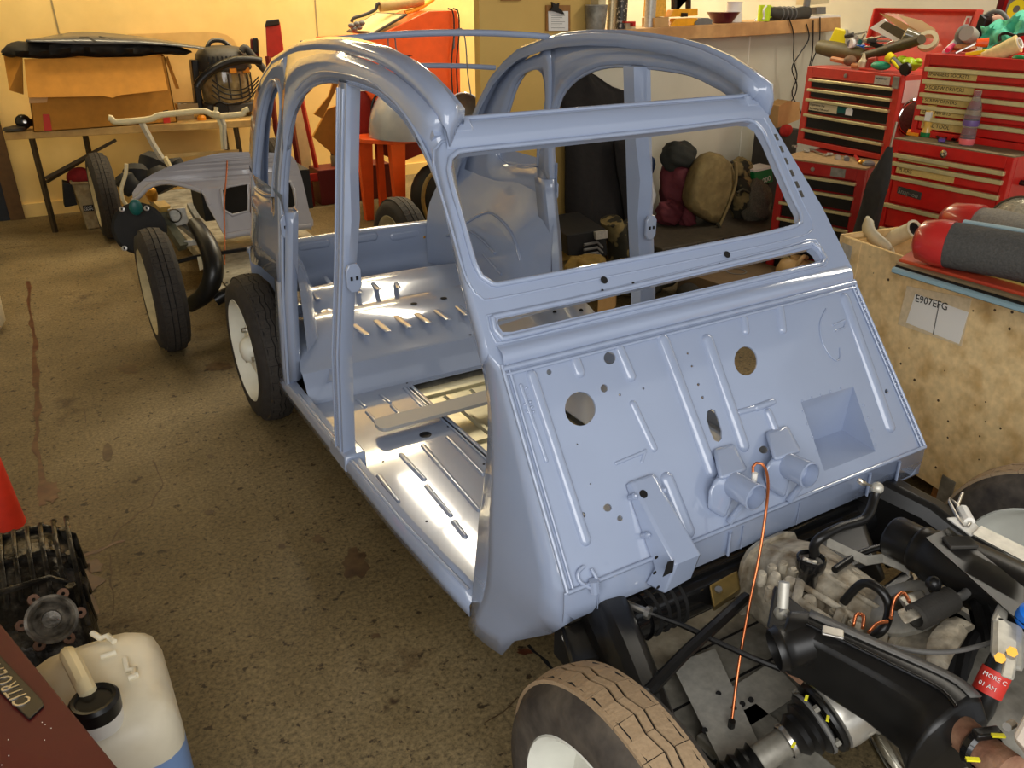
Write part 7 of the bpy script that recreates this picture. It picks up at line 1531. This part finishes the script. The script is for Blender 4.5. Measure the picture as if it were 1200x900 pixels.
quadY([(784, 32), (817, 29), (818, 21), (792, 22)], LY-.04, .07, 'lower_clamp', pm('amber_yellow', (236, 164, 30), .4, 0, .1, 10), jb, .003); quadY([(785, 20), (818, 18), (818, 10), (790, 11)], LY-.03, .06, 'upper_clamp', bpy.data.materials['amber_yellow'], jb, .003); quadY([(800, 20), (806, 19.5), (806, 15), (800, 15)], LY-.045, .02, 'black_knob', M['black'], jb)
bxl('black_stand', [(790, 14), (793, 14), (793, -6), (816, -6), (816, -2), (810, -1), (810, 12), (807, 12), (807, -2), (790, -3)], .03, M['black'], 'black metal stand behind the yellow clamps on the ledge', 'stand', LY+.10)
bxl('grey_charger', [(815, 31), (835, 29.5), (835, 23), (830, 21), (822, 21), (815, 26)], .08, M['grey'], 'small grey charger on the ledge beside the burgundy bowl', 'charger')
can('burgundy_bowl', 846, 26, 14, 'burgundy bowl standing on the ledge', [('bowl', pm('burgundy_glaze', (92, 28, 40), .3, coat=.4), 0, 1, .6, 1.1)], 'bowl')
bj = stand(862); jg = thing('white_jug', 'white jug on the ledge beside the burgundy bowl', 'jug', tuple(bj)); hj = atY((862, 2), LY).z-bj.z
MB().lathe([(0, 0), (.055, 0), (.058, hj*.1), (.050, hj*.6), (.048, hj*.9), (.052, hj), (.046, hj), (.044, hj*.5), (0, hj*.45)], bj+Vector((0, .03, 0)), (0, 0, 1), 24).build('jug_body', M['white'], jg, smooth=50)
bm_ = stand(887); mg_ = thing('lime_mug', 'lime green mug on the ledge, handle to the right', 'mug', tuple(bm_)); hm_ = atY((885, 6), LY-.05).z-bm_.z; rm_ = .038
MB().lathe([(0, 0), (rm_, 0), (rm_*1.05, hm_), (rm_*.95, hm_), (rm_*.9, hm_*.2), (0, hm_*.15)], bm_+Vector((0, -.05, 0)), (0, 0, 1), 24).build('mug_body', M['lime'], mg_, smooth=40)
MB().tube(smoothline([bm_+Vector((rm_, -.05, hm_*.85)), bm_+Vector((rm_+.035, -.05, hm_*.8)), bm_+Vector((rm_+.035, -.05, hm_*.35)), bm_+Vector((rm_, -.05, hm_*.2))], 14), .007, 8).build('mug_handle', M['lime'], mg_)
MB().tube(smoothline([bm_+Vector((-.03, -.09, hm_*.95)), bm_+Vector((-.06, -.10, hm_*.7)), bm_+Vector((-.05, -.10, hm_*.25)), bm_+Vector((-.06, -.1, hm_*.15))], 14), .006, 8).build('white_loop', M['white'], mg_)
pt = thing('power_tool', 'grey ribbed power tool with dark nose lying on the ledge', 'power tool', tuple(stand(920)))
MB().tube([L((897, 12), LY-.04), L((910, 16), LY-.04), L((930, 17), LY-.04), L((945, 15), LY-.04)], [.026, .040, .040, .044], 16).build('motor_body', M['darkgrey'], pt)
for k in range(4): MB().lathe([(.040, -.004), (.046, -.002), (.046, .002), (.040, .004)], L((913+5*k, 16.2), LY-.04), (1, 0, 0), 16).build('cooling_ring', M['grey'], pt, smooth=40)
MB().tube([L((943, 20), LY-.04), L((946, 0), LY-.04), L((948, -10), LY-.04)], .022, 12).build('grip', M['grey'], pt)
bxl('black_battery', [(893, 25), (912, 24), (914, 17), (905, 15), (897, 19)], .07, M['black'], 'black battery pack lying in front of the grey power tool', 'battery')
bxl('pale_shoe_box', [(946, 6), (972, 4), (970, -8), (948, -8)], .1, M['cream'], 'cream patterned box at the right end of the ledge', 'box', LY+.02); bxl('grey_tin', [(957, 17), (968, 16), (968, 8), (957, 9)], .06, M['grey'], 'small grey tin at the right end of the ledge', 'tin')
bxl('white_block', [(948, 25), (985, 22), (985, 17), (950, 19)], .10, M['white'], 'flat white slab lying at the right end of the ledge', 'slab')
# clipboard on the partition
cl = thing('clipboard', 'brown clipboard with white sheet and bulldog clip on the cream partition', 'clipboard', tuple(atY((654, 36), PW-.01)))
quadY([(640.5, 36), (668.5, 36), (668.5, 6), (640.5, 6)], PW-.012, .012, 'board', pm('hardboard', (150, 104, 52), .6, 0, .1, 10), cl); quadY([(643, 36), (666, 36), (666, 13), (642.5, 13)], PW-.014, .002, 'paper_sheet', M['paper'], cl)
quadY([(645, 12), (662, 17), (659, 12), (655, 9), (656, 3), (652, 5), (647, 2), (648, 8)], PW-.03, .016, 'bulldog_clip', M['black'], cl, .002)
for k in range(7): quadY([(646, 18+2.4*k), (662-(k % 3)*3, 18+2.4*k), (662-(k % 3)*3, 18.5+2.4*k), (646, 18.5+2.4*k)], PW-.0146, .0005, 'print_line', M['grey'], cl)
quadY([(588, 0.8), (611, 0.8), (611, -4), (588, -4)], PW-.014, .014, 'wall_plate', M['rust'], cl) if False else tag(quadY([(588, 0.8), (611, 0.8), (611, -4), (588, -4)], PW-.014, .014, 'wooden_plaque', bpy.data.materials['hardboard']), 'brown wooden plaque edge high on the cream partition', 'plaque')
# cables hanging from the ledge end
for k, pts in enumerate([[(924, 20), (930, 40), (930, 70), (934, 90), (928, 110), (938, 130), (941, 150)], [(945, 28), (948, 45), (938, 62), (928, 80), (934, 100), (928, 118), (916, 122), (927, 133)], [(953, 24), (952, 60), (947, 85), (945, 100)], [(961, 20), (960, 50), (952, 72), (946, 95)]]):
    zc_ = [atY(p, PW-.14) for p in pts]
    tag(MB().tube(smoothline(zc_, 30), .0042, 6).build('hanging_cable', M['black'], None, smooth=80), ['long black cable hanging from the power tool down the grey wall', 'black cable with a plug end, twisted beside the longest one', 'thin black cable dropping from the ledge end, left of two', 'thin black cable dropping from the ledge end, right of two'][k], 'cable', 'cables hanging off the ledge')
db_ = [atY(p, PW-.36) for p in ((908, 150), (936, 150))]; tag(MB().box(((db_[0].x+db_[1].x)/2, PW-.28, db_[0].z/2-.01), (db_[1].x-db_[0].x, .18, db_[0].z-.02)).build('dark_bin', M['darkgrey'], None, smooth=0, bevel=.006), 'tall dark bin behind the left tool chest, carrying a brown carton', 'bin')
tag(quadY([(911, 150), (937, 140), (937, 120), (925, 118), (913, 124)], PW-.35, .10, 'brown_carton', M['card2']), 'small brown carton wedged behind the left tool chest', 'box')
tag(MB().ball(atY((921, 153), PW-.4), .05, 12, 8, (1, .7, .8)).build('red_bundle', pm('red_rag', (190, 50, 44), .85, 0, .2, 10, bump=.4), None), 'red bundled rag below the brown carton behind the chest', 'rag')

# ------------------------------------------------------------------ coat, bags and boxes along the half wall
co = thing('black_coat', 'long black coat hanging on the partition edge behind the car', 'coat', tuple(atY((712, 275), PW-.17)))
ol = [(690, 82), (700, 85), (712, 93), (722, 101), (735, 106), (742, 104), (742, 118), (750, 140), (757, 170), (759, 200), (757, 232), (752, 262), (737, 263), (722, 262), (705, 270), (680, 276), (672, 274), (670, 240), (670, 190), (669, 150), (666, 124), (663, 121), (672, 105), (680, 90)]
olp = [atY(p, PW-.17) for p in ol]; m = MB(); rows = []
cx_ = sum(p.x for p in olp)/len(olp); NR = 36
zmin, zmax = min(p.z for p in olp), max(p.z for p in olp)
for i in range(30):
    z = zmin+.012+(zmax-zmin-.02)*i/29; xs_ = []
    for k in range(len(olp)):
        a, b = olp[k], olp[(k+1) % len(olp)]
        if (a.z-z)*(b.z-z) <= 0 and abs(a.z-b.z) > 1e-9: xs_.append(a.x+(b.x-a.x)*(z-a.z)/(b.z-a.z))
    x0_, x1_ = min(xs_), max(xs_); row = []; th = .035+.05*(1-i/29)
    for j in range(NR):
        a = 2*PI*j/NR; f_ = 1+.22*math.sin(5*a+i*.12)+.12*math.sin(11*a-i*.2); row.append(Vector(((x0_+x1_)/2+(x1_-x0_)/2*math.cos(a), PW-.10-.5*0+th*math.sin(a)*f_*1.0, z)))
    rows.append(row)
m.loft(rows, closed=True); m.f.append(list(range(NR))); m.mi.append(0); m.f.append(list(range(29*NR, 30*NR))); m.mi.append(0)
m.build('coat_body', pm('black_cloth', (30, 27, 25), .9, 0, .15, 14, bump=.4, bscale=22), co, smooth=60)
MB().loft([smoothline([atY(p, PW-.215) for p in ((720, 160), (724, 200), (731, 240), (733, 262))], 14), smoothline([atY(p, PW-.20) for p in ((757, 170), (760, 200), (757, 236), (750, 262))], 14)]).build('coat_flap', bpy.data.materials['black_cloth'], co, smooth=60, solid=.012)
MB().tube(smoothline([atY(p, PW-.02) for p in ((693, 88), (692, 83), (695, 84))], 8), .004, 6).build('coat_loop', M['black'], co)
def lump(c, r, sc, seed, n=30, m_=20, amp=.12):
    rnd = random.Random(seed); mb = MB(); mb.ball(c, r, n, m_, sc); ph = [rnd.uniform(0, 6) for _ in range(6)]
    for v in mb.v:
        d = v-Vector(c); l = d.length
        if l > 1e-6:
            q_ = d/l; k = 1+amp*(math.sin(5*q_.x+ph[0]+3*q_.z)+math.sin(6*q_.y+ph[1]-4*q_.z)+.6*math.sin(11*q_.z+ph[2]+5*q_.x)+.35*math.sin(19*q_.x+9*q_.z+ph[3])+.3*math.sin(23*q_.y-13*q_.z+ph[4]))/2; v.xyz = Vector(c)+d*k
    return mb
# trunk, crates and clothes (floor level behind the far doors)
tk = Vector((2.52, 2.82, 0)); trk = thing('storage_chest', 'long dark trunk on the floor under the backpack', 'trunk', (2.45, 2.72, 0))
MB().box((2.45, 2.74, .10), (1.25, .50, .20)).build('trunk_body', pm('trunk_black', (46, 42, 34), .6, 0, .2, 10), trk, smooth=0, bevel=.015); MB().box((2.45, 2.74, .215), (1.28, .53, .03)).build('trunk_lid', pm('trunk_lid', (66, 58, 44), .6, 0, .25, 10), trk, smooth=0, bevel=.008)
for x_ in (2.1, 2.3, 2.7): MB().box((x_, 2.475, .19), (.05, .025, .07)).build('trunk_catch', M['black'], trk, smooth=0, bevel=.004)
bz = .232; bkp = thing('camouflage_backpack', 'khaki canvas backpack with camouflage pocket leaning on the trunk', 'backpack', (2.62, 2.8, bz))
yb = 2.80
fo_ = [(836, 178), (862, 190), (863, 215), (858, 240), (846, 264), (835, 262), (812, 248), (806, 238), (812, 210), (822, 190)]
fp_ = [atY(p, yb-.10) for p in fo_]; bpk = [p+Vector((.10, .20, -.02)) for p in fp_]; md_ = [p.lerp(q_, .5)+((p-sum(fp_, Vector())/len(fp_))*.10) for p, q_ in zip(fp_, bpk)]
ctr_ = sum(fp_, Vector())/len(fp_); fin = [ctr_+(p-ctr_)*.93+Vector((-.01, -.025, 0)) for p in fp_]
mb = MB().loft([fin, fp_, md_, bpk], closed=True); n_ = len(fo_); mb.f += [list(range(n_)), list(range(3*n_, 4*n_))]; mb.mi += [0, 0]
mb.build('pack_body', M['khaki'], bkp, smooth=60, sub=1)
lump(atY((871, 232), yb-.02), .105, (.75, .8, 1.45), 3).build('side_pocket', M['camo'], bkp, smooth=80); lump(atY((866, 200), yb+.06), .10, (.9, .9, .8), 5).build('top_flap', M['camo'], bkp, smooth=80)
MB().tube(smoothline([atY(p, yb-.13) for p in ((862, 190), (862, 215), (853, 242), (843, 265))], 16), .010, 6).build('pack_seam', M['khaki'], bkp, smooth=80); MB().tube(smoothline([atY(p, yb-.14) for p in ((841, 262), (846, 272), (851, 279))], 10), .012, 6).build('strap', pm('dark_webbing', (58, 54, 36), .9), bkp, smooth=80); MB().tube(smoothline([atY(p, yb-.12) for p in ((864, 226), (870, 222), (878, 226))], 10), .008, 6).build('pocket_strap', bpy.data.materials['dark_webbing'], bkp, smooth=80)
tag(lump(atY((795, 183), 2.95), .115, (1.0, .9, .8), 8).build('woollen_hat', pm('charcoal_cloth', (42, 42, 36), .9, 0, .1, 14), None, smooth=80), 'black woollen cap lying on the maroon cloth', 'cap')
mc = thing('maroon_jacket', 'crumpled maroon jacket heaped on the trunk between pillar and backpack', 'jacket', (2.45, 2.95, bz))
mar = pm('maroon_cloth', (94, 34, 40), .8, 0, .12, 9, bump=.5, bscale=14)
lump(atY((797, 220), 2.95), .17, (.85, .7, 1.15), 9, amp=.16).build('jacket_body', mar, mc, smooth=80); lump(atY((784, 250), 2.88), .09, (1, .8, .9), 12, amp=.2).build('sleeve', mar, mc, smooth=80); lump(atY((806, 256), 2.82), .06, (.9, .8, 1.1), 14, amp=.2).build('sleeve', mar, mc, smooth=80)
tag(lump(atY((754, 235), 3.0), .12, (.55, .6, 1.5), 17, amp=.18).build('white_carrier_bag', pm('white_film', (206, 204, 200), .35, 0, .1, 9), None, smooth=70), 'crinkled white carrier bag hanging behind the far door pillar', 'bag')
tag(lump(atY((761, 194), 3.05), .05, (.8, .6, 1.2), 18).build('blue_rag', pm('navy_cloth', (40, 52, 78), .9), None), 'small navy rag above the white carrier bag', 'rag')
gt = thing('green_tin', 'green tin with white marks beside the red tool cabinet', 'tin', tuple(atY((895, 218), 2.75)))
quadY([(884, 219), (906, 213), (905, 196), (884, 201)], 2.75, .10, 'tin', pm('tin_green', (16, 120, 56), .35), gt, .003); quadY([(884, 202), (906, 197), (905, 194.5), (884, 199.5)], 2.745, .11, 'tin_lid', M['white'], gt); text('2000', .05, atY((890, 217), 2.744), (1, 0, .22), (0, 0, 1), M['paper'], gt, 'tin_lettering', .0005)
tag(lump(atY((888, 240), 2.70), .12, (.75, .7, 1.3), 21, amp=.2).build('grey_net', pm('grey_net', (98, 92, 76), .9, 0, .3, 40, bump=.6, bscale=60), None, smooth=60), 'bundled grey net beside the red tool cabinet', 'net')
cam_t = thing('camouflage_trousers', 'camouflage trousers draped over boxes below the black coat', 'trousers', tuple(atZ((728, 300), .05)))
for k, (pts, y_) in enumerate([([(716, 258), (722, 275), (725, 295), (722, 310)], 2.72), ([(738, 262), (742, 280), (745, 298), (740, 312)], 2.70)]): MB().tube(smoothline([atY(p, y_) for p in pts], 14), [.085, .09, .092, .092, .09, .088, .086, .086, .084, .082, .08, .08, .078, .078], 14, flat=.6).build('trouser_leg', M['camo'], cam_t, smooth=60)
gb2 = thing('grey_crate', 'dark slatted plastic crate below the black coat', 'crate', tuple(atZ((690, 305), .0)))
gcp = [atY(p, 2.62) for p in ((666, 300), (712, 300), (710, 268), (664, 276))]; MB().hexa(gcp, [p+Vector((.05, .35, .02)) for p in gcp]).build('crate_body', M['blackmatt'], gb2, smooth=0, bevel=.006)
for k in range(3): MB().tube([atY((684, 287+6*k), 2.60), atY((700, 284+6*k), 2.60), atY((706, 290+6*k), 2.60)], .008, 6).build('crate_bar', M['grey'], gb2)
quadY([(698, 272), (712, 270), (712, 279), (699, 281)], 2.58, .02, 'shiny_label', M['zinc'], gb2)
tag(lump(atY((685, 310), 2.5), .09, (1.4, 1, .5), 30, amp=.2).build('khaki_bundle', pm('tan_khaki', (128, 104, 50), .9, 0, .2, 12, bump=.4), None, smooth=70), 'khaki folded bundle in front of the dark slatted crate', 'bundle')
sb_ = thing('small_carton', 'small cardboard carton with round print on the floor, seen through the scuttle vent', 'box', tuple(atZ((708, 362), 0)))
sq = [atZ(p, .0) for p in ((700, 372), (716, 368), (722, 358), (706, 360))]; MB().hexa(sq, [p+Vector((0, 0, .12)) for p in sq]).build('carton', M['card2'], sb_, smooth=0)
tag(lump(Vector((1.60, 2.42, .12)), .17, (1.4, .9, .62), 33, amp=.15).build('camouflage_bundle', M['camo'], None, smooth=70), 'camouflage cloth bundle on the floor beside the small carton', 'bundle')
dc = thing('brown_carton', 'flat brown carton with oval print lying in front of the trunk', 'box', (2.15, 2.1, 0)); MB().box((2.08, 2.18, .07), (.5, .35, .14), (0, 0, .1)).build('carton', pm('dark_card', (104, 84, 58), .8, 0, .1, 6), dc, smooth=0); MB().lathe([(.05, .142), (.058, .142), (.058, .1435), (.05, .1435)], (2.08, 2.15, 0), (0, 0, 1), 20).build('oval_print', M['grey'], dc)
tag(MB().cyl((1.66, 2.02, .07), (1.72, 2.14, .07), .07, 20).build('black_tube', M['blackmatt'], None), 'short black tube lying beside the flat brown carton', 'tube')
jp = thing('beige_container', 'beige plastic container with handle, seen through the right end of the scuttle vent', 'container', tuple(atZ((926, 347), 0)))
jc = atZ((926, 347), .0); MB().lathe([(0, 0), (.09, 0), (.10, .02), (.10, .16), (.08, .20), (.03, .22), (.03, .235), (0, .236)], (jc.x, jc.y, 0), (0, 0, 1), 20).build('container', pm('beige_plastic', (200, 164, 110), .45, 0, .08, 8), jp, smooth=50); MB().tube(smoothline([Vector((jc.x-.05, jc.y-.05, .19)), Vector((jc.x-.02, jc.y-.06, .245)), Vector((jc.x+.05, jc.y-.03, .225))], 12), .012, 8).build('handle', bpy.data.materials['beige_plastic'], jp)
# ------------------------------------------------------------------ foreground left
# jerrycan with blue liquid
jx0, jx1, jy0, jy1, jh = -1.465, -1.213, .205, .505, .42
jn = thing('jerrycan', 'white jerrycan with black cap, half filled with blue liquid, at lower left', 'jerrycan', (-1.34, .28, 0))
def rsec(z, inx, k=.055):
    x0, x1, y0, y1 = jx0+inx, jx1-inx, jy0+inx, jy1-inx; o = []
    for (cx, cy, a0) in ((x1-k, y1-k, 0), (x0+k, y1-k, 90), (x0+k, y0+k, 180), (x1-k, y0+k, 270)):
        for j in range(5): a = math.radians(a0+22.5*j); o.append(Vector((cx+k*math.cos(a), cy+k*math.sin(a), z)))
    return o
jm = pm('milky_plastic', (232, 222, 196), .4, 0, .05, 5, col2=(206, 188, 150), mix=.62, sharp=.1); jb_ = pm('blue_fill', (128, 158, 204), .35, 0, .04, 4)
MB().loft([rsec(.0, .02), rsec(.012, .004), rsec(.10, 0), rsec(.305, 0)], closed=True).build('liquid_part', jb_, jn, smooth=60)
rows = [rsec(.305, 0), rsec(.35, .001), rsec(.38, .008), rsec(.400, .024), rsec(.412, .05), rsec(.416, .08, .03)]
m = MB().loft(rows, closed=True); n_ = len(rows[0]); m.f.append(list(range(5*n_, 6*n_))); m.mi.append(0); jt = m.build('jerrycan_body', jm, jn, smooth=70)
capc = atZ((114, 834), .43); MB().lathe([(.038, -.03), (.040, .006), (.040, .010)], capc, (0, 0, 1), 24).build('neck', M['white'], jn, smooth=40)
cpm = MB(); pr = [(.034, -.004), (.040, .0), (.041, .026), (.036, .032), (.030, .031), (.028, .027), (0, .027)]; cpm.lathe(pr, capc, (0, 0, 1), 30).build('screw_cap', M['black'], jn, smooth=30)
for k in range(24): pass
hd0, hd1 = atZ((82, 770), .45), atZ((103, 812), .455); MB().tube(smoothline([atZ((78, 765), .415), hd0, hd0.lerp(hd1, .5)+Vector((0, 0, .005)), hd1, atZ((106, 816), .42)], 20), [.012, .013, .014, .015, .016, .016, .016, .016, .016, .016, .016, .016, .016, .016, .016, .016, .016, .015, .014, .012], 10).build('handle', pm('warm_white', (240, 222, 176), .4), jn)
for pts in ([(108, 742), (118, 748), (126, 745), (134, 752)], [(118, 770), (128, 767), (136, 764)], [(146, 772), (150, 786), (158, 784), (157, 794)], [(150, 795), (162, 790)]): MB().tube([atZ(p, .418) for p in pts], .006, 6).build('moulded_mark', jm, jn, smooth=80)
# dark red panel with raised lettering
P0 = atZ((0, 731), .52); pnl = thing('dark_red_panel', 'dark red car panel with a black lettered badge in the lower left corner', 'car panel', (-1.46, .0, .0))
e1, e2 = atZ((-6, 722), .50), atZ((146, 908), .62); e3 = atZ((-60, 960), .66); e4 = atZ((-120, 760), .54)
e3, e4 = e2+Vector((-.34, -.10, .05)), e1+Vector((-.34, -.05, .05))
pn = (e2-e1).cross(e4-e1).normalized(); pn = pn if pn.dot(CAM-e1) > 0 else -pn
MB().hexa([e1, e2, e3, e4], [p-pn*.012 for p in (e1, e2, e3, e4)]).build('panel_skin', M['darkred'], pnl, smooth=0, bevel=.004)
MB().hexa([e1+Vector((-.02, 0, -.02)), e2+Vector((-.02, 0, -.02)), e3, e4], [Vector((p.x-.03, p.y, .0)) for p in (e1, e2, e3, e4)]).build('panel_side', M['darkred'], pnl, smooth=0)
def pp(p, h=.0): return onplane(p, e1, pn)+pn*h
bq = [pp(p, .0) for p in ((-8, 762), (49, 822), (52, 829), (35, 845), (31, 842), (-30, 784))]; MB().hexa(bq, [p+pn*.004 for p in bq]).build('badge_plate', M['black'], pnl, smooth=0, bevel=.001)
tdir = (pp((0, 772))-pp((40, 818))).normalized(); tup = (pp((34, 843))-pp((50, 826))).normalized()
to = pp((43, 824), .0042); hgt = (pp((34, 843))-pp((50, 826))).length
text('CITROËN', hgt*.95, to+tup*hgt*.16+tdir*.004, tdir, tup, M['steel'], pnl, 'badge_lettering', .001, gap=1.18)
for k in range(26):
    p = (random.uniform(0, 100), random.uniform(790, 900))
    if p[1]-735 > p[0]*1.2+12: MB().ball(pp(p, .0), .0008, 6, 4).build('dust_speck', M['paper'], pnl) if k < 12 else None
# old gearbox casting on the floor
ob = thing('old_gearbox', 'oily black ribbed gearbox casting with round flange on the floor at left', 'gearbox', (-1.45, 1.1, 0))
oil = pm('oily_casting', (34, 31, 27), .28, .5, .4, 22, bump=.5, bscale=40, col2=(92, 86, 76), mix=.62); oilg = pm('oily_grey', (150, 142, 128), .35, .3, .3, 20, bump=.4, bscale=40, col2=(52, 46, 38), mix=.5)
def osec(y, cx, w_, z1, n=16, p=.6): return [Vector((cx+w_*math.copysign(abs(math.cos(2*PI*i/n))**p, math.cos(2*PI*i/n)), y, z1/2+z1/2*math.copysign(abs(math.sin(2*PI*i/n))**p, math.sin(2*PI*i/n)))) for i in range(n)]
rw = [osec(.72, -1.45, .08, .16), osec(.76, -1.45, .10, .20), osec(.86, -1.46, .13, .27), osec(1.0, -1.47, .135, .31), osec(1.14, -1.47, .13, .31), osec(1.20, -1.47, .10, .26)]
m = MB().loft(rw, closed=True); n_ = 16; m.f += [list(range(n_)), list(range(5*n_, 6*n_))]; m.mi += [0, 0]; m.build('casing', oil, ob, smooth=45)
for k in range(9):
    x = -1.585+.030*k; rr_ = [Vector((x, y, z)) for y, z in ((.80, .20), (.88, .275), (1.0, .318), (1.12, .318), (1.18, .28))]; MB().tube(rr_, .006, 6).build('cooling_rib', oil, ob, smooth=60)
for y in (.88, 1.0, 1.12): MB().tube([Vector((-1.60, y, .27)), Vector((-1.54, y, .31)), Vector((-1.40, y, .31)), Vector((-1.34, y, .26)), Vector((-1.335, y, .15))], .008, 6).build('casing_flange', oil, ob, smooth=60)
fc = atY((60, 726), .70); fn2 = ((CAM-fc).normalized()*Vector((1, 1, .6))).normalized(); fn2 = Vector((.15, -.75, .64)).normalized()
fg = MB().lathe([(.0, .0), (.018, .004), (.020, .010), (.036, -.004), (.042, .012), (.046, .016), (.052, .014), (.052, .002), (.040, -.02), (.045, -.09)], fc, fn2, 28).build('output_flange', oilg, ob, smooth=35)
fu_ = fn2.orthogonal().normalized(); fv_ = fn2.cross(fu_)
for k in range(6):
    a = 2*PI*k/6; q_ = fc+(fu_*math.cos(a)+fv_*math.sin(a))*.056+fn2*.006; MB().lathe([(.004, .006), (.012, .006), (.013, -.004), (.012, -.010)], q_, fn2, 10).build('flange_ear', pm('rust_ear', (96, 66, 46), .5, .4, .2, 20) if k == 0 else bpy.data.materials['rust_ear'], fg, smooth=40)
bs = atZ((90, 690), .20); MB().lathe([(.0, .03), (.02, .03), (.026, .02), (.03, -.02), (.034, -.12)], bs, (.3, -.4, .85), 16).build('side_boss', oilg, ob, smooth=40)
for x_, y_ in ((-1.56, .84), (-1.36, .84), (-1.35, .98), (-1.355, 1.1), (-1.57, 1.16)): MB().cyl((x_, y_, .24), (x_, y_, .30), .012, 6).build('casing_bolt', oil, ob, smooth=0)
# red post and cream tyre-like disc cut by the left edge
rpz = thing('red_cone', 'plain red cone cut by the left picture edge, behind the old gearbox', 'cone', (-1.545, 1.72, 0)); MB().lathe([(.062, 0), (.060, .01), (.034, .40), (.026, .41), (0, .41)], (-1.545, 1.72, 0), (0, 0, 1), 24).build('cone', pm('cone_red', (216, 52, 26), .5, 0, .1, 8), rpz, smooth=40)
wd = atZ((-12, 372), .14); tag(MB().lathe([(.0, .0), (.12, 0), (.15, .04), (.155, .20), (.15, .24), (.13, .26), (0, .305)], (-1.635, 3.72, 0), (0, 0, 1), 28).build('cream_drum', pm('cream_drum', (206, 196, 170), .5, 0, .06, 6), None, smooth=40), 'cream round tub cut by the left picture edge', 'tub')
# white scrap on the floor by the engine
sc_ = atZ((1072, 676), 0); tag(MB().box((sc_.x, sc_.y, .003), (.05, .016, .006), (0, 0, .2)).build('white_scrap', M['white'], None, smooth=0), 'small white scrap lying on the concrete beside the engine', 'scrap')
